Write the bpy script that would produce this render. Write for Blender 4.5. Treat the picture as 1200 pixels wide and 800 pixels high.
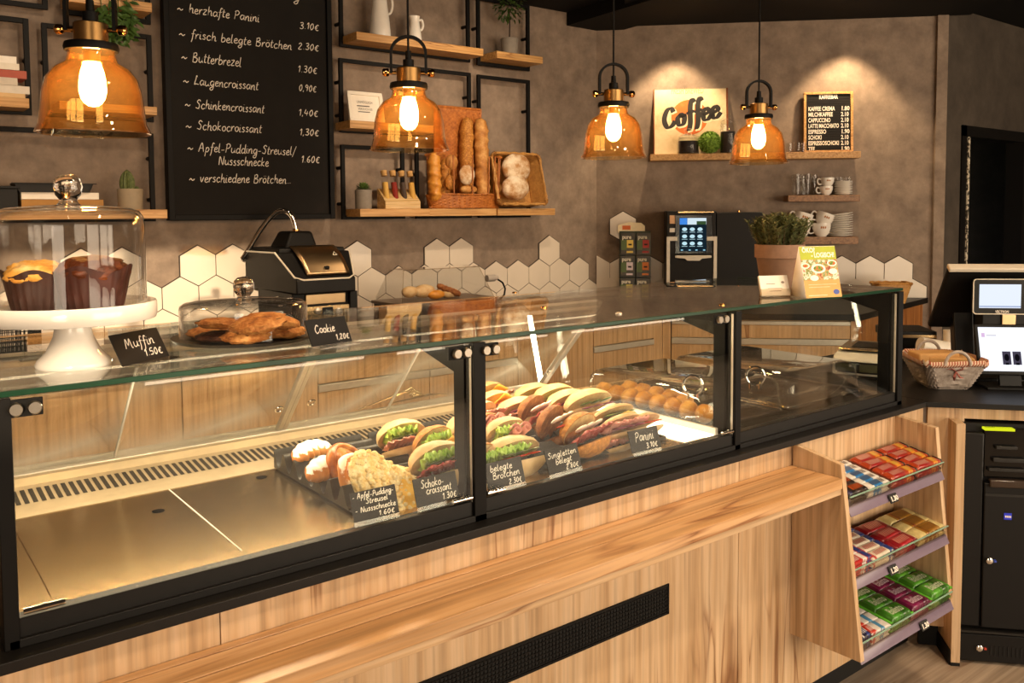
import bpy, bmesh, math, random
from math import sin, cos, pi, radians
from mathutils import Vector, Matrix, Euler, noise
random.seed(7)
for o in list(bpy.data.objects): bpy.data.objects.remove(o)
SC = bpy.context.scene
COL = SC.collection
# ------------------------------------------------------------------ camera
F, CX, CY = 1004.23, 600.0, 307.25
YAW, PITCH, ROLL = 0.659790, 0.0578703, -0.0064779
CAMH = 1.6
_fw = Vector((sin(YAW)*cos(PITCH), cos(YAW)*cos(PITCH), -sin(PITCH)))
_rt = Vector((cos(YAW), -sin(YAW), 0)); _up = _rt.cross(_fw)
R_ = cos(ROLL)*_rt + sin(ROLL)*_up; U_ = -sin(ROLL)*_rt + cos(ROLL)*_up
cam = bpy.data.cameras.new('camera'); camo = bpy.data.objects.new('camera', cam); COL.objects.link(camo)
cam.sensor_width = 36; cam.lens = 36*F/1200; cam.shift_y = -(400-CY)/1200; cam.clip_start = .02
m = Matrix.Identity(4)
for i in range(3):
    m[i][0] = R_[i]; m[i][1] = U_[i]; m[i][2] = -_fw[i]
m[2][3] = CAMH
camo.matrix_world = m
SC.camera = camo
# measured points of the place: the point on a known plane of the room that is seen at (u, v)
OC = Vector((0, 0, CAMH))
def ray(u, v): return R_*(u-CX) - U_*(v-CY) + _fw*F
def pz(u, v, z): d = ray(u, v); return OC + d*((z-CAMH)/d.z)
def py(u, v, y): d = ray(u, v); return OC + d*(y/d.y)
def px(u, v, x): d = ray(u, v); return OC + d*(x/d.x)
YW = 4.851                                    # back wall
CC = Vector((4.595, YW, 0))                   # corner of back wall and the diagonal wall
ES = Vector((1, -1, 0))/2**.5; EN = Vector((-1, -1, 0))/2**.5; EZ = Vector((0, 0, 1)); EX = Vector((1, 0, 0)); EY = Vector((0, 1, 0))
def D(s, d, z): return CC + ES*s + EN*d + EZ*z
def pd(u, v, d):
    q = ray(u, v); o = CC + EN*d
    return OC + q*((o-OC).dot(EN)/q.dot(EN))
def sz(u, v, d): p = pd(u, v, d); return (p-CC).dot(ES), p.z
# ------------------------------------------------------------------ light of the place, exposure
SC.view_settings.view_transform = 'Standard'; SC.view_settings.look = 'None'
SC.view_settings.gamma = 1; SC.view_settings.use_curve_mapping = False
SC.view_settings.exposure = 0.12
SC.cycles.max_bounces = 10; SC.cycles.transparent_max_bounces = 32; SC.cycles.diffuse_bounces = 4
SC.cycles.glossy_bounces = 5; SC.cycles.sample_clamp_indirect = 6; SC.cycles.caustics_reflective = False
SC.cycles.use_denoising = True
W = bpy.data.worlds.new('sky'); SC.world = W; W.use_nodes = True
nt = W.node_tree; bg = nt.nodes['Background']
tc = nt.nodes.new('ShaderNodeTexCoord'); sp = nt.nodes.new('ShaderNodeSeparateXYZ'); cr = nt.nodes.new('ShaderNodeValToRGB')
nt.links.new(tc.outputs['Generated'], sp.inputs[0]); nt.links.new(sp.outputs['Z'], cr.inputs[0]); nt.links.new(cr.outputs[0], bg.inputs[0])
cr.color_ramp.elements[0].position = .0; cr.color_ramp.elements[0].color = (.16, .2, .1, 1)
cr.color_ramp.elements[1].position = .12; cr.color_ramp.elements[1].color = (.9, .95, 1, 1)
bg.inputs[1].default_value = 1.6
def light(name, typ, loc, energy, color, target=None, **k):
    l = bpy.data.lights.new(name, typ); l.energy = energy; l.color = color
    for a, b in k.items(): setattr(l, a, b)
    o = bpy.data.objects.new(name, l); COL.objects.link(o); o.location = loc
    if target is not None: o.rotation_euler = (Vector(target)-Vector(loc)).to_track_quat('-Z', 'Y').to_euler()
    return o
SUN_DIR = Vector((.42, 1, -.155))
light('sun', 'SUN', (-2, -6, 4), 4.0, (1, .78, .52), Vector((-2, -6, 4))+SUN_DIR, angle=.008)
WARM = (1, .70, .42)
# daylight entering by the shop-front windows behind the photographer
for i, (x0, x1) in enumerate(((-3.0, -1.25), (1.55, 3.2), (3.5, 5.1), (5.4, 7.0))):
    light('window_daylight', 'AREA', ((x0+x1)/2, -2.95, 1.55), 95, (1, .80, .58), ((x0+x1)/2, 5, 1.2), shape='RECTANGLE', size=x1-x0, size_y=2.2)
# ceiling spots
for (u, v, e) in ((790, 48, 62), (990, 44, 70)):
    s, z = sz(u, v, 0)
    light('ceiling_spot', 'SPOT', D(s, .26, 2.95), e, (1, .72, .42), D(s, .10, 1.0), spot_size=radians(92), spot_blend=.5, shadow_soft_size=.03)
for (x, y, e) in ((.4, 3.5, 60), (1.9, 3.4, 40), (3.3, 3.0, 40), (1.2, 1.0, 75), (2.6, .6, 75), (0, .4, 60)):
    light('ceiling_downlight', 'SPOT', (x, y, 2.98), e, WARM, (x, y+.01, 0), spot_size=radians(110), spot_blend=.8, shadow_soft_size=.06)

# light bar along the top of the rear closure of the glass case
for x0, x1 in ((.22, .90), (.96, 1.84)):
    light('case_light_bar', 'AREA', ((x0+x1)/2, 1.95, 1.296), 6.5, (1, .78, .5), ((x0+x1)/2, 1.80, .97), shape='RECTANGLE', size=x1-x0, size_y=.02)
# unseen ceiling spots added to brighten the back cabinets, shelves and case
for (x, y, tx, ty, tz, e) in ((.75, 2.5, .7, 3.75, .7, 190), (1.9, 2.5, 1.9, 3.75, .7, 70), (3.2, 2.4, 3.3, 3.75, .7, 60), (3.0, 3.2, 3.2, 4.8, 1.85, 85), (1.0, 3.3, .8, 4.8, 1.9, 30), (2.3, .2, 2.3, 2.0, 1.0, 70), (1.1, .2, 1.2, 1.9, 1.0, 70)):
    light('added_ceiling_spot', 'SPOT', (x, y, 2.98), e, (1, .78, .54), (tx, ty, tz), spot_size=radians(70), spot_blend=.9, shadow_soft_size=.05)
# ------------------------------------------------------------------ helpers
class MB:
    def __init__(s): s.v = []; s.f = []; s.m = []
    def add(s, vs, fs, mi=0):
        n = len(s.v); s.v += [Vector(p) for p in vs]; s.f += [tuple(i+n for i in f) for f in fs]; s.m += [mi]*len(fs); return s
    def box(s, x0, x1, y0, y1, z0, z1, T=None, mi=0):
        vs = [Vector((x, y, z)) for z in (z0, z1) for y in (y0, y1) for x in (x0, x1)]
        if T is not None: vs = [T @ p for p in vs]
        return s.add(vs, [(0, 2, 3, 1), (4, 5, 7, 6), (0, 1, 5, 4), (2, 6, 7, 3), (0, 4, 6, 2), (1, 3, 7, 5)], mi)
    def prism(s, pts, off, mi=0):
        n = len(pts); pts = [Vector(p) for p in pts]; off = Vector(off)
        nr = Vector()
        for i in range(n): nr += pts[i].cross(pts[(i+1) % n])
        if nr.dot(off) > 0: pts = pts[::-1]
        vs = pts + [p+off for p in pts]
        return s.add(vs, [tuple(range(n)), tuple(range(2*n-1, n-1, -1))] + [(i, i+n, (i+1) % n+n, (i+1) % n) for i in range(n)], mi)
    def tube(s, pts, r, n=8, mi=0, flat=1, closed=False):
        pts = [Vector(p) for p in pts]; k = len(pts); rs = r if isinstance(r, (list, tuple)) else [r]*k
        vs = []; prev = None
        for i, p in enumerate(pts):
            a = pts[(i+1) % k] if (closed or i < k-1) else p; b = pts[i-1] if (closed or i > 0) else p
            t = (a-b).normalized() if (a-b).length > 1e-9 else Vector((0, 0, 1))
            if prev is None:
                x = t.orthogonal().normalized()
                if abs(t.z) < .95: x = EZ.cross(t).normalized()
            else:
                x = prev - t*prev.dot(t); x = x.normalized() if x.length > 1e-6 else t.orthogonal().normalized()
            prev = x; y = t.cross(x)
            vs += [p + (x*cos(2*pi*j/n) + y*sin(2*pi*j/n)*flat)*rs[i] for j in range(n)]
        fs = [(i*n+j, i*n+(j+1) % n, ((i+1) % k)*n+(j+1) % n, ((i+1) % k)*n+j) for i in range(k if closed else k-1) for j in range(n)]
        if not closed: fs += [tuple(range(n-1, -1, -1)), tuple((k-1)*n+j for j in range(n))]
        return s.add(vs, fs, mi)
    def lathe(s, prof, c=(0, 0, 0), n=32, T=None, mi=0, close=False):
        c = Vector(c); vs = []; k = len(prof)
        for (r, z) in prof:
            for j in range(n):
                p = Vector((r*cos(2*pi*j/n), r*sin(2*pi*j/n), z)); p = T @ p if T is not None else p
                vs.append(p+c)
        fs = [(i*n+j, i*n+(j+1) % n, (i+1)*n+(j+1) % n, (i+1)*n+j) for i in range(k-1) for j in range(n)]
        if close: fs += [((k-1)*n+j, (k-1)*n+(j+1) % n, (j+1) % n, j) for j in range(n)]
        else:
            if prof[0][0] > 1e-6: fs.append(tuple(range(n-1, -1, -1)))
            if prof[-1][0] > 1e-6: fs.append(tuple((k-1)*n+j for j in range(n)))
        return s.add(vs, fs, mi)
    def ell(s, c, r, T=None, nu=20, nv=12, fn=None, v0=-pi/2, v1=pi/2, mi=0):
        """ellipsoid; fn(unit dir) -> radial factor; v0>-pi/2 cuts it flat"""
        c = Vector(c); vs = []
        for i in range(nv+1):
            b = v0+(v1-v0)*i/nv
            for j in range(nu):
                a = 2*pi*j/nu; d = Vector((cos(a)*cos(b), sin(a)*cos(b), sin(b))); q = fn(d) if fn else 1
                p = Vector((d.x*r[0], d.y*r[1], d.z*r[2]))*q
                vs.append((T @ p if T is not None else p)+c)
        fs = [(i*nu+j, i*nu+(j+1) % nu, (i+1)*nu+(j+1) % nu, (i+1)*nu+j) for i in range(nv) for j in range(nu)]
        fs.append(tuple(range(nu-1, -1, -1)))
        return s.add(vs, fs, mi)
    def grid(s, fn, nu, nv, mi=0, two=0):
        vs = [Vector(fn(i/nu, j/nv)) for j in range(nv+1) for i in range(nu+1)]
        fs = [(j*(nu+1)+i, j*(nu+1)+i+1, (j+1)*(nu+1)+i+1, (j+1)*(nu+1)+i) for j in range(nv) for i in range(nu)]
        return s.add(vs, fs, mi)
    def build(s, name, mats, parent=None, smooth=40, bevel=0, seg=2, solid=0, sub=0):
        me = bpy.data.meshes.new(name); vs = s.v
        if parent is not None:
            r = parent
            while r.parent: r = r.parent
            iv = r.matrix_basis.inverted(); vs = [iv @ p for p in vs]
        me.from_pydata([tuple(p) for p in vs], [], s.f)
        for mt in (mats if isinstance(mats, (list, tuple)) else [mats]): me.materials.append(mt)
        me.polygons.foreach_set('material_index', s.m)
        bm = bmesh.new(); bm.from_mesh(me); bmesh.ops.remove_doubles(bm, verts=bm.verts, dist=1e-6)
        bmesh.ops.recalc_face_normals(bm, faces=bm.faces) if not solid else None
        bm.to_mesh(me); bm.free()
        if smooth:
            me.shade_smooth(); me.set_sharp_from_angle(angle=radians(smooth))
        o = bpy.data.objects.new(name, me); COL.objects.link(o)
        if parent is not None: o.parent = parent
        if solid: q = o.modifiers.new('thick', 'SOLIDIFY'); q.thickness = solid; q.offset = 0
        if bevel: q = o.modifiers.new('bevel', 'BEVEL'); q.width = bevel; q.segments = seg; q.limit_method = 'ANGLE'; q.angle_limit = radians(35)
        if sub: q = o.modifiers.new('sub', 'SUBSURF'); q.levels = sub; q.render_levels = sub
        return o
def tag(o, label=None, cat=None, group=None, kind=None):
    if label: o['label'] = label
    if cat: o['category'] = cat
    if group: o['group'] = group
    if kind: o['kind'] = kind
    return o
def thing(name, label, cat, loc=(0, 0, 0), rz=0, group=None):
    o = bpy.data.objects.new(name, None); COL.objects.link(o); o.empty_display_size = .05
    o.matrix_basis = Matrix.Translation(Vector(loc)) @ Matrix.Rotation(rz, 4, 'Z')
    return tag(o, label, cat, group)
def place(o, loc, rz=0, rot=None, scale=1):
    o.matrix_basis = Matrix.Translation(Vector(loc)) @ (rot if rot is not None else Matrix.Rotation(rz, 4, 'Z')) @ Matrix.Scale(scale, 4)
def copy_tree(o, parent=None):
    c = o.copy(); COL.objects.link(c)
    if parent is not None: c.parent = parent
    for ch in list(o.children): copy_tree(ch, c)
    return c
def struct(o): o['kind'] = 'structure'; return o
def frame(o, ex, ey, ez): 
    t = Matrix.Identity(4)
    for i in range(3): t[i][0] = ex[i]; t[i][1] = ey[i]; t[i][2] = ez[i]; t[i][3] = o[i]
    return t
def rx(a): return Matrix.Rotation(a, 4, 'X')
def ry(a): return Matrix.Rotation(a, 4, 'Y')
def rzz(a): return Matrix.Rotation(a, 4, 'Z')
def tr(*a): return Matrix.Translation(Vector(a))
def nz(p, sc=1.0, seed=0): return noise.noise(Vector(p)*sc + Vector((seed*7.3, seed*3.1, seed*5.7)))
def arc(c, r, a0, a1, n, ex=EX, ey=EZ): return [Vector(c)+ex*r*cos(a0+(a1-a0)*i/n)+ey*r*sin(a0+(a1-a0)*i/n) for i in range(n+1)]
def rrect(w, h, r, n=4):
    out = []
    for (x, y, a) in ((w/2-r, h/2-r, 0), (-w/2+r, h/2-r, pi/2), (-w/2+r, -h/2+r, pi), (w/2-r, -h/2+r, 3*pi/2)):
        out += [(x+r*cos(a+pi/2*i/n), y+r*sin(a+pi/2*i/n)) for i in range(n+1)]
    return out
def catmull(p, n=5):
    if len(p) < 3: return [Vector((a[0], a[1], 0)) for a in p]
    p = [Vector((a[0], a[1], 0)) for a in p]; q = [p[0]*2-p[1]]+p+[p[-1]*2-p[-2]]; out = []
    for i in range(1, len(q)-2):
        for k in range(n):
            t = k/n; a, b, c, d = q[i-1], q[i], q[i+1], q[i+2]
            out.append(.5*((2*b)+(c-a)*t+(2*a-5*b+4*c-d)*t*t+(3*b-a-3*c+d)*t**3))
    return out+[q[-2]]
# ------------------------------------------------------------------ handwriting (single-stroke letters)
G = {' ': (.7, []), '~': (1.3, [[(.1, .4), (.4, .7), (.75, .35), (1.1, .65)]]), '-': (.8, [[(.1, .5), (.65, .55)]]), '.': (.4, [[(.15, 0), (.22, .06)]]), ',': (.4, [[(.2, .1), (.1, -.3)]]),
 '/': (.8, [[(.05, -.4), (.75, 1.9)]]), '…': (1.1, [[(.1, 0), (.17, .05)], [(.45, .02), (.52, .07)], [(.8, .04), (.87, .09)]]),
 'a': (.95, [[(.8, .85), (.4, 1), (.1, .5), (.35, 0), (.72, .4), (.82, 1), (.8, .2), (1, .05)]]), 'b': (.85, [[(.2, 1.8), (.12, .1), (.5, 0), (.8, .45), (.5, .9), (.15, .6)]]),
 'c': (.8, [[(.75, .85), (.4, 1), (.1, .5), (.35, 0), (.8, .2)]]), 'd': (.95, [[(.78, .8), (.4, 1), (.1, .5), (.35, 0), (.78, .35)], [(.86, 1.9), (.8, .9), (.78, .1), (1, .05)]]),
 'e': (.78, [[(.1, .45), (.65, .65), (.5, 1), (.18, .75), (.15, .2), (.45, 0), (.8, .2)]]), 'f': (.65, [[(.75, 1.65), (.52, 1.85), (.36, 1.3), (.26, -.1), (.1, -.75)], [(.05, .95), (.65, 1)]]),
 'g': (.9, [[(.75, .85), (.4, 1), (.1, .55), (.35, .05), (.7, .45), (.8, 1), (.7, -.5), (.35, -.85), (.1, -.5), (.9, .1)]]), 'h': (.9, [[(.22, 1.85), (.12, 0), (.2, .6), (.5, 1), (.7, .8), (.7, .1), (.95, .05)]]),
 'i': (.4, [[(.15, 1), (.13, .1), (.4, .05)], [(.18, 1.4), (.22, 1.45)]]), 'k': (.85, [[(.2, 1.85), (.1, 0)], [(.7, 1), (.16, .5), (.75, 0)]]), 'l': (.45, [[(.2, 1.85), (.12, .2), (.4, .05)]]),
 'm': (1.3, [[(.1, 1), (.1, 0), (.2, .7), (.45, 1), (.55, .7), (.55, 0), (.65, .7), (.95, 1), (1.05, .7), (1.05, .1), (1.3, .05)]]), 'n': (.9, [[(.1, 1), (.1, 0), (.2, .6), (.5, 1), (.68, .75), (.68, .1), (.9, .05)]]),
 'o': (.85, [[(.45, 1), (.14, .72), (.18, .2), (.48, 0), (.76, .35), (.7, .85), (.42, 1.0)]]), 'p': (.9, [[(.2, 1), (.05, -.85)], [(.14, .5), (.45, 1), (.75, .6), (.45, .05), (.12, .2)]]),
 'r': (.65, [[(.12, 1), (.1, 0), (.2, .6), (.45, 1), (.65, .9)]]), 's': (.7, [[(.62, .88), (.35, 1), (.18, .75), (.55, .4), (.45, .02), (.08, .12)]]), 't': (.6, [[(.32, 1.6), (.2, .15), (.55, .08)], [(.05, 1.05), (.6, 1.1)]]),
 'u': (.92, [[(.12, 1), (.12, .2), (.4, 0), (.7, .4), (.75, 1), (.75, .15), (.95, .05)]]), 'v': (.8, [[(.08, 1), (.35, 0), (.72, 1)]]), 'w': (1.15, [[(.05, 1), (.3, 0), (.55, .8), (.8, 0), (1.1, 1)]]), 'z': (.8, [[(.1, .95), (.7, 1), (.1, .02), (.75, .05)]]),
 'A': (1.2, [[(.05, 0), (.6, 1.8), (1.0, 0)], [(.25, .7), (.95, .75)]]), 'B': (1.1, [[(.2, 1.75), (.12, 0)], [(.1, 1.6), (.65, 1.8), (.75, 1.25), (.22, .95), (.9, .75), (.75, .05), (.1, .05)]]),
 'C': (1.1, [[(1, 1.5), (.6, 1.8), (.12, .9), (.5, 0), (1.05, .35)]]), 'L': (1.0, [[(.55, 1.5), (.4, 1.8), (.3, 1), (.1, .05), (.4, .15), (.95, .05)]]), 'M': (1.5, [[(.1, 0), (.35, 1.75), (.65, .5), (1.0, 1.75), (1.2, .1), (1.4, .05)]]),
 'N': (1.2, [[(.1, 0), (.2, 1.75), (.9, .05), (1.05, 1.8)]]), 'P': (1.05, [[(.3, 1.75), (.12, -.05)], [(.1, 1.5), (.6, 1.8), (.95, 1.35), (.6, .85), (.2, .85)]]), 'S': (1.0, [[(.95, 1.5), (.6, 1.8), (.3, 1.35), (.75, .8), (.6, .05), (.05, .2)]]),
 '0': (.85, [[(.4, 1.5), (.12, .8), (.35, 0), (.7, .6), (.6, 1.4), (.4, 1.5)]]), '1': (.5, [[(.05, 1.1), (.35, 1.5), (.28, 0)]]), '2': (.85, [[(.12, 1.2), (.45, 1.5), (.65, 1.1), (.1, .03), (.75, .03)]]), '3': (.8, [[(.1, 1.4), (.55, 1.5), (.6, 1.05), (.3, .8), (.7, .5), (.5, 0), (.05, .1)]]),
 '4': (.85, [[(.3, 1.5), (.08, .55), (.75, .6)], [(.6, 1.1), (.5, 0)]]), '5': (.8, [[(.7, 1.5), (.25, 1.45), (.15, .85), (.6, .8), (.6, .1), (.08, .05)]]), '6': (.8, [[(.6, 1.5), (.2, .9), (.15, .2), (.5, 0), (.65, .5), (.2, .6)]]),
 '7': (.8, [[(.1, 1.45), (.7, 1.5), (.3, 0)]]), '8': (.8, [[(.6, 1.3), (.35, 1.5), (.15, 1.2), (.6, .5), (.4, 0), (.12, .35), (.6, 1.2)]]),
 '9': (.8, [[(.65, 1.1), (.35, 1.5), (.12, 1.05), (.5, .8), (.68, 1.3), (.5, 0)]]), '€': (.9, [[(.8, 1.2), (.55, 1.35), (.25, .9), (.3, .2), (.6, 0), (.8, .15)], [(.05, .8), (.6, .85)], [(.05, .5), (.55, .55)]])}
def glyph_w(t): return sum(G[c if c in G else {'ö': 'o', 'ü': 'u'}[c]][0]+.08 for c in t)
def chalk(mb, text, o, ex, ey, en, size, w, slant=.12, fit=None, mi=0, lift=.0006):
    """handwritten line: o = start of the baseline, ex/ey = writing directions, en = normal, size = x-height"""
    o = Vector(o); k = size
    sx = k if fit is None else fit/glyph_w(text); x = 0
    for i, c in enumerate(text):
        base = {'ö': 'o', 'ü': 'u'}.get(c, c); adv, st = G[base]
        st = list(st)
        if c in 'öü': st += [[(.25, 1.4), (.29, 1.47)], [(.6, 1.42), (.64, 1.49)]]
        jy = .06*sin(i*1.7+len(text))
        for s_ in st:
            q = catmull(s_, 4); L = []
            for p in q:
                X = (x+p.x)*sx + (p.y+jy)*k*slant; Y = (p.y+jy)*k
                L.append(o+ex*X+ey*Y+en*lift)
            n = len(L); vs = []
            for a in range(n):
                t = (L[min(a+1, n-1)]-L[max(a-1, 0)])
                t = t.normalized() if t.length > 1e-9 else ex
                nn = t.cross(en).normalized()*w/2*(1 if 0 < a < n-1 else .7)
                vs += [L[a]+nn, L[a]-nn]
            mb.add(vs, [(2*a, 2*a+2, 2*a+3, 2*a+1) for a in range(n-1)], mi)
        x += adv+.08
    return x*sx
def text(mb, s, o, ex, ey, size, fit=None, align='LEFT', lift=.0006, mi=0, shear=0, bold=0):
    cu = bpy.data.curves.new('t', 'FONT'); cu.body = s; cu.size = size; cu.align_x = align; cu.shear = shear; cu.offset = bold; cu.resolution_u = 3
    ob = bpy.data.objects.new('t', cu); COL.objects.link(ob)
    me = bpy.data.meshes.new_from_object(ob); ex = Vector(ex); ey = Vector(ey); en = ex.cross(ey)
    xs = [v.co.x for v in me.vertices]; k = 1
    if fit and xs: k = fit/max(max(xs)-min(xs), 1e-6)
    mb.add([Vector(o)+ex*v.co.x*k+ey*v.co.y+en*lift for v in me.vertices], [tuple(p.vertices) for p in me.polygons], mi)
    bpy.data.objects.remove(ob); bpy.data.curves.remove(cu); bpy.data.meshes.remove(me)
# ------------------------------------------------------------------ materials
def lin(h):
    h = h.lstrip('#'); c = [int(h[i:i+2], 16)/255 for i in (0, 2, 4)]
    return tuple(x/12.92 if x < .04045 else ((x+.055)/1.055)**2.4 for x in c)+(1,)
def new_mat(name):
    mt = bpy.data.materials.new(name); mt.use_nodes = True; nt = mt.node_tree; return mt, nt, nt.nodes['Principled BSDF']
def N(nt, t, **k):
    n = nt.nodes.new('ShaderNode'+t)
    for a, b in k.items():
        if a.startswith('i_'): n.inputs[int(a[2:]) if a[2:].isdigit() else a[2:].replace('_', ' ')].default_value = b
        else: setattr(n, a, b)
    return n
def ramp(nt, stops, src=None):
    r = nt.nodes.new('ShaderNodeValToRGB'); e = r.color_ramp.elements
    while len(e) < len(stops): e.new(.5)
    for q, (p, c) in zip(e, stops): q.position = p; q.color = c
    if src is not None: nt.links.new(src, r.inputs[0])
    return r
def coords(nt, scale=(1, 1, 1), rot=(0, 0, 0)):
    t = N(nt, 'TexCoord'); mp = N(nt, 'Mapping'); mp.inputs['Scale'].default_value = scale; mp.inputs['Rotation'].default_value = rot
    nt.links.new(t.outputs['Object'], mp.inputs[0]); return mp.outputs[0]
def plain(name, col, rough=.5, metal=0, spec=.5, var=.06, sc=40, bump=0, emis=None, es=0, coat=0):
    mt, nt, b = new_mat(name); c = lin(col) if isinstance(col, str) else col
    b.inputs['Roughness'].default_value = rough; b.inputs['Metallic'].default_value = metal; b.inputs['Specular IOR Level'].default_value = spec
    b.inputs['Coat Weight'].default_value = coat
    n = N(nt, 'TexNoise'); n.inputs['Scale'].default_value = sc; n.inputs['Detail'].default_value = 4; nt.links.new(coords(nt), n.inputs['Vector'])
    r = ramp(nt, [(.3, tuple(x*(1-var) for x in c[:3])+(1,)), (.7, tuple(min(1, x*(1+var)) for x in c[:3])+(1,))], n.outputs[0])
    nt.links.new(r.outputs[0], b.inputs['Base Color'])
    if bump:
        bp = N(nt, 'Bump'); bp.inputs['Strength'].default_value = bump; bp.inputs['Distance'].default_value = .004; nt.links.new(n.outputs[0], bp.inputs['Height']); nt.links.new(bp.outputs[0], b.inputs['Normal'])
    if emis: b.inputs['Emission Color'].default_value = lin(emis) if isinstance(emis, str) else emis; b.inputs['Emission Strength'].default_value = es
    return mt
def mottled(name, stops, sc=8, rough=.6, bump=.3, det=8, dist=.003, sc2=None, spec=.4):
    mt, nt, b = new_mat(name); v = coords(nt); n = N(nt, 'TexNoise'); n.inputs['Scale'].default_value = sc; n.inputs['Detail'].default_value = det; n.inputs['Roughness'].default_value = .65; nt.links.new(v, n.inputs['Vector'])
    r = ramp(nt, [(p, lin(c)) for p, c in stops], n.outputs[0]); nt.links.new(r.outputs[0], b.inputs['Base Color'])
    b.inputs['Roughness'].default_value = rough; b.inputs['Specular IOR Level'].default_value = spec
    n2 = N(nt, 'TexNoise'); n2.inputs['Scale'].default_value = sc2 or sc*3; n2.inputs['Detail'].default_value = 5; nt.links.new(v, n2.inputs['Vector'])
    bp = N(nt, 'Bump'); bp.inputs['Strength'].default_value = bump; bp.inputs['Distance'].default_value = dist; nt.links.new(n2.outputs[0], bp.inputs['Height']); nt.links.new(bp.outputs[0], b.inputs['Normal'])
    return mt
def wood(name, axis, light_, mid, dark, sc=1.0, rough=.45, board=.0, streak=.75):
    """grain along axis: 0 x, 1 y, 2 z; board > 0 = boards of that width side by side"""
    mt, nt, b = new_mat(name); L = nt.links.new
    s = [22*sc]*3; s[axis] = .9*sc; v = coords(nt, tuple(s))
    n = N(nt, 'TexNoise'); n.inputs['Scale'].default_value = 1.6; n.inputs['Detail'].default_value = 9; n.inputs['Roughness'].default_value = .62; n.inputs['Distortion'].default_value = .35; L(v, n.inputs['Vector'])
    r = ramp(nt, [(.28, lin(dark)), (.44, lin(mid)), (.62, lin(light_))], n.outputs[0])
    s2 = [55*sc]*3; s2[axis] = 1.4*sc; v2 = coords(nt, tuple(s2))
    f = N(nt, 'TexNoise'); f.inputs['Scale'].default_value = 1.3; f.inputs['Detail'].default_value = 6; L(v2, f.inputs['Vector'])
    fr = ramp(nt, [(.3, (.62, .62, .62, 1)), (.55, (1, 1, 1, 1))], f.outputs[0])
    mx = N(nt, 'Mix', data_type='RGBA', blend_type='MULTIPLY'); mx.inputs[0].default_value = streak; L(r.outputs[0], mx.inputs[6]); L(fr.outputs[0], mx.inputs[7])
    # cracks and knots
    s3 = [7*sc]*3; s3[axis] = .55*sc; v3 = coords(nt, tuple(s3)); k = N(nt, 'TexNoise'); k.inputs['Scale'].default_value = 1.1; k.inputs['Detail'].default_value = 3; k.inputs['Distortion'].default_value = 1.2; L(v3, k.inputs['Vector'])
    kr = ramp(nt, [(.47, (1, 1, 1, 1)), (.495, (.55, .42, .33, 1)), (.5, (.35, .24, .17, 1)), (.505, (.6, .48, .38, 1)), (.53, (1, 1, 1, 1))], k.outputs[0])
    g = N(nt, 'TexNoise'); g.inputs['Scale'].default_value = 2.2; L(coords(nt), g.inputs['Vector']); gr = ramp(nt, [(.5, (0, 0, 0, 1)), (.62, (1, 1, 1, 1))], g.outputs[0])
    m2 = N(nt, 'Mix', data_type='RGBA', blend_type='MULTIPLY'); L(gr.outputs[0], m2.inputs[0]); L(mx.outputs[2], m2.inputs[6]); L(kr.outputs[0], m2.inputs[7])
    L(m2.outputs[2], b.inputs['Base Color']); b.inputs['Roughness'].default_value = rough
    bp = N(nt, 'Bump'); bp.inputs['Strength'].default_value = .12; bp.inputs['Distance'].default_value = .001; L(f.outputs[0], bp.inputs['Height']); L(bp.outputs[0], b.inputs['Normal'])
    return mt
def thin_glass(name, tint=(1, 1, 1, 1), refl=1.0, rough=0.0, f0=.04, power=5.0, edge=None, haze=None):
    mt = bpy.data.materials.new(name); mt.use_nodes = True; nt = mt.node_tree; nt.nodes.remove(nt.nodes['Principled BSDF']); L = nt.links.new; out = nt.nodes['Material Output']
    t = N(nt, 'BsdfTransparent'); t.inputs[0].default_value = tint; g = N(nt, 'BsdfGlossy'); g.inputs['Roughness'].default_value = rough; g.inputs[0].default_value = (1, 1, 1, 1)
    ge = N(nt, 'NewGeometry'); dt = N(nt, 'VectorMath', operation='DOT_PRODUCT'); L(ge.outputs['Incoming'], dt.inputs[0]); L(ge.outputs['Normal'], dt.inputs[1])
    ab = N(nt, 'Math', operation='ABSOLUTE'); L(dt.outputs['Value'], ab.inputs[0]); om = N(nt, 'Math', operation='SUBTRACT'); om.inputs[0].default_value = 1; L(ab.outputs[0], om.inputs[1])
    pw = N(nt, 'Math', operation='POWER'); pw.inputs[1].default_value = power; L(om.outputs[0], pw.inputs[0])
    ma = N(nt, 'Math', operation='MULTIPLY_ADD'); ma.inputs[1].default_value = (1-f0)*refl; ma.inputs[2].default_value = f0*refl; ma.use_clamp = True; L(pw.outputs[0], ma.inputs[0])
    if edge:      # the longer way through the glass near its outline stains the light more
        cm = N(nt, 'Mix', data_type='RGBA'); p2 = N(nt, 'Math', operation='POWER'); p2.inputs[1].default_value = 1.6; L(om.outputs[0], p2.inputs[0]); L(p2.outputs[0], cm.inputs[0]); cm.inputs[6].default_value = tint; cm.inputs[7].default_value = edge; L(cm.outputs[2], t.inputs[0])
    if haze:      # weak translucent colour mixed in so the glass glows around the bulb
        tl_ = N(nt, 'BsdfTranslucent'); tl_.inputs[0].default_value = haze; mh = N(nt, 'MixShader'); mh.inputs[0].default_value = .012; L(t.outputs[0], mh.inputs[1]); L(tl_.outputs[0], mh.inputs[2]); t = mh
    mx = N(nt, 'MixShader'); L(ma.outputs[0], mx.inputs[0]); L(t.outputs[0], mx.inputs[1]); L(g.outputs[0], mx.inputs[2]); L(mx.outputs[0], out.inputs[0])
    return mt
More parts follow.
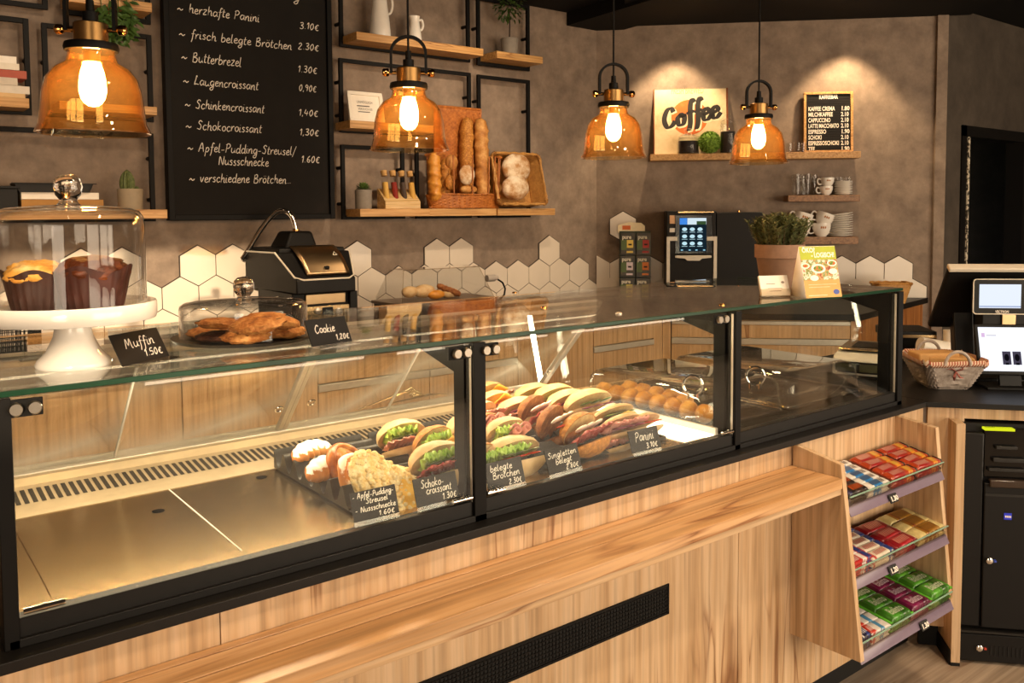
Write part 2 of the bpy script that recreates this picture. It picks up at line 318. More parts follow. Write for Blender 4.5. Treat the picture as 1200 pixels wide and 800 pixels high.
def glow(name, col, s):
    mt = bpy.data.materials.new(name); mt.use_nodes = True; nt = mt.node_tree; nt.nodes.remove(nt.nodes['Principled BSDF'])
    e = N(nt, 'Emission'); e.inputs[0].default_value = lin(col) if isinstance(col, str) else col; e.inputs[1].default_value = s; nt.links.new(e.outputs[0], nt.nodes['Material Output'].inputs[0]); return mt
OAK = ('#cfb18e', '#c19f78', '#a6845e')
M = {}
for ax, nm in enumerate('xyz'): M['oak'+nm] = wood('oak_'+nm, ax, *OAK)
M['bench'] = wood('bench_oak', 0, '#cba277', '#bb8e5e', '#9b7046', sc=.9, rough=.35)
M['cab'] = wood('cabinet_oak', 2, '#d0a980', '#c29a6e', '#a67c52', sc=.9)
M['shelf'] = wood('shelf_pine', 0, '#d2a468', '#bd8b4e', '#9a6c38', sc=2.2, streak=.6)
M['shelfd'] = wood('shelf_brown_oak', 0, '#9c7046', '#835a35', '#5f3f23', sc=2, streak=.5)
M['black'] = plain('black_laminate', '#0e0c0b', .45, var=.15, spec=.28)
M['blackm'] = plain('black_metal', '#0c0a09', .55, metal=0, spec=.15)
M['toe'] = plain('black_kick_board', '#0c0b0a', .6, spec=.3)
M['darkgrey'] = plain('dark_grey_metal', '#1c1a18', .4, metal=.2)
M['plastic'] = plain('black_plastic', '#0c0b0a', .45, spec=.22)
M['softblack'] = plain('black_satin_plastic', '#110f0e', .5, bump=.05, sc=300, spec=.22)
M['alu'] = plain('aluminium', '#cfc6ba', .35, metal=.55)
M['chrome'] = plain('chrome', '#e2ddd6', .08, metal=1)
M['white'] = plain('white_ceramic', '#efe9e0', .15, var=.02, coat=.3)
M['offwhite'] = plain('off_white', '#e8dfd0', .4, var=.03)
M['cream'] = plain('cream_plastic', '#d9cfbd', .35, var=.03)
M['tile'] = plain('tile_glaze', '#d9cbb9', .22, var=.03, sc=6)
M['grout'] = plain('dark_grout', '#3a322c', .8)
M['brass'] = plain('brushed_brass', '#a07a4a', .33, metal=.95)
M['brassk'] = plain('polished_brass', '#d29a58', .12, metal=1)
M['wall'] = mottled('concrete_plaster', [(.25, '#6a5a4c'), (.42, '#7d6c5e'), (.55, '#8a7868'), (.75, '#9d8a79')], sc=7, rough=.75, bump=.3, sc2=55, det=12)
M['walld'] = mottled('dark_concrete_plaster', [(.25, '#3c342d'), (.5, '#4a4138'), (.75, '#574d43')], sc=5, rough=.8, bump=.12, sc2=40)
M['ceil'] = plain('black_ceiling', '#0b0a09', .8, spec=.2)
M['board'] = mottled('blackboard', [(.3, '#14110f'), (.6, '#1a1714'), (.8, '#221d1a')], sc=4, rough=.75, bump=.02, spec=.2)
M['chalk'] = plain('chalk', '#ece4d8', .9, var=.1, sc=300)
M['sign'] = plain('slate_sign', '#151211', .55, var=.1, spec=.3)
M['slate'] = mottled('slate', [(.3, '#1c1a19'), (.6, '#2b2826'), (.8, '#3a3633')], sc=30, rough=.6, bump=.6)
M['steel'] = plain('brushed_steel', '#c4a97f', .24, metal=1, var=.05, sc=8)
M['steelvis'] = plain('steel_visor', '#a98f6c', .28, metal=1, var=.04, sc=20)
M['slot'] = plain('dark_slot', '#241f1a', .6)
M['glass'] = thin_glass('clear_glass', (.97, .985, .97, 1), .8)
M['topglass'] = thin_glass('counter_glass', (.95, .97, .95, 1), 1.0)
M['dome'] = thin_glass('dome_glass', (.97, .97, .965, 1), 1.0, f0=.018, power=3.0)
M['amber'] = thin_glass('amber_glass', (1, .91, .70, 1), 1.2, f0=.05, power=3.5, edge=(1, .58, .22, 1), haze=(1, .55, .2, 1))
M['acryl'] = thin_glass('acrylic', (.93, .9, .85, 1), 1.2, f0=.05)
M['gedge'] = plain('green_glass_edge', '#08301c', .3, var=.1, spec=.3)
M['bulb'] = glow('lit_bulb', (1, .56, .2, 1), 170)
M['led'] = glow('led_strip', (1, .86, .62, 1), 30)
M['screen'] = glow('lit_screen_white', '#dfe6f2', 1.0)
M['paper'] = plain('paper', '#efe6d8', .7, var=.03)
M['floor'] = wood('floor_planks', 0, '#b5a28e', '#9d8a76', '#837160', sc=.8, rough=.4)
M['terra'] = plain('terracotta', '#8a6a55', .75, var=.1, bump=.1)
M['potgrey'] = plain('grey_pot', '#8a8176', .7, var=.08)
M['soil'] = plain('soil', '#2a1d14', .9, var=.3)
M['leaf'] = mottled('green_leaf', [(.3, '#263d18'), (.7, '#4a6529')], sc=25, rough=.5, bump=.1)
M['herb'] = mottled('heather_green', [(.3, '#4a5330'), (.55, '#6c7044'), (.8, '#94824f')], sc=18, rough=.7, bump=.1)
M['moss'] = mottled('bright_moss', [(.3, '#4a6a1c'), (.7, '#93b545')], sc=60, rough=.8, bump=.6)
M['wick'] = mottled('wicker', [(.3, '#8a4a1d'), (.6, '#b8702f'), (.8, '#cf8b48')], sc=40, rough=.5, bump=.2)
M['wickl'] = mottled('light_wicker', [(.3, '#a2713c'), (.6, '#c4924f'), (.8, '#d9ad6c')], sc=40, rough=.5, bump=.2)
M['wickg'] = mottled('grey_wicker', [(.3, '#8d7f74'), (.6, '#b0a297'), (.8, '#cfc3b8')], sc=60, rough=.6, bump=.2)
M['crust'] = mottled('bread_crust', [(.28, '#8a5526'), (.48, '#b77b3c'), (.62, '#d3a05c'), (.8, '#ead2a6')], sc=14, rough=.6, bump=.5)
M['loaf'] = mottled('floured_loaf', [(.3, '#8c5a30'), (.45, '#bb8a58'), (.6, '#e6d2b4'), (.8, '#f2e6d2')], sc=11, rough=.7, bump=.5)
M['roll'] = mottled('pale_roll', [(.25, '#b78a58'), (.5, '#cdaa7a'), (.75, '#e0c79f')], sc=16, rough=.55, bump=.2)
M['crumb'] = mottled('bread_crumb', [(.3, '#b8935f'), (.7, '#d3b583')], sc=70, rough=.85, bump=.5)
M['brownb'] = mottled('brown_bread', [(.3, '#6a3a1c'), (.5, '#8a5228'), (.75, '#b07a42')], sc=60, rough=.7, bump=.6)
M['seedb'] = mottled('seeded_bread', [(.3, '#8a5524'), (.5, '#b5762f'), (.66, '#d79a48'), (.78, '#f0dca8')], sc=90, rough=.6, bump=.7)
M['golden'] = mottled('golden_crust', [(.3, '#a86420'), (.5, '#cf8a34'), (.75, '#e9b25c')], sc=16, rough=.4, bump=.3)
M['lettuce'] = mottled('lettuce', [(.3, '#6f9a2c'), (.55, '#a3c24e'), (.8, '#d3df8e')], sc=30, rough=.4, bump=.3)
M['ham'] = mottled('ham', [(.3, '#c97b6c'), (.6, '#e3a392'), (.8, '#f0c6b4')], sc=20, rough=.4, bump=.1)
M['salami'] = mottled('salami', [(.3, '#8c2f2c'), (.6, '#b5524a'), (.8, '#d98a80')], sc=60, rough=.4, bump=.1)
M['cheese'] = plain('cheese', '#efbe4e', .4, var=.05)
M['egg'] = plain('egg_white', '#f3e9d4', .4, var=.04)
M['onion'] = plain('red_onion', '#7a2c4e', .35, var=.2)
M['tomato'] = plain('tomato', '#c83a1e', .25, var=.1)
M['cucum'] = mottled('cucumber', [(.3, '#33521f'), (.6, '#6f8a45'), (.8, '#a9b97c')], sc=40, rough=.35, bump=.1)
M['sugar'] = mottled('sugared_pastry', [(.3, '#a8622c'), (.42, '#cf9a68'), (.5, '#f0e0cf'), (.8, '#fbf4ec')], sc=45, rough=.75, bump=.3)
def powdered(name, base, sugar, lo, hi, sc):
    mt, nt, b = new_mat(name); L = nt.links.new; ge = N(nt, 'NewGeometry'); sp = N(nt, 'SeparateXYZ'); L(ge.outputs['Normal'], sp.inputs[0]); v = coords(nt)
    n = N(nt, 'TexNoise'); n.inputs['Scale'].default_value = sc; n.inputs['Detail'].default_value = 6; n.inputs['Roughness'].default_value = .7; L(v, n.inputs['Vector'])
    ad = N(nt, 'Math', operation='MULTIPLY_ADD'); ad.inputs[1].default_value = .9; L(n.outputs[0], ad.inputs[0]); L(sp.outputs['Z'], ad.inputs[2])
    r = ramp(nt, [(lo, (0, 0, 0, 1)), (hi, (1, 1, 1, 1))], ad.outputs[0]); n2 = N(nt, 'TexNoise'); n2.inputs['Scale'].default_value = 14; n2.inputs['Detail'].default_value = 5; L(v, n2.inputs['Vector'])
    rb = ramp(nt, [(p, lin(c)) for p, c in base], n2.outputs[0]); mx = N(nt, 'Mix', data_type='RGBA'); L(r.outputs[0], mx.inputs[0]); L(rb.outputs[0], mx.inputs[6]); mx.inputs[7].default_value = lin(sugar); L(mx.outputs[2], b.inputs['Base Color']); b.inputs['Roughness'].default_value = .6
    bp = N(nt, 'Bump'); bp.inputs['Strength'].default_value = .4; bp.inputs['Distance'].default_value = .003; L(n2.outputs[0], bp.inputs['Height']); L(bp.outputs[0], b.inputs['Normal']); return mt
M['sugar'] = powdered('sugared_pastry', [(.3, '#9c5522'), (.5, '#c57d3a'), (.75, '#dca05c')], '#f3e4d2', .98, 1.42, 90)
M['snails'] = powdered('sugared_snail', [(.3, '#a3561f'), (.5, '#d08436'), (.75, '#e6ae66')], '#f3e4d2', .85, 1.3, 70)
M['snail'] = mottled('glazed_snail', [(.3, '#7c3a10'), (.48, '#b5651f'), (.62, '#d08c3c'), (.85, '#ecd0a2')], sc=28, rough=.35, bump=.3)
M['streusel'] = mottled('streusel', [(.3, '#d9a655'), (.45, '#efcf8e'), (.6, '#f9e8bd'), (.8, '#fff8e8')], sc=45, rough=.75, bump=.9, dist=.006)
M['custard'] = mottled('custard', [(.3, '#e0a22a'), (.6, '#f2c150'), (.8, '#f8d987')], sc=30, rough=.35, bump=.4)
M['cookie'] = mottled('cookie', [(.3, '#6b3a17'), (.45, '#a0622c'), (.65, '#c98f4f'), (.85, '#e8c58c')], sc=40, rough=.7, bump=.9, dist=.006)
M['cookied'] = mottled('dark_cookie', [(.3, '#2a150b'), (.6, '#4a2814'), (.8, '#6e4322')], sc=40, rough=.7, bump=.9, dist=.006)
M['mufl'] = mottled('muffin_top', [(.3, '#b96f24'), (.5, '#e3a548'), (.75, '#f6d9a0')], sc=25, rough=.6, bump=.8, dist=.006)
M['mufd'] = mottled('chocolate_muffin_top', [(.3, '#331709'), (.55, '#5a2a12'), (.8, '#8a4a20')], sc=30, rough=.5, bump=.8, dist=.006)
M['cup'] = plain('brown_paper_cup', '#3a211a', .45, var=.3, sc=30)
M['cupr'] = plain('reddish_paper_cup', '#3f1f18', .45, var=.35, sc=30)
M['tray'] = plain('black_tray', '#171513', .4, var=.1, spec=.4)
M['strip'] = plain('price_rail', '#6f6072', .3, var=.05)
# ================================================================== THE SETTING
ZC = 3.08
struct(MB().box(-3.2, 9.2, -3.2, 8, -.1, 0).build('floor', M['floor']))
struct(MB().box(-3.2, 9.2, -3.2, 8, ZC, ZC+.1).build('ceiling', M['ceil']))
sd = MB()
sd.prism([(4.292, YW, 2.985), (4.595, YW, 2.985), (4.742, 4.704, 2.985), (4.5, 2.2, 2.985), (4.1, 2.2, 2.985)], (0, 0, .2))
struct(sd.build('trim_1', M['ceil']))
E1 = D(2.545, 0, 0)                           # end of the diagonal wall
so = MB(); so.prism([D(.21, 0, 3.01), D(2.7, 0, 3.01), D(2.7, .9, 3.01), D(.21, .9, 3.01)], (0, 0, .2)); struct(so.build('trim_2', M['ceil']))
struct(MB().box(-3.2, CC.x, YW, YW+.12, 0, ZC+.1).build('wall_back', M['wall']))
struct(MB().prism([D(0, 0, 0), D(2.545, 0, 0), D(2.545, -.12, 0), D(-.06, -.12, 0)], (0, 0, ZC+.1)).build('wall_diagonal', M['wall']))
struct(MB().prism([D(2.47, .03, 0), D(2.545, .03, 0), D(2.545, -.12, 0), D(2.47, -.12, 0)], (0, 0, ZC)).build('trim_3', M['wall']))
# dark wall with the open doorway
YD = E1.y
wd = MB()
DOORZ = py(1126, 148, YD).z; DOORX = py(1126, 200, YD).x; dz, xl = DOORZ, DOORX
wd.box(E1.x-.02, xl, YD, YD+.12, 0, ZC); wd.box(xl, 9.2, YD, YD+.12, dz, ZC); wd.box(xl+1.15, 9.2, YD, YD+.12, 0, dz)
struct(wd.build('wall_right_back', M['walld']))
dfr = MB(); dfr.box(xl-.01, xl+.06, YD-.012, YD+.13, 0, dz+.01); dfr.box(xl+1.08, xl+1.16, YD-.012, YD+.13, 0, dz+.01); dfr.box(xl-.01, xl+1.16, YD-.012, YD+.13, dz-.07, dz+.01)
struct(dfr.build('door_1', M['black']))
struct(MB().box(xl-1, xl+2, YD+1.6, YD+1.7, 0, ZC).build('wall_corridor', plain('corridor_dark', '#15110e', .8)))
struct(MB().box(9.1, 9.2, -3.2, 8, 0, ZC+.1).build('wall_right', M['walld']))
struct(MB().box(-3.2, -3.1, -3.2, YW, 0, ZC+.1).build('wall_left', M['wall']))
# shop front behind the photographer: piers, sill and head around four windows
wf = MB()
wf.box(-3.2, 9.2, -3.1, -3.0, 0, .35)
WIN = ((-3.0, -1.25), (1.55, 3.2), (3.5, 5.1), (5.4, 7.0)); e = [-3.2]+[q for w_ in WIN for q in w_]+[9.2]
for i in range(0, len(e), 2): wf.box(e[i], e[i+1], -3.1, -3.0, .35, ZC)
for x0, x1 in WIN: wf.box(x0, x1, -3.1, -3.0, 2.7, ZC)
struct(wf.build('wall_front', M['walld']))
for i, (x0, x1) in enumerate(WIN):
    w_ = MB()
    for xx in (x0, (x0+x1)/2-.03, x1-.06): w_.box(xx, xx+.06, -3.09, -3.02, .35, 2.7)
    w_.box(x0, x1, -3.09, -3.02, .35, .41); w_.box(x0, x1, -3.09, -3.02, 2.64, 2.7); w_.box(x0, x1, -3.09, -3.02, 2.1, 2.15)
    struct(w_.build('window_%d' % (i+1), M['blackm']))
hd = MB()
def added_sun_screen(s, t):
    x = -8+s*20; z = t*(2.42 if x < -.7 else 2.42+min(1, (x+.7)/.3)*1.1); return (x, -6.2+.25*nz((x, z, 0), 1.5, 3), z+.05*nz((x, 0, 1), 2, 5))
hd.grid(added_sun_screen, 120, 18)
ho = hd.build('added_sun_screen', M['leaf'], solid=.3); struct(ho)  # unseen hedge added outside to keep the low sun off the counter
struct(MB().box(-9, 14, -12, -3.2, -.12, -.02).build('street', plain('street_paving', '#8a8378', .8)))
# ------------------------------------------------------------------ hexagon tiles
def hexagons(spots, o, ex, en, R):
    t = MB(); g = MB()
    for (s, z) in spots:
        for mb, r, th, zz in ((g, R+.0035, .006, 0), (t, R-.0025, .011, 0)):
            pts = [o+ex*(s+r*sin(pi/3*k))+EZ*(z+r*cos(pi/3*k)) for k in range(6)]
            pts = [p for p in pts]
            mb.prism(pts, en*th)
    return t, g
P1, R1 = .1975, .114; Z1, Z2, Z3, Z4 = 1.3165, 1.1455, .9745, .85
sp = [(1.541+P1*k, Z1) for k in (-8, -7, -6, -3, -2, 0, 1, 5, 8, 9, 13)]
sp += [(1.442+P1*k, Z2) for k in range(-10, 16)] + [(1.541+P1*k, Z3) for k in range(-10, 16)]
t, g = hexagons([(s, z) for s, z in sp if s < 4.52], Vector((0, YW, 0)), EX, -EY, R1)
struct(t.build('wall_back_tiles', M['tile'], bevel=.0012)); struct(g.build('wall_back_grout', M['grout']))
P2 = .2033; R2 = P2/3**.5
sp = [(P2, Z1+.171)]+[(P2*k, Z2) for k in range(1, 12)]+[(P2*(k+.5), Z3) for k in range(0, 12)]
t, g = hexagons(sp, CC, ES, EN, R2)
# half tile in the corner
t.prism([CC+EZ*(Z2+R2), CC+ES*P2/2+EZ*(Z2+R2/2), CC+ES*P2/2+EZ*(Z2-R2/2), CC+EZ*(Z2-R2)], EN*.011)
struct(t.build('wall_diagonal_tiles', M['tile'], bevel=.0012)); struct(g.build('wall_diagonal_grout', M['grout']))

# ================================================================== THE GLASS DISPLAY COUNTER
YP, YS = 1.495, 1.475
ctr = thing('display_counter', 'long oak fronted bakery counter with a black framed glass display case on top', 'counter', (1.5, 1.9, 0))
XL, XR = -.6, 3.02
fp = MB(); j1, j2 = py(258, 725, YP).x, py(865, 700, YP).x
ed = [XL, -.25, j1, j2, 2.62, XR]
for a, b in zip(ed[:-1], ed[1:]): fp.box(a+.001, b-.001, YP, YP+.019, .115, .902)
fp.build('front_panel', M['oakz'], ctr, bevel=.001)
MB().box(XL, XR+.04, YP+.06, YP+.08, 0, .12).build('kick_board', M['toe'], ctr)
MB().box(XL, 2.95, 2.28, 2.3, 0, .96).build('rear_panel', M['cab'], ctr)
sl = MB(); sl.prism([(XL, YS, .902), (3.0, YS, .902), (3.02, YS, .902), (3.02, 1.62, .902), (XL, 1.62, .902)], (0, 0, .019)); sl.build('base_slab', M['black'], ctr, bevel=.0015)
rl = MB(); rl.box(.175, 2.9, 1.52, 1.545, .921, .966); rl.box(.175, 2.9, 1.512, 1.52, .921, .935); rl.build('lower_rail', M['black'], ctr, bevel=.001)
# well: brushed steel floor plates, vent strip, rear rail
fl = MB(); xs = [.185, .245, .565, .815, 1.885]
for a, b in zip(xs[:-1], xs[1:]): fl.box(a+.0008, b-.0008, 1.56, 2.03, .955, .965)
fl.box(.185, 1.885, 1.545, 1.56, .958, .9655)
fl.build('steel_floor', M['steel'], ctr)
sh_ = MB(); sh_.box(.5645, .5665, 1.57, 2.03, .9653, .9665); sh_.build('joint_strip', plain('bright_joint', '#efe6da', .3), ctr)
hl = MB()
for (u, v) in ((185.5, 598.5), (306.5, 559)):
    p = pz(u, v, .9655); hl.lathe([(.0, .0004), (.013, .0004)], (p.x, p.y, .9652), 20)
hl.build('drain_hole', M['slot'], ctr)
VS = [(2.03, .9655), (2.045, .968), (2.2, .985), (2.215, .999), (2.24, 1.0)]
vs_ = MB()
for (a, b) in zip(VS[:-1], VS[1:]):
    vs_.grid(lambda s, t: (.185+s*1.7, a[0]+t*(b[0]-a[0]), a[1]+t*(b[1]-a[1])), 1, 1)
vs_.build('vent_strip', plain('satin_steel_strip', '#c9b698', .35, metal=.5), ctr, smooth=0, solid=.002)
ss = MB(); x = .2
while x < 1.86:
    p0 = Vector((x, 2.095, .9752)); p1 = Vector((x, 2.175, .9842))
    ss.add([p0, p0+EX*.0095, p1+EX*.0095, p1], [(0, 1, 2, 3)]); x += .0165
ss.build('vent_slots', M['slot'], ctr)
rr = MB(); rr.box(.185, 1.885, 2.235, 2.262, .985, 1.004); rr.box(.185, 1.885, 2.268, 2.282, .99, 1.012); rr.build('rear_rail', M['alu'], ctr, bevel=.002)
# heated section on the right
MB().box(1.94, 2.87, 1.545, 2.24, .945, .958).build('warming_plate', plain('dark_warming_plate', '#2c241d', .25, metal=.6), ctr)
MB().box(1.80, 1.925, 1.55, 2.235, .957, .9675).build('light_panel', plain('white_light_panel', '#f7f2ea', .3, emis=(1, .85, .62, 1), es=2.2), ctr, bevel=.001)
MB().box(1.926, 1.936, 1.545, 2.24, .957, .985).build('partition_base', M['alu'], ctr)
# frame posts with gable plates
def post(name, x0, x1, xin):
    g = MB(); g.box(x0, x1, 1.512, 1.545, .921, 1.318)
    g.box(xin-.008, xin+.008, 1.545, 1.585, .921, 1.318)
    g.prism([(xin-.008, 1.585, 1.318), (xin-.008, 1.86, 1.318), (xin-.008, 1.86, 1.312), (xin-.008, 1.585, 1.245)], (.016, 0, 0))
    o = g.build('post', M['blackm'], ctr, bevel=.001)
    return o
for x0, x1, xi in ((.168, .19, .178), (1.066, 1.098, 1.07), (1.972, 1.997, 1.972), (2.868, 2.898, 2.872)): post('post', x0, x1, xi)
for x in (1.0645, 1.9705, 2.866): MB().box(x-.0008, x+.0004, 1.52, 1.527, .935, 1.31).build('post_seal', M['alu'], ctr)
for a, b in ((.192, 1.062), (1.1, 1.968), (1.999, 2.864)):
    MB().box(a, b, 1.522, 1.528, .968, 1.316).build('front_pane', M['glass'], ctr)
MB().box(2.885, 2.891, 1.55, 2.2, .968, 1.316).build('end_pane', M['glass'], ctr)
GT = 1.33
gt = MB(); gt.box(.172, 2.892, 1.517, 2.22, 1.3205, GT); gt.build('glass_top', M['topglass'], ctr)
ge = MB(); ge.box(.172, 2.892, 1.513, 1.5165, 1.3205, GT); ge.box(2.8925, 2.8955, 1.513, 2.22, 1.3205, GT); ge.build('glass_edge', M['gedge'], ctr, bevel=.001)
def clamp(u, v, du, plate=True):
    c = py(u, v, 1.512); g = MB()
    if plate: g.box(c.x-.03, c.x+.026, 1.514, 1.521, c.z-.014, c.z+.014)
    o = g.build('glass_clamp', M['blackm'], ctr, bevel=.001)
    k = MB()
    for d in (-.013, .013): k.lathe([(.0105, 0), (.0105, .008), (.009, .010), (0, .010)], (c.x+d, 1.513, c.z), 20, T=rx(pi/2))
    k.build('clamp_knob', plain('satin_steel', '#8d857b', .35, metal=1) if not bpy.data.materials.get('satin_steel') else bpy.data.materials['satin_steel'], o)
for u, v in ((29, 478), (540.5, 413.5), (574, 409.5), (846, 374)): clamp(u, v, 0)
def hinge(xa, xb):
    k = MB(); k.tube([(xa, 1.516, .977), (xb, 1.516, .977)], .0052, 10); k.tube([((xa*.55+xb*.45), 1.511, .9795), ((xa*.45+xb*.55), 1.511, .9795)], .006, 10); k.build('hinge', M['chrome'], ctr)
hinge(.196, .255); hinge(1.01, 1.06); hinge(1.102, 1.15); hinge(1.92, 1.966)
# slanting rear closure of glass panes in aluminium bars
B0, B1 = Vector((0, 2.262, .992)), Vector((0, 1.965, 1.316))
def slant(x, t): return Vector((x, 0, 0)) + B0 + (B1-B0)*t
nrm = EX.cross((B1-B0).normalized())
for x in (.932, 1.872):
    q = frame(slant(x, 0), EX, (B1-B0).normalized(), nrm); L_ = (B1-B0).length
    s = MB(); s.box(-.016, -.002, 0, L_, -.008, .008, T=q); s.box(.001, .014, 0, L_, -.008, .004, T=q); s.build('closure_bar', M['alu'], ctr, bevel=.0015)
tb = MB(); q = frame(slant(0, 1), EX, (B1-B0).normalized(), nrm); tb.box(.2, 1.872, -.022, .002, -.012, .01, T=q); tb.build('closure_top_bar', M['alu'], ctr, bevel=.003)
for a, b in ((.2, .5), (.503, .915), (.95, 1.262), (1.265, 1.855)):
    MB().add([slant(a, 0), slant(b, 0), slant(b, 1), slant(a, 1)], [(0, 1, 2, 3)]).build('closure_pane', M['glass'], ctr, solid=.004)
for x in (.5, 1.262):
    q = frame(slant(x, .02), EX, (B1-B0).normalized(), nrm); MB().box(-.002, .002, 0, L_*.95, -.003, .004, T=q).build('pane_edge', plain('ground_glass_edge', '#e9e4da', .3), ctr)
for (x, t_) in ((.895, .28), (.985, .3), (1.86, .22)):
    k = MB(); p = slant(x, t_); k.tube([p+nrm*.006+(EX*cos(a)+(B1-B0).normalized()*sin(a))*.011 for a in [2*pi*i/14 for i in range(14)]], .002, 6, closed=True); k.build('pane_pull', M['chrome'], ctr)
# light tube in the rear corner of the partition
lt = MB(); pa, pb = px(636, 458, 1.872), px(620, 366, 1.872); lt.tube([pa, pb], .0085, 10); lt.build('light_tube', M['led'], ctr)
MB().box(1.927, 1.933, 1.56, 2.235, .985, 1.29).build('partition_pane', M['glass'], ctr)
for u, v in ((637, 361), (603, 343.5), (846, 357.5), (725, 368)):   # round clips under the glass
    p = pz(u, v, GT); k = MB(); k.lathe([(.009, 0), (.009, .003), (.006, .005), (0, .005)], (p.x, p.y, GT), 14); k.build('glass_button', M['brassk'] if u != 725 else M['alu'], ctr)
# ventilation grille in the front
gr = MB(); gx0, gx1, gz0, gz1 = .84, py(783, 700, YP).x, .541, .622
gr.box(gx0, gx1, YP-.004, YP, gz0, gz0+.006); gr.box(gx0, gx1, YP-.004, YP, gz1-.006, gz1); gr.box(gx0, gx0+.006, YP-.004, YP, gz0, gz1); gr.box(gx1-.006, gx1, YP-.004, YP, gz0, gz1)
x = gx0+.012
while x < gx1-.006: gr.box(x, x+.0025, YP-.003, YP-.001, gz0, gz1); x += .0105
for i in range(1, 8): z = gz0+i*(gz1-gz0)/8; gr.box(gx0, gx1, YP-.0031, YP-.0011, z-.0012, z+.0012)
go = gr.build('vent_grille', M['blackm'], ctr)
MB().box(gx0, gx1, YP-.0006, YP+.0002, gz0, gz1).build('grille_backing', plain('grille_dark', '#0b0a09', .9), go)

# customer's shelf along the front
bs = thing('bag_shelf', 'long oak shelf for bags running along the front of the glass counter', 'shelf', (1, 1.41, .8))
b = MB(); b.box(XL, 2.218, 1.325, 1.405, .806, .836); b.box(XL, 2.218, 1.409, 1.468, .806, .836); b.box(XL, 2.218, 1.4715, YP-.001, .806, .836)
b.build('top_board', M['bench'], bs, bevel=.0015)
b = MB(); b.box(XL, 2.218, 1.329, 1.347, .788, .806); b.build('front_edge', M['oakx'], bs, bevel=.001)

# ================================================================== BACK CABINETS
YB = 3.755; ZB = .905
def wcab(x0, x1, splits, open_=True):
    c = thing('base_cabinet', None, 'cabinet', ((x0+x1)/2, YB+.25, 0), group='oak base cabinets under the back worktop')
    MB().box(x0+.001, x1-.001, YB+.02, YB+.5, .1, ZB).build('carcass', M['cab'], c)
    MB().box(x0+.001, x1-.001, YB+.06, YB+.08, 0, .1).build('kick_board', M['toe'], c)
    zz = ZB
    for i, h in enumerate(splits):
        z0 = zz-h
        f = MB().box(x0+.002, x1-.002, YB, YB+.019, z0+.003, zz-(.04 if len(splits) > 1 and i > 0 else .002)).build('drawer_front' if len(splits) > 1 else 'door', M['cab'], c, bevel=.001)
        if len(splits) > 1 and i > 0:
            MB().box(x0+.002, x1-.002, YB-.006, YB+.02, zz-.038, zz-.004).build('grip_rail', M['alu'], f, bevel=.002)
        zz = z0
    return c
names = ['second oak door cabinet of the back run, left of the drawer unit', 'oak drawer unit with long rail grips seen left of the second glass post', 'oak drawer unit seen between the middle post and the light tube',
         'narrow oak door cabinet just right of the light tube', 'oak drawer unit at the right end of the straight back run']
wcab(.2, 1.11, [.8])['label'] = 'oak door cabinet at the left end of the back run below the cake stand'
wcab(1.112, 1.74, [.8])['label'] = names[0]
wcab(1.742, 2.364, [.115, .68])['label'] = names[1]
wcab(2.366, 2.95, [.115, .68])['label'] = names[2]
wcab(2.952, 3.53, [.8])['label'] = names[3]
wcab(3.532, 4.06, [.115, .68])['label'] = names[4]
DC = 1.1
def dcab(s0, s1, rail, label):
    c = thing('base_cabinet', label, 'cabinet', D((s0+s1)/2, DC-.3, 0), -pi/4, group='oak base cabinets under the diagonal worktop')
    q = frame(D(0, DC, 0), ES, EN, EZ)
    MB().box(s0+.001, s1-.001, -.5, -.02, .1, ZB, T=q).build('carcass', M['cab'], c)
    MB().box(s0+.001, s1-.001, -.08, -.06, 0, .1, T=q).build('kick_board', M['toe'], c)
    z = .79
    f = MB().box(s0+.002, s1-.002, -.019, 0, z+.003, ZB-.03, T=q).build('drawer_front', M['cab'], c, bevel=.001)
    MB().box(s0+.002, s1-.002, -.02, .006, ZB-.028, ZB-.004, T=q).build('grip_rail', M['alu'], f, bevel=.002)
    f = MB().box(s0+.002, s1-.002, -.019, 0, .11, z-.042, T=q).build('drawer_front', M['cab'], c, bevel=.001)
    MB().box(s0+.002, s1-.002, -.02, .006, z-.04, z-.002, T=q).build('grip_rail', M['alu'], f, bevel=.002)
s_a = .475
MB().box(4.06, 4.14, YB+.002, YB+.02, .1, ZB).prism([D(s_a-.02, DC, .1), D(s_a+.03, DC, .1), D(s_a+.03, DC-.02, .1), D(s_a-.02, DC-.02, .1)], (0, 0, ZB-.1)).build('corner_filler', M['cab'])
tag(bpy.data.objects['corner_filler'], 'oak filler post in the inner corner of the back cabinets', 'filler')
dcab(.51, .93, True, 'oak drawer unit with rail grips beside the inner corner of the back run')
dcab(.935, 1.62, True, 'wide oak drawer unit seen through the right glass pane above the weighing scale')
sE = 1.665
MB().box(1.622, sE, -.5, 0, .1, ZB, T=frame(D(0, DC, 0), ES, EN, EZ)).build('end_filler', M['cab'])
tag(bpy.data.objects['end_filler'], 'oak end panel closing the diagonal drawer run', 'panel')
wt = MB()
pe0, pe1 = D(sE+.01, DC+.02, 0), pz(1090, 349.5, .94)
poly = [(.0, YB-.02, .91), (4.139-.02, YB-.02, .91), tuple(pe0+EZ*.91), tuple(Vector((pe1.x, pe1.y, .91))), tuple(CC+EN*.014+EZ*.91), (4.58, YW-.013, .91), (0, YW-.013, .91)]
wt.prism(poly, (0, 0, .04)); tag(wt.build('back_worktop', M['black'], bevel=.002), 'dark worktop running along the tiled back wall under the machines', 'worktop')
ep = MB(); a_, b_ = Vector((pe0.x, pe0.y, 0))+EY*.03, Vector((pe1.x, pe1.y, 0))+EY*.03
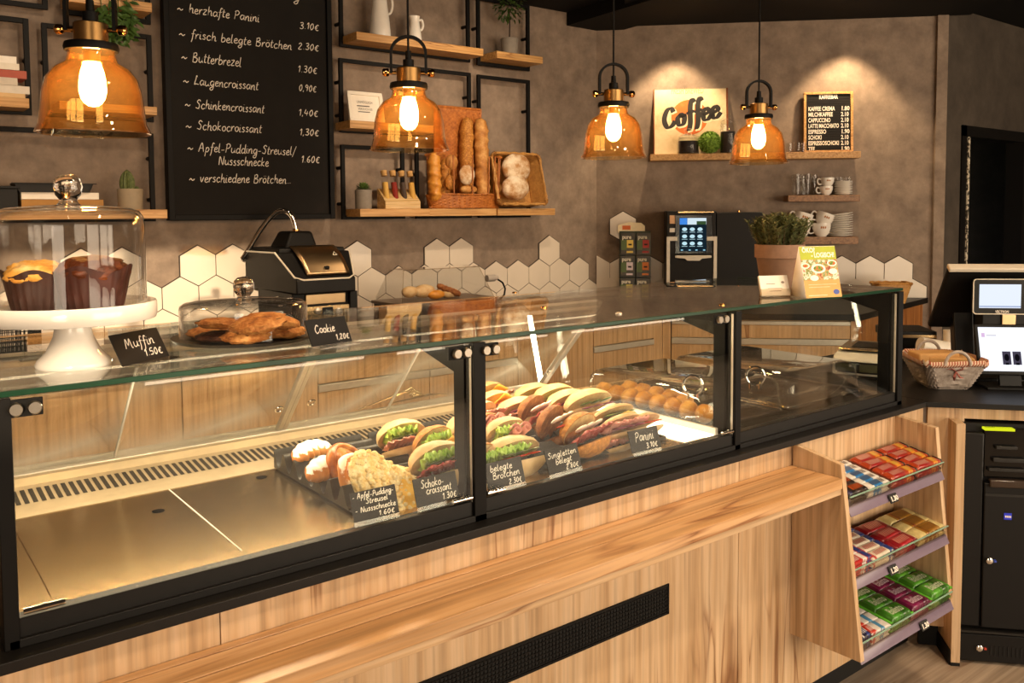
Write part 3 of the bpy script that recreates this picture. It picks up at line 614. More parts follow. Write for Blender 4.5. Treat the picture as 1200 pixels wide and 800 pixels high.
ep.prism([a_+EZ*.1, b_+EZ*.1, b_+EZ*.909, a_+EZ*.909], EY*.02); tag(ep.build('worktop_end_panel', wood('orange_oak', 2, '#b97a3e', '#9a5f2c', '#7a4520', sc=1)), 'orange oak side panel under the right end of the back worktop', 'panel')
# ================================================================== BLACKBOARD
YBd = 4.775
bb = thing('menu_blackboard', 'tall black menu board with chalk handwriting hung on the concrete wall', 'blackboard', (1.85, YBd, 1.57))
x0, x1 = 1.365, 2.335
f = MB()
for a in ((x0, x0+.03, 1.57, 3.0), (x1-.03, x1, 1.57, 3.0), (x0+.03, x1-.03, 1.57, 1.6), (x0+.03, x1-.03, 2.97, 3.0)): f.box(a[0], a[1], YBd-.03, YBd+.03, a[2], a[3])
f.build('frame', M['blackm'], bb, bevel=.003)
MB().box(x0+.03, x1-.03, YBd-.01, YBd+.02, 1.6, 2.97).build('writing_surface', M['board'], bb)
yt = YBd-.0105
def wline(t, u0, v0, u1, v1, xh, w=.0042):
    ch = MB(); a, b = py(u0, v0, yt), py(u1, v1, yt); chalk(ch, t, (a.x, yt, a.z), EX, EZ, -EY, xh, w, fit=b.x-a.x); ch.build('menu_line', M['chalk'], bb, smooth=0)
wline('~ herzhafte Panini', 207, 13, 304, 22, .026); wline('3.10€', 351, 33, 374, 35, .024)
wline('~ frisch belegte Brötchen', 209, 43, 342, 54, .026); wline('2.30€', 349, 57, 374, 60, .024)
wline('~ Butterbrezel', 212, 71, 283, 75, .029); wline('1.30€', 349, 84, 372, 87, .024)
wline('~ Laugencroissant', 214, 98, 303, 103, .027); wline('0,90€', 350, 106, 371, 109, .024)
wline('~ Schinkencroissant', 216, 126, 310, 132, .027); wline('1,40€', 350, 135, 373, 138, .024)
wline('~ Schokocroissant', 217, 151, 307, 156, .027); wline('1,30€', 351, 158, 374, 161, .024)
wline('~ Apfel-Pudding-Streusel/', 219, 177, 347, 186, .027); wline('Nussschnecke', 256, 193, 315, 196, .027); wline('1.60€', 353, 190, 375, 193, .025)
wline('~ verschiedene Brötchen…', 221, 213, 342, 218, .027)
wline('g', 344, 0, 351, 1, .026)
# ================================================================== WALL FRAMES AND BOARDS
def wframe(label, xa, xb, za, zb, stand):
    t = thing('wall_frame', label, 'wall frame', ((xa+xb)/2, 4.78, za), group='black steel frames carrying the wall shelves')
    b = .024; g = MB()
    g.box(xa, xa+b, 4.773, 4.793, za, zb); g.box(xb-b, xb, 4.773, 4.793, za, zb); g.box(xa+b, xb-b, 4.773, 4.793, za, za+b)
    g.box(xa+b, xb-b, 4.773, 4.793, zb-b, zb); g.build('steel_frame', M['blackm'], t, bevel=.0015)
    for x, z in stand:
        k = MB(); k.tube([(x, 4.793, z), (x, YW, z)], .011, 10); k.build('standoff', M['blackm'], t)
X = lambda u, v=150: py(u, v, 4.78).x
wframe('black steel wall frame behind the white jugs', 2.4, 3.36, 2.61, 3.06, ((2.412, 2.75), (3.348, 2.85)))
wframe('black steel wall frame behind the small tree in a grey pot', 3.42, 3.876, 2.6, 3.06, ((3.432, 2.85), (3.864, 2.83)))
wframe('wide black steel wall frame behind the white picture frame', 2.392, 3.364, 2.095, 2.54, ((2.404, 2.4), (2.404, 2.2), (3.352, 2.38)))
wframe('tall narrow black steel wall frame behind the slanted basket of round loaves', 3.42, 3.876, 1.566, 2.536, ((3.432, 2.36), (3.864, 2.32), (3.432, 1.75)))
xm0, xm1 = X(474, 220), X(487, 220)
wframe('black steel wall frame behind the succulent and the spice tubes', 2.395, xm0, 1.566, 2.02, ((2.407, 1.88), (2.407, 1.66), (xm0-.012, 1.88)))
wframe('black steel wall frame behind the wicker basket of baguettes', xm1, 3.36, 1.566, 2.02, ((xm1+.012, 1.85), (3.348, 1.85)))
xa0 = X(56, 5); xa1 = X(75, 10)
wframe('black steel wall frame cut off by the top left corner of the photo', -.2, xa0, 2.61, 3.06, ((xa0-.012, 2.8),))
wframe('black steel wall frame behind the trailing plant', xa1, 1.31, 2.6, 3.06, ((xa1+.012, 2.8), (1.298, 2.8)))
wframe('black steel wall frame behind the stack of books', -.2, .74, 2.09, 2.555, ((.728, 2.36), (.728, 2.15)))
wframe('black steel wall frame behind the nearest pendant lamp', .795, 1.31, 2.09, 2.545, ((.807, 2.36), (1.298, 2.36), (1.298, 2.14)))
wframe('wide black steel wall frame above the glass cake dome', .1, 1.305, 1.566, 2.03, ((1.293, 1.9), (1.293, 1.68), (.112, 1.8)))
def wboard(label, xa, xb, z0, z1, ya=4.6, yb=4.79):
    return tag(MB().box(xa, xb, ya, yb, z0, z1).build('wall_shelf_board', M['shelf'], bevel=.002), label, 'shelf', 'pine boards of the wall shelves')
ZR1, ZR2, ZR3 = 1.628, 2.15, 2.672
wboard('pine shelf board under the two white jugs', 2.42, 3.343, 2.625, ZR3)
wboard('pine shelf board under the small tree in a grey pot', 3.455, 3.85, 2.625, ZR3)
wboard('pine shelf board under the white picture frame', 2.367, 2.95, 2.104, ZR2)
wboard('pine shelf board under the succulent and the spice tubes', 2.425, 2.915, 1.581, ZR1)
wboard('pine shelf board under the big wicker basket of baguettes', 2.92, 3.447, 1.581, ZR1, 4.61)
wboard('pine shelf board under the slanted basket of round loaves', 3.452, 3.957, 1.581, ZR1)
wboard('pine shelf board holding the trailing plant at the top left', py(80, 5, 4.6).x, 1.269, 2.625, ZR3)
wboard('pine shelf board under the stack of books at the left edge', -.2, .703, 2.105, ZR2)
wboard('short pine shelf board showing right behind the nearest lamp shade', .83, 1.279, 2.108, ZR2)
wboard('pine shelf board under the cactus, left of the blackboard', .05, 1.315, 1.581, ZR1)

# ------------------------------------------------------------------ things on the wall shelves
def jug(label, u, hgt, r, handle=True):
    p = py(u, 40, 4.70); t = thing('white_jug', label, 'jug', (p.x, 4.70, ZR3), group='white ceramic jugs')
    q = MB(); k = r; h = hgt
    prof = [(k*.96, 0), (k, .006), (k*.97, h*.15), (k*.86, h*.4), (k*.72, h*.65), (k*.64, h*.82), (k*.7, h*.94), (k*.76, h), (k*.71, h), (k*.64, h*.93), (k*.58, h*.82), (0, h*.78)]
    vs = MB().lathe(prof, (0, 0, 0), 36)
    for v in vs.v:
        if v.z > h*.85 and v.x < -.3*k: v.x -= .25*k*(v.z/h-.85)/.15*max(0, (-v.x/k-.3))    # spout
    q.add([v+t.location for v in vs.v], vs.f); q.build('body', M['white'], t)
    pts = [t.location+Vector((k*.70, 0, h*.88)), t.location+Vector((k*1.15, 0, h*.9)), t.location+Vector((k*1.35, 0, h*.72)), t.location+Vector((k*1.15, 0, h*.55)), t.location+Vector((k*.78, 0, h*.5))]
    c = catmull([(a.x, a.z) for a in pts], 5); MB().tube([(a.x, 4.70, a.y) for a in c], .008, 8).build('handle', M['white'], t)
jug('tall white ceramic jug on the upper shelf, cut off by the photo edge', 445.5, .30, .066)
jug('smaller white ceramic jug behind the lamp cord on the upper shelf', 486, .165, .046)
def pot(mb_name, c, r, h, mat, parent, taper=.9, rim=0):
    q = MB(); prof = [(r*taper*.97, 0), (r*taper, .004), (r, h-.004), (r*.98, h), (r*.9, h), (r*.88, h*.85), (0, h*.85)]
    q.lathe(prof, c, 32); o = q.build(mb_name, mat, parent); return o
def leaf(mb, p, d, n_, L, w):
    d = d.normalized(); s = d.cross(n_).normalized(); n_ = s.cross(d)
    a = [p, p+d*L*.3+s*w*.8+n_*L*.04, p+d*L*.65+s*w*.7+n_*L*.02, p+d*L-n_*L*.1, p+d*L*.65-s*w*.7+n_*L*.02, p+d*L*.3-s*w*.8+n_*L*.04, p+d*L*.5-n_*L*.03]
    mb.add(a, [(0, 1, 6), (1, 2, 6), (2, 3, 6), (3, 4, 6), (4, 5, 6), (5, 0, 6)])
p = py(597, 60, 4.7)
t = thing('potted_tree', 'little thin stemmed tree in a grey ribbed pot on the upper right shelf', 'plant', (p.x, 4.7, ZR3))
pot('pot', t.location, .062, .115, M['potgrey'], t, .85)
MB().tube([t.location+EZ*.09, t.location+Vector((.004, 0, .2)), t.location+Vector((.002, 0, .30))], .0045, 6).build('stem', M['soil'], t)
lf = MB(); rnd = random.Random(3)
for i in range(170):
    a, b, r = rnd.uniform(0, 2*pi), rnd.uniform(-1, 1), .11*rnd.random()**.4
    d = Vector((cos(a)*math.sqrt(1-b*b), sin(a)*math.sqrt(1-b*b)*.8, b)); lf.v; leaf(lf, t.location+EZ*.335+d*r, (d+EZ*-.3+Vector((rnd.gauss(0, .4), rnd.gauss(0, .4), rnd.gauss(0, .4)))), EZ+EX*rnd.gauss(0, .3), .035, .011)
lf.build('foliage', M['leaf'], t, smooth=60)
# picture frame
a = py(408, 151, 4.70); t = thing('picture_frame', 'white picture frame with a printed motto leaning on the shelf', 'picture frame', (2.5, 4.7, ZR2))
q = frame(Vector((py(410, 151, 4.68).x, 4.68, ZR2+.001)), EX, Vector((0, sin(.2), cos(.2))), Vector((0, -cos(.2), sin(.2))))
w, h = .235, .19; g = MB()
for bx in ((0, w, 0, .022), (0, w, h-.022, h), (0, .022, .022, h-.022), (w-.022, w, .022, h-.022)): g.box(bx[0], bx[1], bx[2], bx[3], -.006, .012, T=q)
g.build('frame', M['offwhite'], t, bevel=.002)
MB().box(.02, w-.02, .02, h-.02, -.005, .004, T=q).build('print', M['paper'], t)
tx = MB(); ex, ey = q.to_3x3() @ EX, q.to_3x3() @ EY; O = q @ Vector((.058, .118, .0045))
text(tx, 'UNMÖGLICH', O, ex, ey, .022, fit=.105); tx.box(0, .085, -.020, -.014, 0, .0006, T=frame(O, ex, ey, ex.cross(ey))); text(tx, 'VERSUCH ES', O-ey*.042+ex*.004, ex, ey, .02, fit=.098); tx.box(.004, .084, -.056, -.051, 0, .0006, T=frame(O, ex, ey, ex.cross(ey)))
tx.build('motto_text', plain('print_ink', '#4a4440', .8), t, smooth=0)
# succulent
p = py(426, 244, 4.66); t = thing('potted_succulent', 'small succulent in a grey concrete pot beside the spice tubes', 'plant', (p.x, 4.66, ZR1))
pot('pot', t.location, .052, .115, M['potgrey'], t, .95)
lf = MB()
for i in range(46):
    a, e_ = i*2.4, .15+1.2*i/46; d = Vector((cos(a)*cos(e_), sin(a)*cos(e_), sin(e_))); leaf(lf, t.location+EZ*.112+d*.012, d, EZ, .045, .011)
lf.build('leaves', M['cucum'], t, smooth=60)
# spice tubes in a wooden stand
p0, p1 = py(449, 245, 4.64), py(490, 245, 4.64)
t = thing('spice_stand', 'slanted pale wooden stand holding four corked spice tubes', 'spice stand', ((p0.x+p1.x)/2, 4.66, ZR1))
zt = ZR1; xw = p1.x-p0.x
MB().prism([(p0.x, 4.61, zt), (p0.x, 4.61, zt+.045), (p0.x, 4.70, zt+.125), (p0.x, 4.715, zt+.125), (p0.x, 4.715, zt)], (xw, 0, 0)).build('stand', wood('pale_beech', 0, '#e0bf8a', '#d0a868', '#b98f50', sc=2), t, bevel=.002)
for i, (c, nm) in enumerate((('#e2b35a', 'yellow spice'), ('#8f2414', 'red spice'), ('#4a3a30', 'dark peppercorns'), ('#dca94e', 'golden spice'))):
    x = p0.x+.032+i*(xw-.064)/3; ax = Vector((0, .22, 1)).normalized(); b0 = Vector((x, 4.642, zt+.035))
    s = thing('spice_tube', 'corked glass tube of %s, %s in the wooden stand' % (nm, ('first from the left', 'second from the left', 'third from the left', 'rightmost')[i]), 'spice tube', b0, group='spice tubes in the stand')
    k = MB(); k.tube([b0, b0+ax*.006, b0+ax*.19], [.01, .021, .021], 14); k.build('glass_tube', M['dome'], s)
    k = MB(); k.tube([b0+ax*.003, b0+ax*.009, b0+ax*.13], [.008, .0185, .0185], 14); k.build('filling', mottled('spice_%d' % i, [(.3, c), (.7, c)], sc=200, bump=.6), s)
    k = MB(); k.tube([b0+ax*.172, b0+ax*.205], [.018, .0205], 14); k.build('cork', plain('cork', '#c79a5e', .8), s)
# ------------------------------------------------------------------ wicker baskets and bread
def woven(mb, fn, nu, nv, amp, closed=True):
    """fn(s in 0..1, t in 0..1) -> (point, outward normal); over-under weave displacement"""
    def g(s, t):
        p, n = fn(s, t); i = int(t*nv+.5); return p+n*amp*sin(s*nu*pi+pi*(i % 2))*(1 if 0 < t < 1 else .3)
    mb.grid(g, nu*4, nv)
def rope(mb, pts, r, twist=40, closed=True):
    n = len(pts); 
    for ph in (0, pi):
        q = []
        for i, p in enumerate(pts):
            a = ph+2*pi*twist*i/n; tgt = (Vector(pts[(i+1) % n])-Vector(pts[i-1])).normalized(); u = tgt.cross(EZ); u = u.normalized() if u.length > .01 else EX; w = tgt.cross(u)
            q.append(Vector(p)+(u*cos(a)+w*sin(a))*r*.6)
        mb.tube(q, r*.75, 6, closed=closed)
def oval(c, a, b, z, n=96, s0=0, s1=1): return [Vector((c.x+a*cos(2*pi*(s0+(s1-s0)*i/n)), c.y+b*sin(2*pi*(s0+(s1-s0)*i/n)), z)) for i in range(n)]
xl, xr = py(500, 235, 4.7).x, py(584, 235, 4.7).x; bc = Vector(((xl+xr)/2, 4.69, 0)); ba = (xr-xl)/2; bb_ = .095
bk = thing('bread_basket', 'large reddish wicker basket with a high woven back holding baguettes', 'basket', (bc.x, bc.y, ZR1))
q = MB()
woven(q, lambda s, t: (Vector((bc.x+(ba*.92+t*.03)*cos(2*pi*s), bc.y+(bb_*.9+t*.01)*sin(2*pi*s), ZR1+.004+t*.085)), Vector((cos(2*pi*s), sin(2*pi*s), 0))), 44, 9, .004)
q.prism(oval(bc, ba*.92, bb_*.9, ZR1+.003, 32), (0, 0, .006)); q.build('woven_trough', M['wick'], bk, smooth=60, solid=.004)
q = MB(); rope(q, oval(bc, ba*.97, bb_+.004, ZR1+.092), .007, 46); rope(q, oval(bc, ba*.93, bb_*.92, ZR1+.008), .006, 46); q.build('rope_rim', M['wick'], bk)
BKZ = py(535, 126, 4.745).z; bx0, bx1 = py(508, 125, 4.76).x, py(561, 125, 4.76).x
q = MB(); woven(q, lambda s, t: (Vector((bx0+(bx1-bx0)*s, 4.763-.02*t, ZR1+.07+t*(BKZ-ZR1-.075))), -EY), 22, 46, .005); q.build('woven_back', M['wick'], bk, smooth=60, solid=.006)
q = MB()
for pts in ([(bx0, 4.76, ZR1+.07), (bx0, 4.742, BKZ)], [(bx1, 4.76, ZR1+.07), (bx1, 4.742, BKZ)], [(bx0, 4.742, BKZ-.002), (bx1, 4.742, BKZ-.002)]): q.tube(pts, .009, 8)
q.build('back_frame', M['wick'], bk)
st = MB(); top = oval(bc, ba*1.02, bb_+.006, ZR1+.345, 96)
for i in range(0, 96, 4):
    p = top[i]; a = 2*pi*i/96
    if sin(a) > .2 : continue
    if -.75 < cos(a) < .62 and i % 8: continue
    st.tube([(bc.x+ba*.95*cos(a), bc.y+bb_*sin(a), ZR1+.08), (bc.x+ba*1.0*cos(a), bc.y+(bb_+.005)*sin(a), ZR1+.345)], .0048, 6)
st.build('stake', M['wick'], bk); 
rp = MB(); rp_pts = [p for p in oval(bc, ba*1.02, bb_+.006, ZR1+.345, 96)]
rope(rp, [rp_pts[i % 96] for i in range(46, 62)], .008, 9, closed=False); rope(rp, [rp_pts[i % 96] for i in range(84, 100)], .008, 9, closed=False); rp.build('top_rope', M['wick'], bk)
def baguette(name, label, p0, p1, r, mat, group, seed, scores=6):
    p0, p1 = Vector(p0), Vector(p1); ax = (p1-p0); L = ax.length; ax.normalize(); T = frame(p0, ax.orthogonal().normalized(), ax.cross(ax.orthogonal().normalized()), ax)
    mb = MB(); n = 44; m_ = 18; vs = []
    for i in range(n+1):
        t = i/n; e_ = min(1, (1-(2*t-1)**8))**.5 if 0 < t < 1 else .05
        for j in range(m_):
            a = 2*pi*j/m_; sw = .14*max(0, sin((t*scores+a/(2*pi)*.9)*2*pi))**2
            rr_ = r*(e_*(.9+sw)+.12*nz((cos(a), sin(a), t*9), 1.4, seed)*e_); vs.append(T @ Vector((rr_*cos(a), rr_*sin(a), t*L)))
    mb.add(vs, [(i*m_+j, i*m_+(j+1) % m_, (i+1)*m_+(j+1) % m_, (i+1)*m_+j) for i in range(n) for j in range(m_)]+[tuple(range(m_-1, -1, -1)), tuple(n*m_+j for j in range(m_))])
    return tag(mb.build(name, mat, smooth=60), label, 'bread', group)
def bp_(u, v, y): q = py(u, v, y); return (q.x, y, q.z)
BG = 'baguettes in the large wicker basket'
zb = ZR1+.014
def bag(label, u0, u1, v1, y0, y1, r, mat, seed, sc=6):
    a = py(u0, 228, y0); b = py(u1, v1, y1); baguette('baguette', label, (a.x, y0, zb+.03), (b.x, y1, b.z), r, mat, BG, seed, sc)
bag('seeded baguette standing upright, left one of the tall pair in the wicker basket', 546, 547, 137, 4.69, 4.705, .050, M['seedb'], 1)
bag('crusty baguette standing upright, right one of the tall pair in the wicker basket', 566, 563, 138, 4.655, 4.685, .052, M['crust'], 2, 9)
bag('short golden baguette at the left of the wicker basket', 510, 508, 178, 4.66, 4.67, .046, M['golden'], 3, 5)
bag('dark seeded baguette leaning at the right side of the wicker basket', 578, 580, 190, 4.68, 4.69, .032, M['seedb'], 4, 5)
bag('seeded short baguette standing low behind the left bars of the wicker basket', 521, 522, 185, 4.70, 4.71, .038, M['seedb'], 5, 5)
def loaf(name, label, u, v, y, r, mat, group, seed, cat='bread', T=None):
    p = py(u, v, y); mb = MB(); mb.ell((p.x, y, p.z), r, T=T, nu=28, nv=18, fn=lambda d: 1+.05*nz(d, 2.2, seed)+.02*nz(d, 7, seed)-.05*max(0, 1-abs(d.x*.7+d.z*.7-.15*sin(d.y*4))*9)*(d.z > -.2))
    return tag(mb.build(name, mat, smooth=60), label, cat, group)
loaf('bread_roll', 'floury bread roll at the middle of the wicker basket beside the tall baguettes', 547, 205, 4.625, (.06, .03, .065), M['loaf'], 'rolls in the large wicker basket', 5)
loaf('bread_roll', 'crusty bread roll lying lowest in the wicker basket under the tall baguettes', 549, 222, 4.635, (.066, .03, .028), M['crust'], 'rolls in the large wicker basket', 6)
loaf('bread_roll', 'knobbly seeded roll low behind the left bars of the wicker basket', 527, 214, 4.65, (.036, .03, .05), M['seedb'], 'rolls in the large wicker basket', 7)
loaf('bread_roll', 'pale bread roll above the knobbly seeded roll in the wicker basket', 529, 190, 4.675, (.045, .03, .05), M['crust'], 'rolls in the large wicker basket', 8)
# slanted rectangular basket with two round loaves
x0_, x1_ = py(574, 225, 4.66).x, py(632, 225, 4.66).x
sb = thing('bread_basket', 'slanted rectangular wicker basket showing two round loaves, on the shelf right', 'basket', ((x0_+x1_)/2, 4.68, ZR1))
th = radians(76); q = frame(Vector(((x0_+x1_)/2, 4.60, ZR1+.035)), EX, Vector((0, cos(th), sin(th))), Vector((0, -sin(th), cos(th))))   # basket lies tilted: local y up the slope, z out of the mouth
hw, hl_, dp = (x1_-x0_)/2*.82, .33, .13
def rectpt(s, z):
    P = rrect(2*hw*(1+.18*z/dp), hl_*(1+.08*z/dp), .035, 6); n = len(P); f_ = s*n; i = int(f_) % n; k = f_-int(f_); a, b = P[i], P[(i+1) % n]; return Vector((a[0]+(b[0]-a[0])*k, a[1]+(b[1]-a[1])*k+hl_/2, z))
mb = MB()
def gg(s, t):
    c = rectpt(s, 0)-Vector((0, hl_/2, 0)); z = t*dp-dp*.75; p = rectpt(s, z+dp*.75); p.z = z
    return q @ p, q.to_3x3() @ Vector((c.x, c.y, 0)).normalized()
woven(mb, gg, 40, 10, .004); mb.prism([q @ (Vector((a[0], a[1]+hl_/2, -dp*.75))) for a in rrect(2*hw, hl_, .035, 6)], q.to_3x3() @ Vector((0, 0, -.006)))
mb.build('woven_body', M['wickl'], sb, smooth=60, solid=.005)
mb = MB(); rim = []
for i in range(120): p = rectpt(i/120, dp); p.z = dp*.25; rim.append(q @ p)
rope(mb, rim, .010, 50); mb.build('rope_rim', M['wickl'], sb)
loaf('round_loaf', 'upper round floury loaf in the slanted wicker basket', 605, 197, 4.645, (.118, .055, .10), M['loaf'], 'round loaves in the slanted basket', 11)
loaf('round_loaf', 'lower round cracked loaf in the slanted wicker basket', 604, 220, 4.61, (.112, .055, .086), M['loaf'], 'round loaves in the slanted basket', 12)
# ------------------------------------------------------------------ left shelves: books, trailing plant, cactus, trays
zb_ = ZR2; cols = ['#d7b27a', '#d9cfc0', '#cbbfae', '#a8452a', '#e5dccb', '#efe8dc']; hs = [.022, .036, .034, .036, .03, .032]; ws = [.0, .02, -.03, .01, -.02, -.03]
names = ['bottom book of the stack, tan with a thick edge', 'cream paperback second from the bottom of the book stack', 'grey white paperback third from the bottom of the book stack', 'rust red book in the middle of the stack at the left edge', 'white paperback second from the top of the book stack', 'topmost white paperback of the stack at the left edge']
for i in range(6):
    xe = py(29, 105, 4.63).x+ws[i]; t = thing('book', names[i], 'book', (xe-.1, 4.7, zb_), group='books stacked at the left edge')
    MB().box(xe-.24, xe, 4.625+.005*(i % 2), 4.78, zb_, zb_+.003).box(xe-.24, xe, 4.625+.005*(i % 2), 4.78, zb_+hs[i]-.003, zb_+hs[i]).box(xe-.24, xe, 4.622+.005*(i % 2), 4.626+.005*(i % 2), zb_, zb_+hs[i]).build('cover', plain('cover_%d' % i, cols[i], .5), t)
    MB().box(xe-.237, xe-.003, 4.63+.005*(i % 2), 4.777, zb_+.003, zb_+hs[i]-.003).build('pages', M['paper'], t); zb_ += hs[i]+.0005
t = thing('trailing_plant', 'leafy green plant hanging down from the top left shelf behind the lamp', 'plant', (1.0, 4.66, ZR3))
pot('pot', Vector((1.0, 4.70, ZR3)), .07, .12, M['potgrey'], t)
lf = MB(); rnd = random.Random(5)
for i in range(260):
    u, v = rnd.gauss(135, 16), rnd.gauss(28, 13)
    if v > 52 or u < 96 or u > 160: continue
    y = 4.55+rnd.random()*.06; p = py(u, v, y); leaf(lf, p, Vector((rnd.gauss(0, 1), -.4+rnd.gauss(0, .3), -.5+rnd.gauss(0, .5))), Vector((rnd.gauss(0, .4), -1, .5)), .05, .014)
for i in range(60):
    a = rnd.uniform(0, 2*pi); leaf(lf, Vector((1.0+.06*cos(a), 4.70+.06*sin(a), ZR3+.12+rnd.random()*.05)), Vector((cos(a), sin(a), .4)), EZ, .055, .014)
lf.build('foliage', M['leaf'], t, smooth=60)
st = MB()
for u in (110, 120, 130, 140, 150):
    a = py(u, 40, 4.575); st.tube([(1.0+(u-130)*.0015, 4.68, ZR3+.11), (a.x, 4.60, ZR3+.05), (a.x, 4.585, ZR3-.01), (a.x, 4.575, a.z)], .0025, 5)
st.build('vines', M['leaf'], t)
p = py(153, 243, 4.66); t = thing('potted_cactus', 'small cactus in a beige pot at the end of the shelf left of the blackboard', 'plant', (p.x, 4.66, ZR1))
pot('pot', t.location, .062, .105, plain('beige_pot', '#9a8a72', .7, bump=.05), t, .93)
def cactus(c, r, h):
    mb = MB(); vs = []
    for i in range(13):
        t_ = i/12; rr_ = r*(math.sin(pi*(.18+.82*t_)))**.6 if t_ < 1 else .001
        for j in range(44): a = 2*pi*j/44; k = rr_*(1+.1*cos(11*a)); vs.append(c+Vector((k*cos(a), k*sin(a), h*t_)))
    mb.add(vs, [(i*44+j, i*44+(j+1) % 44, (i+1)*44+(j+1) % 44, (i+1)*44+j) for i in range(12) for j in range(44)]); return mb
mb = cactus(t.location+Vector((-.012, 0, .088)), .034, .115); c2 = cactus(t.location+Vector((.033, 0, .088)), .014, .032); mb.add(c2.v, c2.f); mb.build('cactus_body', mottled('cactus_skin', [(.3, '#3d4a26'), (.6, '#66703f'), (.85, '#b9a86a')], sc=70, bump=.3), t, smooth=60)
def traybox(label, u0, u1, v0, v1, y, y2):
    a, b = py(u0, v0, y), py(u1, v1, y); t = MB(); k = .012
    t.box(a.x+.02, b.x-.02, y+.004, y2-.004, b.z, b.z+.004)
    t.prism([(a.x, y, a.z), (b.x, y, a.z), (b.x-.02, y, b.z), (a.x+.02, y, b.z)], (0, .004, 0)); t.prism([(a.x, y2, a.z), (b.x, y2, a.z), (b.x-.02, y2, b.z), (a.x+.02, y2, b.z)], (0, -.004, 0))
    t.prism([(a.x, y, a.z), (a.x+.02, y, b.z), (a.x+.02, y2, b.z), (a.x, y2, a.z)], (.004, 0, 0)); t.prism([(b.x-.004, y, a.z), (b.x-.024, y, b.z), (b.x-.024, y2, b.z), (b.x-.004, y2, a.z)], (.004, 0, 0))
    t.box(a.x-.012, b.x+.012, y-.01, y+.002, a.z-.004, a.z); 
    return tag(t.build('black_tray', M['plastic'], bevel=.001), label, 'tray')
zt = ZR1
for i, (nm, x_0, x_1, h, mt) in enumerate((('lowest brown box of the stack beside the cake dome knob', .66, 1.02, .05, plain('kraft', '#a5793f', .8)), ('flat bundle of papers lying on the brown box under the black tray', .66, 1.0, .035, M['paper']))):
    tag(MB().box(x_0, x_1, 4.64, 4.76, zt, zt+h-.001).build('paper_stack' if i else 'cardboard_box', mt, bevel=.002), nm, 'paper' if i else 'box'); zt += h
a_ = py(15, 207, 4.62); 
tb_ = traybox('black plastic tray on top of the paper bundle behind the cake dome', 16, 110, 207, 219, 4.63, 4.77); dz_ = zt-py(110, 219, 4.63).z
tb_.location.z += dz_
tag(MB().box(.1, .645, 4.63, 4.77, ZR1, ZR1+.10).box(.09, .655, 4.62, 4.78, ZR1+.10, ZR1+.112).build('black_box', M['plastic'], bevel=.002), 'low black lidded box on the shelf at the left edge behind the dome', 'box')
# ================================================================== DIAGONAL WALL SHELVES
def dq(d=0): return frame(D(0, d, 0), ES, EN, EZ)      # local x along wall, y out of wall, z up
TD = dq()
def dshelf(label, u0, u1, vt, vb, d0, mat):
    s0, z1 = sz(u0, vt, d0); s1, _ = sz(u1, vt, d0); _, z0 = sz((u0+u1)/2, vb, d0)
    _, z1 = sz((u0+u1)/2, vt, d0)
    tag(MB().box(s0, s1, .0, d0, z0, z1, T=TD).build('wall_shelf_board', mat, bevel=.002), label, 'shelf', 'oak boards on the diagonal wall'); return z1
ZA = dshelf('long oak shelf under the coffee picture and the drinks board', 762, 1009, 178.8, 186.5, .18, M['shelf'])
ZBs = dshelf('brown oak shelf under the tall glasses and small cups', 924, 1008, 228.5, 236, .18, M['shelfd'])
ZCs = dshelf('lowest brown oak shelf under the stacked cups, behind the heather pot', 912, 1006, 277.5, 286, .18, M['shelfd'])
# coffee picture
s0, za = sz(765.5, 177, .05); s1, zt = sz(854, 94, .03)
t = thing('coffee_picture', 'cream retro metal picture with black coffee lettering on an orange disc', 'picture', D((s0+s1)/2, .05, ZA))
s0 = sz(766, 177, .09)[0]; s1 = sz(854, 177, .09)[0]; w = s1-s0; h = zt-ZA
O = D(s0, .085, ZA+.002); ez = (EZ*cos(.17)-EN*sin(.17)); q = frame(O, ES, ez, ES.cross(ez)); qe = q.to_3x3()
MB().box(0, w, 0, h, -.012, 0, T=q).build('panel', mottled('aged_cream_paint', [(.25, '#b08a58'), (.42, '#d9c095'), (.6, '#e6d2aa'), (.8, '#ecdcb8')], sc=4, rough=.5, bump=.03), t, bevel=.004)
eg = MB(); b = .008
for a in ((0, w, h-b, h), (0, b, 0, h), (w-b*1.6, w, 0, h)): eg.box(a[0], a[1], a[2], a[3], -.0125, .0007, T=q)
eg.build('rusty_edge', mottled('rust_edge', [(.3, '#5d2f16'), (.6, '#8a4a22'), (.8, '#c29a62')], sc=12, rough=.7), t)
dk = MB(); R = w*.245; dk.add([q @ Vector((w*.485+R*cos(2*pi*i/48), h*.515+R*sin(2*pi*i/48), .0008)) for i in range(48)], [tuple(range(48))]); dk.build('orange_disc', mottled('worn_orange', [(.3, '#c2571c'), (.6, '#d9702c'), (.85, '#e9a05c')], sc=9), t)
tx = MB(); text(tx, 'FRESH BREWED', q @ Vector((w*.24, h*.845, .001)), qe @ EX, qe @ EY, .075, fit=w*.43); tx.build('small_lettering', plain('faded_brown_ink', '#c08a5a', .8), t, smooth=0)
cf = MB(); ang = .20; ex = (qe @ EX)*cos(ang)+(qe @ EY)*sin(ang); ey = -(qe @ EX)*sin(ang)+(qe @ EY)*cos(ang); en = qe @ EZ
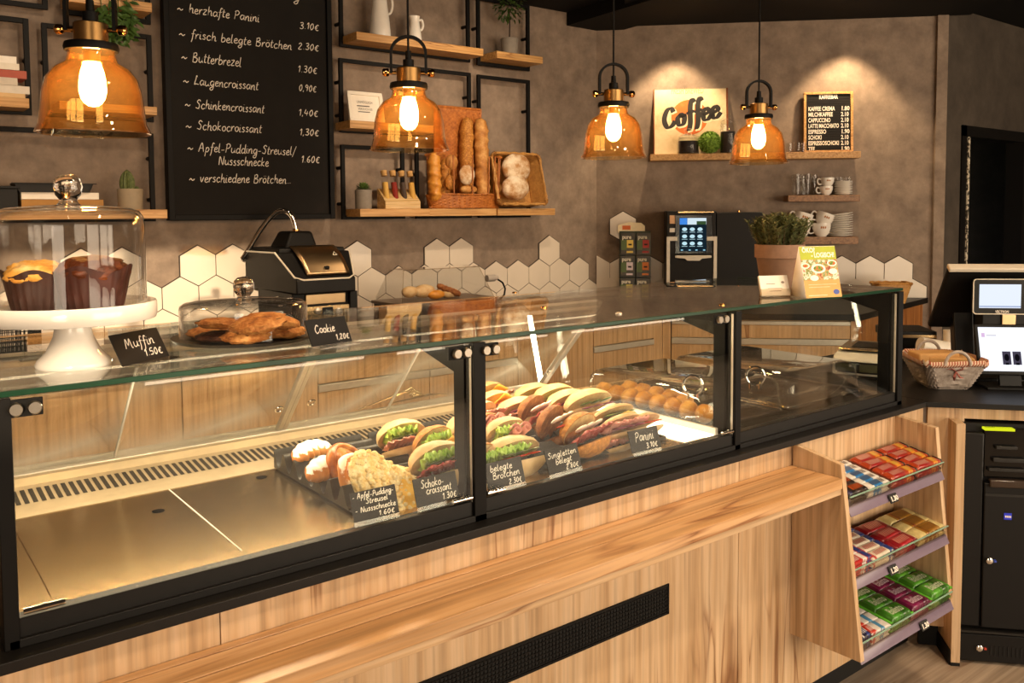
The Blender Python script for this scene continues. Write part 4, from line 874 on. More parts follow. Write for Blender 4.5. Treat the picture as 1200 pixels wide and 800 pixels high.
GC = {'C': (1.25, [[(1.05, 1.35), (.85, 1.75), (.45, 1.6), (.15, .8), (.4, .05), (.85, .1), (1.15, .5)]]), 'o': (.95, [[(.5, 1.02), (.15, .65), (.25, .05), (.65, .08), (.8, .65), (.5, 1.02), (.6, .8), (1.0, .85)]]),
      'f': (.72, [[(.85, 1.85), (.65, 2.15), (.45, 1.6), (.35, 0), (.2, -.55), (0, -.5)], [(.05, .95), (.8, 1.05)]]), 'e': (.85, [[(.1, .45), (.7, .7), (.5, 1.05), (.15, .75), (.2, .1), (.55, 0), (.95, .4)]])}
def fat(mb, word, o, k, wd, lift):
    x = 0
    for c in word:
        adv, st = GC[c]
        for s_ in st:
            L = [o+ex*((x+p.x)*k+.15*p.y*k)+ey*p.y*k+en*lift for p in catmull(s_, 8)]; n = len(L); vs = []
            for a in range(n):
                tg = (L[min(a+1, n-1)]-L[max(a-1, 0)]).normalized(); nn = tg.cross(en)*wd/2*(.55+.6*abs(tg.dot(ey))); vs += [L[a]+nn, L[a]-nn]
            mb.add(vs, [(2*a, 2*a+2, 2*a+3, 2*a+1) for a in range(n-1)])
        x += adv
sh = MB(); fat(sh, 'Coffee', q @ Vector((w*.135+.006, h*.355-.008, 0)), w*.146, w*.066, .0011); sh.build('lettering_shadow', plain('cream_outline', '#efdcb4', .7), t, smooth=0)
fat(cf, 'Coffee', q @ Vector((w*.13, h*.36, 0)), w*.146, w*.06, .0016); cf.build('coffee_lettering', plain('black_ink', '#1e1712', .6), t, smooth=0)
# jars, moss ball
def jar(label, u, v0, v1, ru, d, fill):
    s, _ = sz(u, v1, d); zt = sz(u, v0, d)[1]; r = abs(sz(u+ru, v1, d)[0]-s); c = D(s, d, ZA); h = zt-ZA
    t = thing('coffee_jar', label, 'jar', c, group='glass jars of coffee beans')
    k = MB(); hb = h*.68 if h > .2 else h*.60
    k.lathe([(r*.96, 0), (r, .004), (r, hb*.9), (r*.93, hb), (r*.9, hb), (r*.97, hb*.9), (r*.97, .006), (0, .006)], c, 28); k.build('glass_body', M['dome'], t)
    k = MB(); k.lathe([(r*.93, .007), (r*.94, hb*fill), (0, hb*fill+.004)], c, 24); k.build('coffee_beans', mottled('coffee_beans', [(.35, '#120a06'), (.6, '#2e1a0f'), (.75, '#4a2c1a')], sc=120, bump=1, rough=.4), t)
    k = MB(); z = hb; k.lathe([(r*.9, z), (r*.98, z+.004), (r*1.0, z+.012), (r*.5, z+.03), (r*.3, z+.036), (r*.26, z+.044), (r*.34, z+.052), (r*.36, z+.062), (r*.25, z+.072), (0, z+.075)], c, 28); k.build('glass_lid', M['dome'], t)
jar('short glass jar of coffee beans in front of the coffee picture', 806, 150, 177, 13, .137, .82)
jar('taller glass jar of coffee beans at the right edge of the coffee picture', 853, 128, 177, 9.5, .135, .72)
s, _ = sz(831.5, 165, .135); r = .098; tmp = sz(831.5, 153, .135)[1]; r = (tmp-ZA)/2
mb = MB(); rnd = random.Random(9); c = D(s, .135, ZA+r*.985)
for i in range(900):
    a, b = rnd.uniform(0, 2*pi), rnd.uniform(-1, 1); d = Vector((cos(a)*math.sqrt(1-b*b), sin(a)*math.sqrt(1-b*b), b)); leaf(mb, c+d*r*.84, d+Vector((rnd.gauss(0, .5), rnd.gauss(0, .5), rnd.gauss(0, .5))), Vector((rnd.gauss(0, 1), rnd.gauss(0, 1), 1)), r*.19, r*.065)
mb.ell(c, (r*.86,)*3, nu=24, nv=16, fn=lambda d: 1+.06*nz(d, 9, 2))
tag(mb.build('moss_ball', M['moss'], smooth=60), 'bright green boxwood ball between the two coffee jars', 'plant')
# drinks board
s0 = sz(942, 176, .06)[0]; s1 = sz(999.5, 176, .06)[0]; zt = sz(970, 107.5, .04)[1]; w = s1-s0; h = zt-ZA
t = thing('letter_board', 'small black letter board with wooden frame listing coffee drinks', 'menu board', D((s0+s1)/2, .06, ZA))
ez = EZ*cos(.06)-EN*sin(.06); q = frame(D(s0, .065, ZA+.001), ES, ez, ES.cross(ez)); qe = q.to_3x3(); b = .017; g = MB()
for a in ((0, w, 0, b), (0, w, h-b, h), (0, b, b, h-b), (w-b, w, b, h-b)): g.box(a[0], a[1], a[2], a[3], -.02, .004, T=q)
g.build('frame', M['shelf'], t, bevel=.002)
fb = MB(); fb.box(b, w-b, b, h-b, -.015, -.006, T=q)
for i in range(24): z = b+(h-2*b)*i/24; fb.box(b, w-b, z+.003, z+.012, -.007, -.003, T=q)
fb.build('felt', plain('black_felt', '#171412', .9), t)
ex, ey = qe @ EX, qe @ EY; rows = [('KAFFEE CREMA', '1.80'), ('MILCHKAFFEE', '2.10'), ('CAPPUCCINO', '2.10'), ('LATTE MACCHIATO', '2.10'), ('ESPRESSO', '1.90'), ('SCHOKI', '2.10'), ('ESPRESSOSCHOKI', '2.10'), ('TEE', '1.90')]
WL = plain('white_letters', '#f2eadc', .6); tx = MB(); text(tx, 'KAFFEEBAR', q @ Vector((w*.31, h*.885, -.002)), ex, ey, .042, fit=w*.38, bold=.001); tx.build('heading_letters', WL, t, smooth=0)
for i, (a, p) in enumerate(rows):
    tx = MB(); z = h*(.70-.0945*i); L_ = w*(.045*len(a)); text(tx, a, q @ Vector((w*.09, z-.004, -.002)), ex, ey, .043, fit=min(L_, w*.62), bold=.001); text(tx, p, q @ Vector((w*.755, z-.004, -.002)), ex, ey, .043, fit=w*.155, bold=.001); tx.build('drink_line', WL, t, smooth=0)
# crockery
def tumbler(label, s, d, z, r, h, group):
    c = D(s, d, z); k = MB(); k.lathe([(0, .0), (r*.78, 0), (r*.8, .004), (r, h), (r*.95, h), (r*.74, .012), (0, .012)], c, 24); return tag(k.build('drinking_glass', M['dome'], smooth=40), label, 'glass', group)
pxm = sz(940, 200, .1)[0]-sz(939, 200, .1)[0]
for i, (u, n) in enumerate(((926, 'leftmost'), (934, 'middle'), (941, 'rightmost'))): tumbler('small clear tumbler on the long shelf left of the drinks board, %s of three' % n, sz(u, 177, .1)[0], .07+.05*(i % 2), ZA, .03, .075, 'small tumblers by the drinks board')
for u, d, n in ((933, .12, 'leftmost of the row'), (945, .12, 'second from the left'), (953, .07, 'third from the left, beside the cups'), (939, .05, 'standing behind the first pair')): tumbler('tall clear glass on the middle brown shelf, %s' % n, sz(u, 228, d)[0], d, ZBs, .036, .155, 'tall glasses on the middle brown shelf')
def cup_proto(r, h):
    c = thing('coffee_cup', None, 'cup'); k = MB(); k.lathe([(r*.5, 0), (r*.52, .004), (r*.8, h*.25), (r*.97, h*.6), (r, h), (r*.94, h), (r*.9, h*.6), (r*.7, h*.25), (0, h*.18)], (0, 0, 0), 32); k.build('body', M['white'], c)
    pts = catmull([(-r*.92, h*.78), (-r*1.35, h*.85), (-r*1.5, h*.55), (-r*1.25, h*.25), (-r*.8, h*.3)], 5); MB().tube([(p.x, 0, p.y) for p in pts], .006, 8).build('handle', M['white'], c)
    em = MB(); 
    for i in range(3): a0 = -1.9+.22*i; em.add([Vector((r*1.006*cos(a)*.985, r*1.006*sin(a)*.985, h*zz)) for a, zz in ((a0, .62), (a0+.16, .6), (a0+.2, .74), (a0+.05, .78))], [(0, 1, 2, 3)])
    em.build('emblem', plain('cup_print', '#a86a2e', .5), c); return c
def put(o, s, d, z, tilt=0, rz=-pi/4):
    o.matrix_basis = Matrix.Translation(D(s, d, z)) @ rzz(rz) @ ry(tilt)
CG = 'white coffee cups on the wall shelves'
def cups(proto, lst):
    for i, (s, d, z, tl, rzd, lb) in enumerate(lst):
        o = proto if i == 0 else copy_tree(proto); o['label'] = lb; o['group'] = CG; put(o, s, d, z, tl, rzd)
h1 = .066; S = lambda u, v=228, d=.12: sz(u, v, d)[0]
c = cup_proto(.047, h1)
cups(c, [(S(968), .12, ZBs, 0, -pi/4, 'small white cup, lower one of the pair on the middle brown shelf'), (S(969), .12, ZBs+h1*.93, .05, -pi/4, 'small white cup stacked on top of another on the middle brown shelf')])
h2 = .10; c = cup_proto(.066, h2)
cups(c, [(S(963, 278), .11, ZCs, 0, -pi/4, 'large white cup, lower one of the pair on the lowest brown shelf'), (S(963, 278), .11, ZCs+h2*.78, .35, -pi/4, 'large white cup tilted in the one below on the lowest brown shelf'),
         (S(939, 278), .12, ZCs+.001, 0, -pi/4, 'large white cup half hidden behind the heather, lower one'), (S(938, 278), .12, ZCs+h2*.80, .30, -pi/4, 'large white cup tilted on top behind the heather')])
def plates(n, s, d, z, r, dz, lab, group, tilt=0):
    p = MB(); p.lathe([(0, 0), (r*.6, 0), (r*.66, .003), (r, .012), (r*.995, .015), (r*.64, .007), (0, .006)], (0, 0, 0), 40); o = p.build('plate', M['white'])
    for i in range(n):
        q = o if i == 0 else o.copy()
        if i: COL.objects.link(q)
        nm = 'bottom plate' if i == 0 else 'topmost plate' if i == n-1 else '%s plate from the bottom' % ('first second third fourth fifth sixth seventh eighth ninth tenth eleventh'.split()[i])
        tag(q, '%s, %s' % (nm, lab), 'plate', group); q.matrix_basis = Matrix.Translation(D(s+.0015*sin(i*2.3), d, z+i*dz)) @ rzz(-pi/4) @ ry(-tilt*i/n)
plates(8, S(989), .10, ZBs, .064, .0125, 'small plates stacked on the middle brown shelf', 'small plates on the middle brown shelf')
for i, u in enumerate((977, 987, 997)): tumbler('thin clear glass standing behind the small plates, %s' % ('left', 'middle', 'right')[i], S(u), .035, ZBs, .028, .135, 'glasses behind the small plates')
plates(11, S(985, 278), .095, ZCs, .092, .0155, 'large plates stacked on the lowest brown shelf', 'large plates on the lowest brown shelf', .12)

# ================================================================== MACHINES ON THE BACK WORKTOP
ZW = .95
# coffee machine
d0 = .42; s0 = sz(781, 300, d0)[0]; s1 = sz(839, 300, d0)[0]; s2 = sz(893, 300, d0-.02)[0]; zt = sz(800, 247, d0)[1]; zt2 = sz(865, 248.5, d0)[1]
def vz(v, u=810, d=d0): return sz(u, v, d)[1]
def us(u, d=d0): return sz(u, 300, d)[0]
t = thing('coffee_machine', 'black automatic coffee machine with lit touch screen on the back worktop', 'coffee machine', D((s0+s1)/2, .25, ZW), -pi/4)
MB().box(s0, s1, .05, d0, ZW+.03, zt, T=TD).build('housing', M['plastic'], t, bevel=.006)
g = MB()
for sx in (s0+.04, s1-.04): 
    for dd in (.1, d0-.05): g.lathe([(.02, 0), (.02, .031)], D(sx, dd, ZW), 12)
g.build('foot', M['plastic'], t)
q = frame(D(0, d0, 0), ES, EZ, EN)
def fr(u0, u1, v0, v1, nm, mat, th=.006, z0=0, parent=t, bev=.002): return MB().box(us(u0), us(u1), vz(v1), vz(v0), z0, th, T=q).build(nm, mat, parent, bevel=bev)
fr(794, 836, 247.5, 249.5, 'top_trim', M['steel'], .008); fr(791, 834, 252, 297, 'screen_bezel', plain('screen_bezel', '#0d0d0e', .15), .010)
sc_ = fr(796, 827.5, 255, 294.5, 'touch_screen', glow('screen_dark_blue', '#16252f', .8), .0108, bev=0)
mb = MB()
mb.box(us(796.2), us(805), vz(263), vz(255.4), .0109, .0111, T=q); mb.build('screen_header_blue', glow('scr_blue', '#3f7fd0', 1.1), sc_)
MB().box(us(805.2), us(827.3), vz(263), vz(255.4), .0109, .0111, T=q).build('screen_header', glow('scr_head', '#cfe0e8', 1.0), sc_)
MB().box(us(816), us(827), vz(263), vz(259), .0111, .0113, T=q).build('screen_plants', glow('scr_green', '#3f5a36', .7), sc_)
mb = MB()
for r in range(3):
    for c in range(3):
        u, v = 802+c*9, 268.5+r*8.3; cc = q @ Vector((us(u), vz(v), .0112)); mb.add([cc+ES*.018*cos(a)+EZ*.013*sin(a) for a in [2*pi*i/16 for i in range(16)]], [tuple(range(16))]); mb.add([cc+ES*x+EZ*z-EZ*.022 for x, z in ((-.02, 0), (.02, 0), (.02, .003), (-.02, .003))], [(0, 1, 2, 3)])
mb.build('screen_icons', glow('scr_icons', '#b9dbe6', 1.0), sc_)
mb = MB()
for u in (799, 808, 816, 825): mb.box(us(u-1.2), us(u+1.2), vz(293.4), vz(292.2), .0109, .0112, T=q)
mb.build('screen_buttons', glow('scr_btn', '#9fd8f0', 1.0), sc_)
lt_ = M['cream']
mb = MB()
for a, b_, w1, w2 in ((781, 785, 0, 12.5), (840, 836, 0, -12)):
    mb.prism([q @ Vector((us(a), vz(335), 0)), q @ Vector((us(b_), vz(335), 0)), q @ Vector((us(b_), vz(282), 0)), q @ Vector((us(a+w2 if w2 < 0 else a+w2), vz(282), 0)), q @ Vector((us(a+w2), vz(277), 0)), q @ Vector((us(a), vz(277), 0))], EN*.012)
mb.build('side_trim', lt_, t, bevel=.002)
MB().prism([q @ Vector((us(u), vz(v), 0)) for u, v in ((791, 299), (833, 299), (833, 301.5), (822, 302.5), (819, 305), (805, 305), (802, 302.5), (791, 301.5))], EN*.05).build('spout', lt_, t, bevel=.002)
MB().prism([q @ Vector((us(u), vz(v), 0)) for u, v in ((791, 328), (831, 328), (831, 331), (791, 331))], EN*.06).build('drip_tray', lt_, t, bevel=.002)
MB().box(us(792), us(831), vz(334), vz(332), 0, .05, T=q).build('grid', M['steel'], t)
fr(784.5, 791, 252, 262, 'sticker', plain('orange_sticker', '#e2b184', .6), .004); fr(784.5, 791, 267, 272, 'label', M['offwhite'], .004)
t2 = thing('milk_cooler', 'matt black cooler box standing right of the coffee machine', 'cooler', D((s1+s2)/2, .25, ZW), -pi/4)
MB().box(s1+.006, s2, .06, d0-.02, ZW+.01, zt2, T=TD).build('housing', M['softblack'], t2, bevel=.004)
MB().box(s1+.004, s2+.001, d0-.02, d0-.008, ZW+.03, zt2-.004, T=TD).build('door', M['softblack'], t2, bevel=.003)
MB().box(s1+.02, s2-.02, .08, d0-.05, ZW, ZW+.012, T=TD).build('base', M['plastic'], t2)
k = MB(); k.lathe([(.01, 0), (.01, .01), (0, .012)], D(us(868), .3, zt2), 12); k.build('button', M['brassk'], t2)
# tea display
d1 = .22; s0 = us(728, d1); s1 = us(765, d1); zt = sz(745, 262, d1)[1]
t = thing('tea_display', 'counter display rack with six black green packs of tea', 'display rack', D((s0+s1)/2, d1-.05, ZW), -pi/4)
ln = .11; ez = (EZ*cos(ln)-EN*sin(ln)).normalized(); sl_ = ES*.05
q = frame(D(s0-.015, d1+.02, ZW+.002), ES, ez, ES.cross(ez)); qe = q.to_3x3(); H_ = (zt-ZW)/cos(ln); w = s1-s0
bk_ = MB(); bk_.box(0, w, 0, H_*.9, -.03, -.022, T=q); bk_.build('backboard', plain('dark_green_card', '#1d2a16', .5), t)
# rounded cream header
hd = MB(); hd.prism([q @ Vector(p) for p in [(-.01, H_*.88, -.03), (w*.82, H_*.88, -.03), (w*.82, H_*.97, -.03), (w*.7, H_*1.01, -.03), (w*.3, H_*1.02, -.03), (-.01, H_*.98, -.03)]], qe @ Vector((0, 0, .004))); hd.build('header_card', plain('cream_card', '#ead8b2', .5), t)
tt = MB(); tt.box(w*.1, w*.36, H_*.92, H_*.975, -.026, -.025, T=q); tt.build('header_mark', plain('orange_mark', '#d0642a', .6), t)
cols = (('#e2c35a', '#b3241f'), ('#d9c8cf', '#d9772a'), ('#d9c95a', '#b9b45e')); cn = (('yellow', 'red'), ('pale pink', 'orange'), ('lemon yellow', 'olive yellow')); rn = ('top', 'middle', 'bottom')
for r in range(3):
    for c in range(2):
        x = w*(.03+.5*c)+.012*(2-r)*.2; y = H_*(.885-.295*(r+1)); ww, hh = w*.46, H_*.275
        pk = thing('tea_pack', 'black and green tea pack with %s label, %s row %s column of the display' % (cn[r][c], rn[r], ('left', 'right')[c]), 'tea pack', q @ Vector((x+ww/2, y, 0)), -pi/4, 'tea packs in the counter display')
        MB().box(x, x+ww, y, y+hh, -.02, .012, T=q).build('box', plain('black_green_pack', '#16190f', .35, var=.3, sc=12), pk, bevel=.0015)
        MB().box(x+ww*.03, x+ww*.42, y+hh*.2, y+hh*.68, .012, .0125, T=q).build('green_panel', plain('leaf_green_print', '#3f5a22', .4), pk)
        MB().box(x+ww*.42, x+ww*.86, y+hh*.3, y+hh*.68, .012, .0128, T=q).build('colour_label', plain('tea_label_%d%d' % (r, c), cols[r][c], .5), pk)
        MB().box(x+ww*.52, x+ww*.76, y+hh*.42, y+hh*.5, .0128, .0131, T=q).build('leaf_picture', M['soil'], pk)
        MB().box(x+ww*.4, x+ww*.85, y+hh*.06, y+hh*.15, .012, .0128, T=q).build('lower_tab', plain('tea_tab_%d%d' % (r, c), cols[r][c], .5), pk)
        tx = MB(); text(tx, 'pure', q @ Vector((x+ww*.1, y+hh*.74, .0124)), qe @ EX, qe @ EY, hh*.26, fit=ww*.62, bold=.0015); tx.build('pack_lettering', plain('pack_white', '#d8d2bf', .6), pk, smooth=0)
ft = MB(); ft.box(-.004, w+.004, 0, .015, -.08, .02, T=frame(D(s0-.015, d1+.02, ZW), ES, EZ, EN)); ft.build('foot', plain('dark_green_foot', '#1d2a16', .5), t)
for r in range(3):
    MB().box(-.003, w+.003, H_*(.885-.295*(r+1))-.006, H_*(.885-.295*(r+1)), -.03, .016, T=q).build('ledge', plain('ledge_black', '#15170f', .4), t)
# small wicker tray of the right end
p = pz(1049, 352, .98); 
t = thing('small_basket', 'small pale wicker basket on the right end of the back worktop', 'basket', (p.x, p.y, ZW))
bx = pz(1050, 358, ZW); c0 = Vector((bx.x+.15, bx.y+.12, ZW)); t.matrix_basis = Matrix.Translation(c0)
hb = py(1050, 331, c0.y).z-ZW; w0 = .12
mb = MB(); q = frame(c0, ES, EN, EZ)
def rp2(s, k, z):
    P = rrect(2*k, 1.3*k, .03, 6); n = len(P); f_ = s*n; i = int(f_) % n; u = f_-int(f_); a, b = P[i], P[(i+1) % n]; return Vector((a[0]+(b[0]-a[0])*u, a[1]+(b[1]-a[1])*u, z))
def g3(s, t_):
    p = rp2(s, w0*(.72+.28*t_), .004+t_*hb*.95); return q @ p, q.to_3x3() @ Vector((p.x, p.y, 0)).normalized()
woven(mb, g3, 34, 9, .004); mb.prism([q @ Vector((a[0], a[1], .002)) for a in rrect(2*w0*.72, 1.3*w0*.72, .02)], EZ*.006); mb.build('woven_body', M['wickl'], t, smooth=60, solid=.004)
mb = MB(); rope(mb, [q @ rp2(i/100, w0*1.01, hb) for i in range(100)], .009, 40); mb.build('rope_rim', M['wickl'], t)
# ------------------------------------------------------------------ oven with pipe
YO = 4.16
ax0, ax1 = py(337, 345, YO).x, py(423, 335, YO).x; Zo = lambda v, u=380, y=YO: py(u, v, y).z
t = thing('high_speed_oven', 'black and steel worktop oven with sloped steel visor and a curved steel pipe', 'oven', ((ax0+ax1)/2, YO+.2, ZW))
zl0, zl1 = Zo(346, 345), Zo(327, 370); 
yb = YO+.56
prof = [(YO, zl0), (YO, zl1), (YO+.025, zl1+.015), (YO+.13, Zo(296, 330, YO+.13)), (yb, Zo(294, 290, yb)), (yb, Zo(336, 290, yb))]
def hood(x0, x1, inset, a=0):
    mb = MB(); n = len(prof); vs = [Vector((x0+(.06 if i in (0, 1, 2) else 0), y, z)) for i, (y, z) in enumerate(prof)]+[Vector((x1-(.03 if i in (0, 1, 2) else 0), y, z)) for i, (y, z) in enumerate(prof)]
    mb.add(vs, [tuple(range(n)), tuple(range(2*n-1, n-1, -1))]+[(i, (i+1) % n, (i+1) % n+n, i+n) for i in range(n)]); return mb
hood(ax0-.01, ax1, 0).build('hood', M['softblack'], t, bevel=.008)
# pale trim line
tr_ = MB(); a = ax0-.01; P = [Vector((a, prof[4][0], prof[4][1])), Vector((a, prof[3][0], prof[3][1])), Vector((a+.06, prof[2][0]-.002, prof[2][1]-.004)), Vector((a+.10, prof[1][0]-.003, prof[1][1]-.002)), Vector((ax1-.07, prof[1][0]-.003, prof[1][1]-.002)), Vector((ax1-.03, prof[2][0]-.002, prof[2][1]-.004)), Vector((ax1, prof[3][0], prof[3][1]))]
tr_.tube(P, .005, 6); tr_.build('pale_trim', M['cream'], t)
# steel visor on the sloping front
f0, f1 = Vector((0, prof[2][0], prof[2][1])), Vector((0, prof[3][0], prof[3][1])); L_ = (f1-f0).length; up_ = (f1-f0)/L_; nn = EX.cross(up_); 
vis = MB()
def vg(s, v):
    x0 = ax0+.115-.035*v; x1 = ax1-.055-.03*v; bulge = .02*sin(pi*min(1, v*1.0))+.01*(1-v); b = .022*sin(pi*v*.9+.2)
    return Vector((x0+(x1-x0)*s, 0, 0))+f0+up_*(L_*1.22*v)+nn*(b+.004)-(EY*-.0 if v < .82 else EZ*0)
vis.grid(vg, 10, 12); vis.build('visor', M['steelvis'], t, smooth=70, solid=.006)
k = MB(); ct = vg(.5, .17)+nn*.006; k.tube([ct-EX*.012, ct+EX*.012], .009, 10); k.build('knob', M['plastic'], t)
tri = MB(); c0_ = vg(.84, .60)+nn*.006; tri.add([c0_+EX*.017*cos(a)+up_*.017*sin(a) for a in (pi/2, pi/2+2*pi/3, pi/2+4*pi/3)], [(0, 1, 2)]); tri.build('warning_sign', plain('warning_cream', '#e8dcc2', .5), t)
tri2 = MB(); tri2.add([c0_+nn*.0006+EX*.010*cos(a)+up_*.010*sin(a) for a in (pi/2, pi/2+2*pi/3, pi/2+4*pi/3)], [(0, 1, 2)]); tri2.build('warning_mark', M['plastic'], t)
# top slab, cap, pipe
zt = prof[3][1]; MB().box(ax0+.02, ax1-.02, YO+.15, yb-.02, zt-.01, zt+.02).build('top_cover', M['softblack'], t, bevel=.006)
cxm = py(343, 285, YO+.36).x; cz0 = zt+.015; ctop = py(378, 270, YO+.36).z; cw = .098
cap = MB(); y0, y1 = YO+.24, YO+.46
vs = [Vector((cxm+x, y, cz0)) for x, y in ((-cw, y0), (cw*.97, y0), (cw*.97, y1), (-cw, y1))]+[Vector((cxm+x, y, ctop)) for x, y in ((-cw*.55, y0+.03), (cw*.78, y0+.03), (cw*.78, y1-.03), (-cw*.55, y1-.03))]
cap.add(vs, [(3, 2, 1, 0), (4, 5, 6, 7)]+[(i, (i+1) % 4, (i+1) % 4+4, i+4) for i in range(4)]); cap.build('cap', M['softblack'], t, bevel=.014, seg=3)
yp = YO+.36; pts = [py(u, v, yp+k_) for u, v, k_ in ((347, 271, 0), (345, 262, 0), (341, 252, 0), (334, 247, 0.02), (325, 248, .05), (315, 257, .09), (303, 273, .13), (291, 293, .17), (284, 303, .20))]
c = []
for i in range(len(pts)-1):
    p0_, p1_, p2_, p3_ = pts[max(i-1, 0)], pts[i], pts[i+1], pts[min(i+2, len(pts)-1)]
    for k_ in range(5):
        u = k_/5; c.append(.5*((2*p1_)+(p2_-p0_)*u+(2*p0_-5*p1_+4*p2_-p3_)*u*u+(3*p1_-p0_-3*p2_+p3_)*u**3))
c.append(pts[-1]); MB().tube(c, .014, 10).build('steel_pipe', M['chrome'], t)
MB().tube([pts[0]-EZ*.012, pts[0]+EZ*.012], .02, 12).build('pipe_collar', M['brassk'], t)
# lower body
zb0 = ZW; MB().box(ax0+.05, ax1-.012, YO+.06, yb-.03, zb0+.02, zl0+.002).build('body', M['softblack'], t, bevel=.004)
g = MB(); 
for x in (ax0+.08, ax1-.05):
    for y in (YO+.1, yb-.08): g.lathe([(.02, 0), (.02, .022)], (x, y, ZW), 12)
g.build('foot', M['plastic'], t)
MB().box(ax0+.12, ax1-.07, YO+.045, YO+.065, Zo(357), zl0-.006).build('steel_band', M['steelvis'], t, bevel=.003)
MB().box(ax0+.10, ax1-.05, YO+.04, YO+.062, zb0+.05, Zo(359)).build('control_panel', M['steel'], t, bevel=.003)
for u in (372, 397):
    p = py(u, 363, YO+.04); k = MB(); k.lathe([(.017, 0), (.017, .012), (.012, .016), (0, .016)], (p.x, YO+.04, p.z-.005), 16, T=rx(pi/2)); k.build('dial', M['alu'], t)
p = py(384, 363, YO+.04); MB().box(p.x-.03, p.x+.03, YO+.037, YO+.041, p.z-.025, p.z+.015).build('display', M['plastic'], t)
MB().box(ax1-.05, ax1-.005, YO+.03, YO+.1, zb0+.02, zl0).build('right_pillar', M['plastic'], t, bevel=.004)
# clear dome with bread samples
cz = 1.06; yb2 = 4.25; pl, pr = py(462, 352, yb2), py(595, 345, yb2); 
t = thing('sample_dome', 'clear angular plastic dome with sliced rolls standing by the oven', 'bread dome', ((pl.x+pr.x)/2, yb2+.12, ZW))
zt = py(530, 313, yb2+.15).z; zb_ = py(530, 349, yb2-.02).z; x0, x1 = py(466, 345, yb2).x, py(577, 340, yb2).x
MB().box(x0, x1, yb2-.02, yb2+.28, ZW, zb_-.03).build('riser', plain('dark_riser', '#2a211a', .5), t)
MB().box(x0-.01, x1+.01, yb2-.04, yb2+.3, zb_-.03, zb_-.012).build('tray', plain('brown_tray', '#5d4530', .4), t, bevel=.004)
dm = MB(); dz = zt-zb_+.01
def dg(P): return P
bot = [(x0+.01, yb2-.03), (x1-.01, yb2-.03), (x1-.01, yb2+.29), (x0+.01, yb2+.29)]; top = [(x0+.10, yb2+.10), (x1-.03, yb2+.10), (x1-.03, yb2+.27), (x0+.10, yb2+.27)]
vs = [Vector((x, y, zb_-.012)) for x, y in bot]+[Vector((x, y, zt)) for x, y in top]
dm.add(vs, [(0, 1, 5, 4), (1, 2, 6, 5), (2, 3, 7, 6), (3, 0, 4, 7), (4, 5, 6, 7)]); dm.build('clear_dome', M['dome'], t, smooth=0, solid=.004, bevel=.0)
dm = MB(); dm.tube([vs[4], vs[5]], .004, 6).tube([vs[5], vs[6]], .003, 6).tube([vs[0], vs[1]], .005, 6).tube([vs[4], vs[0]], .003, 6).tube([vs[5], vs[1]], .003, 6); dm.build('dome_edge', M['acryl'], t)
for i, (u, v, r, m_, lb) in enumerate(((480, 342, (.052, .035, .034), 'roll', 'pale roll at the left end inside the clear angular dome'), (497, 341, (.075, .04, .04), 'roll', 'large pale half roll in the middle of the clear angular dome'), (511, 345, (.058, .035, .028), 'golden', 'golden roll slice low at the front of the clear angular dome'), (527, 343, (.065, .035, .03), 'roll', 'pale roll at the right end inside the clear angular dome'))):
    p = py(u, v, yb2+.07+.03*(i % 2)); loaf('bread_roll', lb, u, v, yb2+.07+.03*(i % 2), r, M[m_], 'rolls under the clear angular dome', 20+i)
    bpy.context.view_layer.update()
a, b = py(512, 334, yb2+.1), py(540, 345, yb2+.06); baguette('bread_stick', 'dark brown bread stick lying slantwise in the clear angular dome', a, b, .02, M['brownb'], 'rolls under the clear angular dome', 31)
for i, u in enumerate((500, 522, 538, 553)):
    p = py(u, 355-(u-500)*.06, yb2-.045); MB().box(p.x-.04, p.x+.035, yb2-.046, yb2-.042, zb_-.05, zb_-.018).build('price_tag', M['sign'], t)
p = py(572, 326, yb2+.12); k = MB(); k.tube([p-EX*.01, p+EX*.05], .022, 14); k.tube([p+EX*.05, p+EX*.075], [.018, .012], 12); k.build('grey_motor', plain('grey_plastic', '#a39a90', .4), t)
k = MB(); a = py(583, 326, yb2+.12); k.tube([py(u, v, yb2+.12) for u, v in ((583, 327), (589, 331), (592, 338), (591, 345), (586, 351))], .006, 8); k.build('cable', M['plastic'], t)
# black mesh basket at the far left of the worktop
p0, p1 = py(-10, 395, 3.9), py(48, 395, 3.9); t = thing('mesh_basket', 'black perforated mesh basket on the worktop behind the cake stand at the left edge', 'basket', ((p0.x+p1.x)/2, 4.05, ZW))
mb = MB(); x0, x1, zz = p0.x-.2, p1.x, py(48, 378, 3.9).z
for i in range(26):
    x = x0+(x1-x0)*i/25; mb.box(x-.002, x+.002, 3.898, 3.902, ZW, zz); mb.box(x-.002, x+.002, 4.198, 4.202, ZW, zz)
for j in range(11):
    z = ZW+(zz-ZW)*j/10; mb.box(x0, x1, 3.897, 3.903, z-.002, z+.002); mb.box(x0, x1, 4.197, 4.203, z-.002, z+.002); mb.box(x1-.003, x1+.003, 3.9, 4.2, z-.002, z+.002); mb.box(x0-.003, x0+.003, 3.9, 4.2, z-.002, z+.002)
for j in range(14): y = 3.9+.3*j/13; mb.box(x1-.002, x1+.002, y-.002, y+.002, ZW, zz)
mb.build('wire_mesh', M['blackm'], t); MB().box(x0, x1, 3.9, 4.2, ZW, ZW+.004).build('bottom', M['blackm'], t)
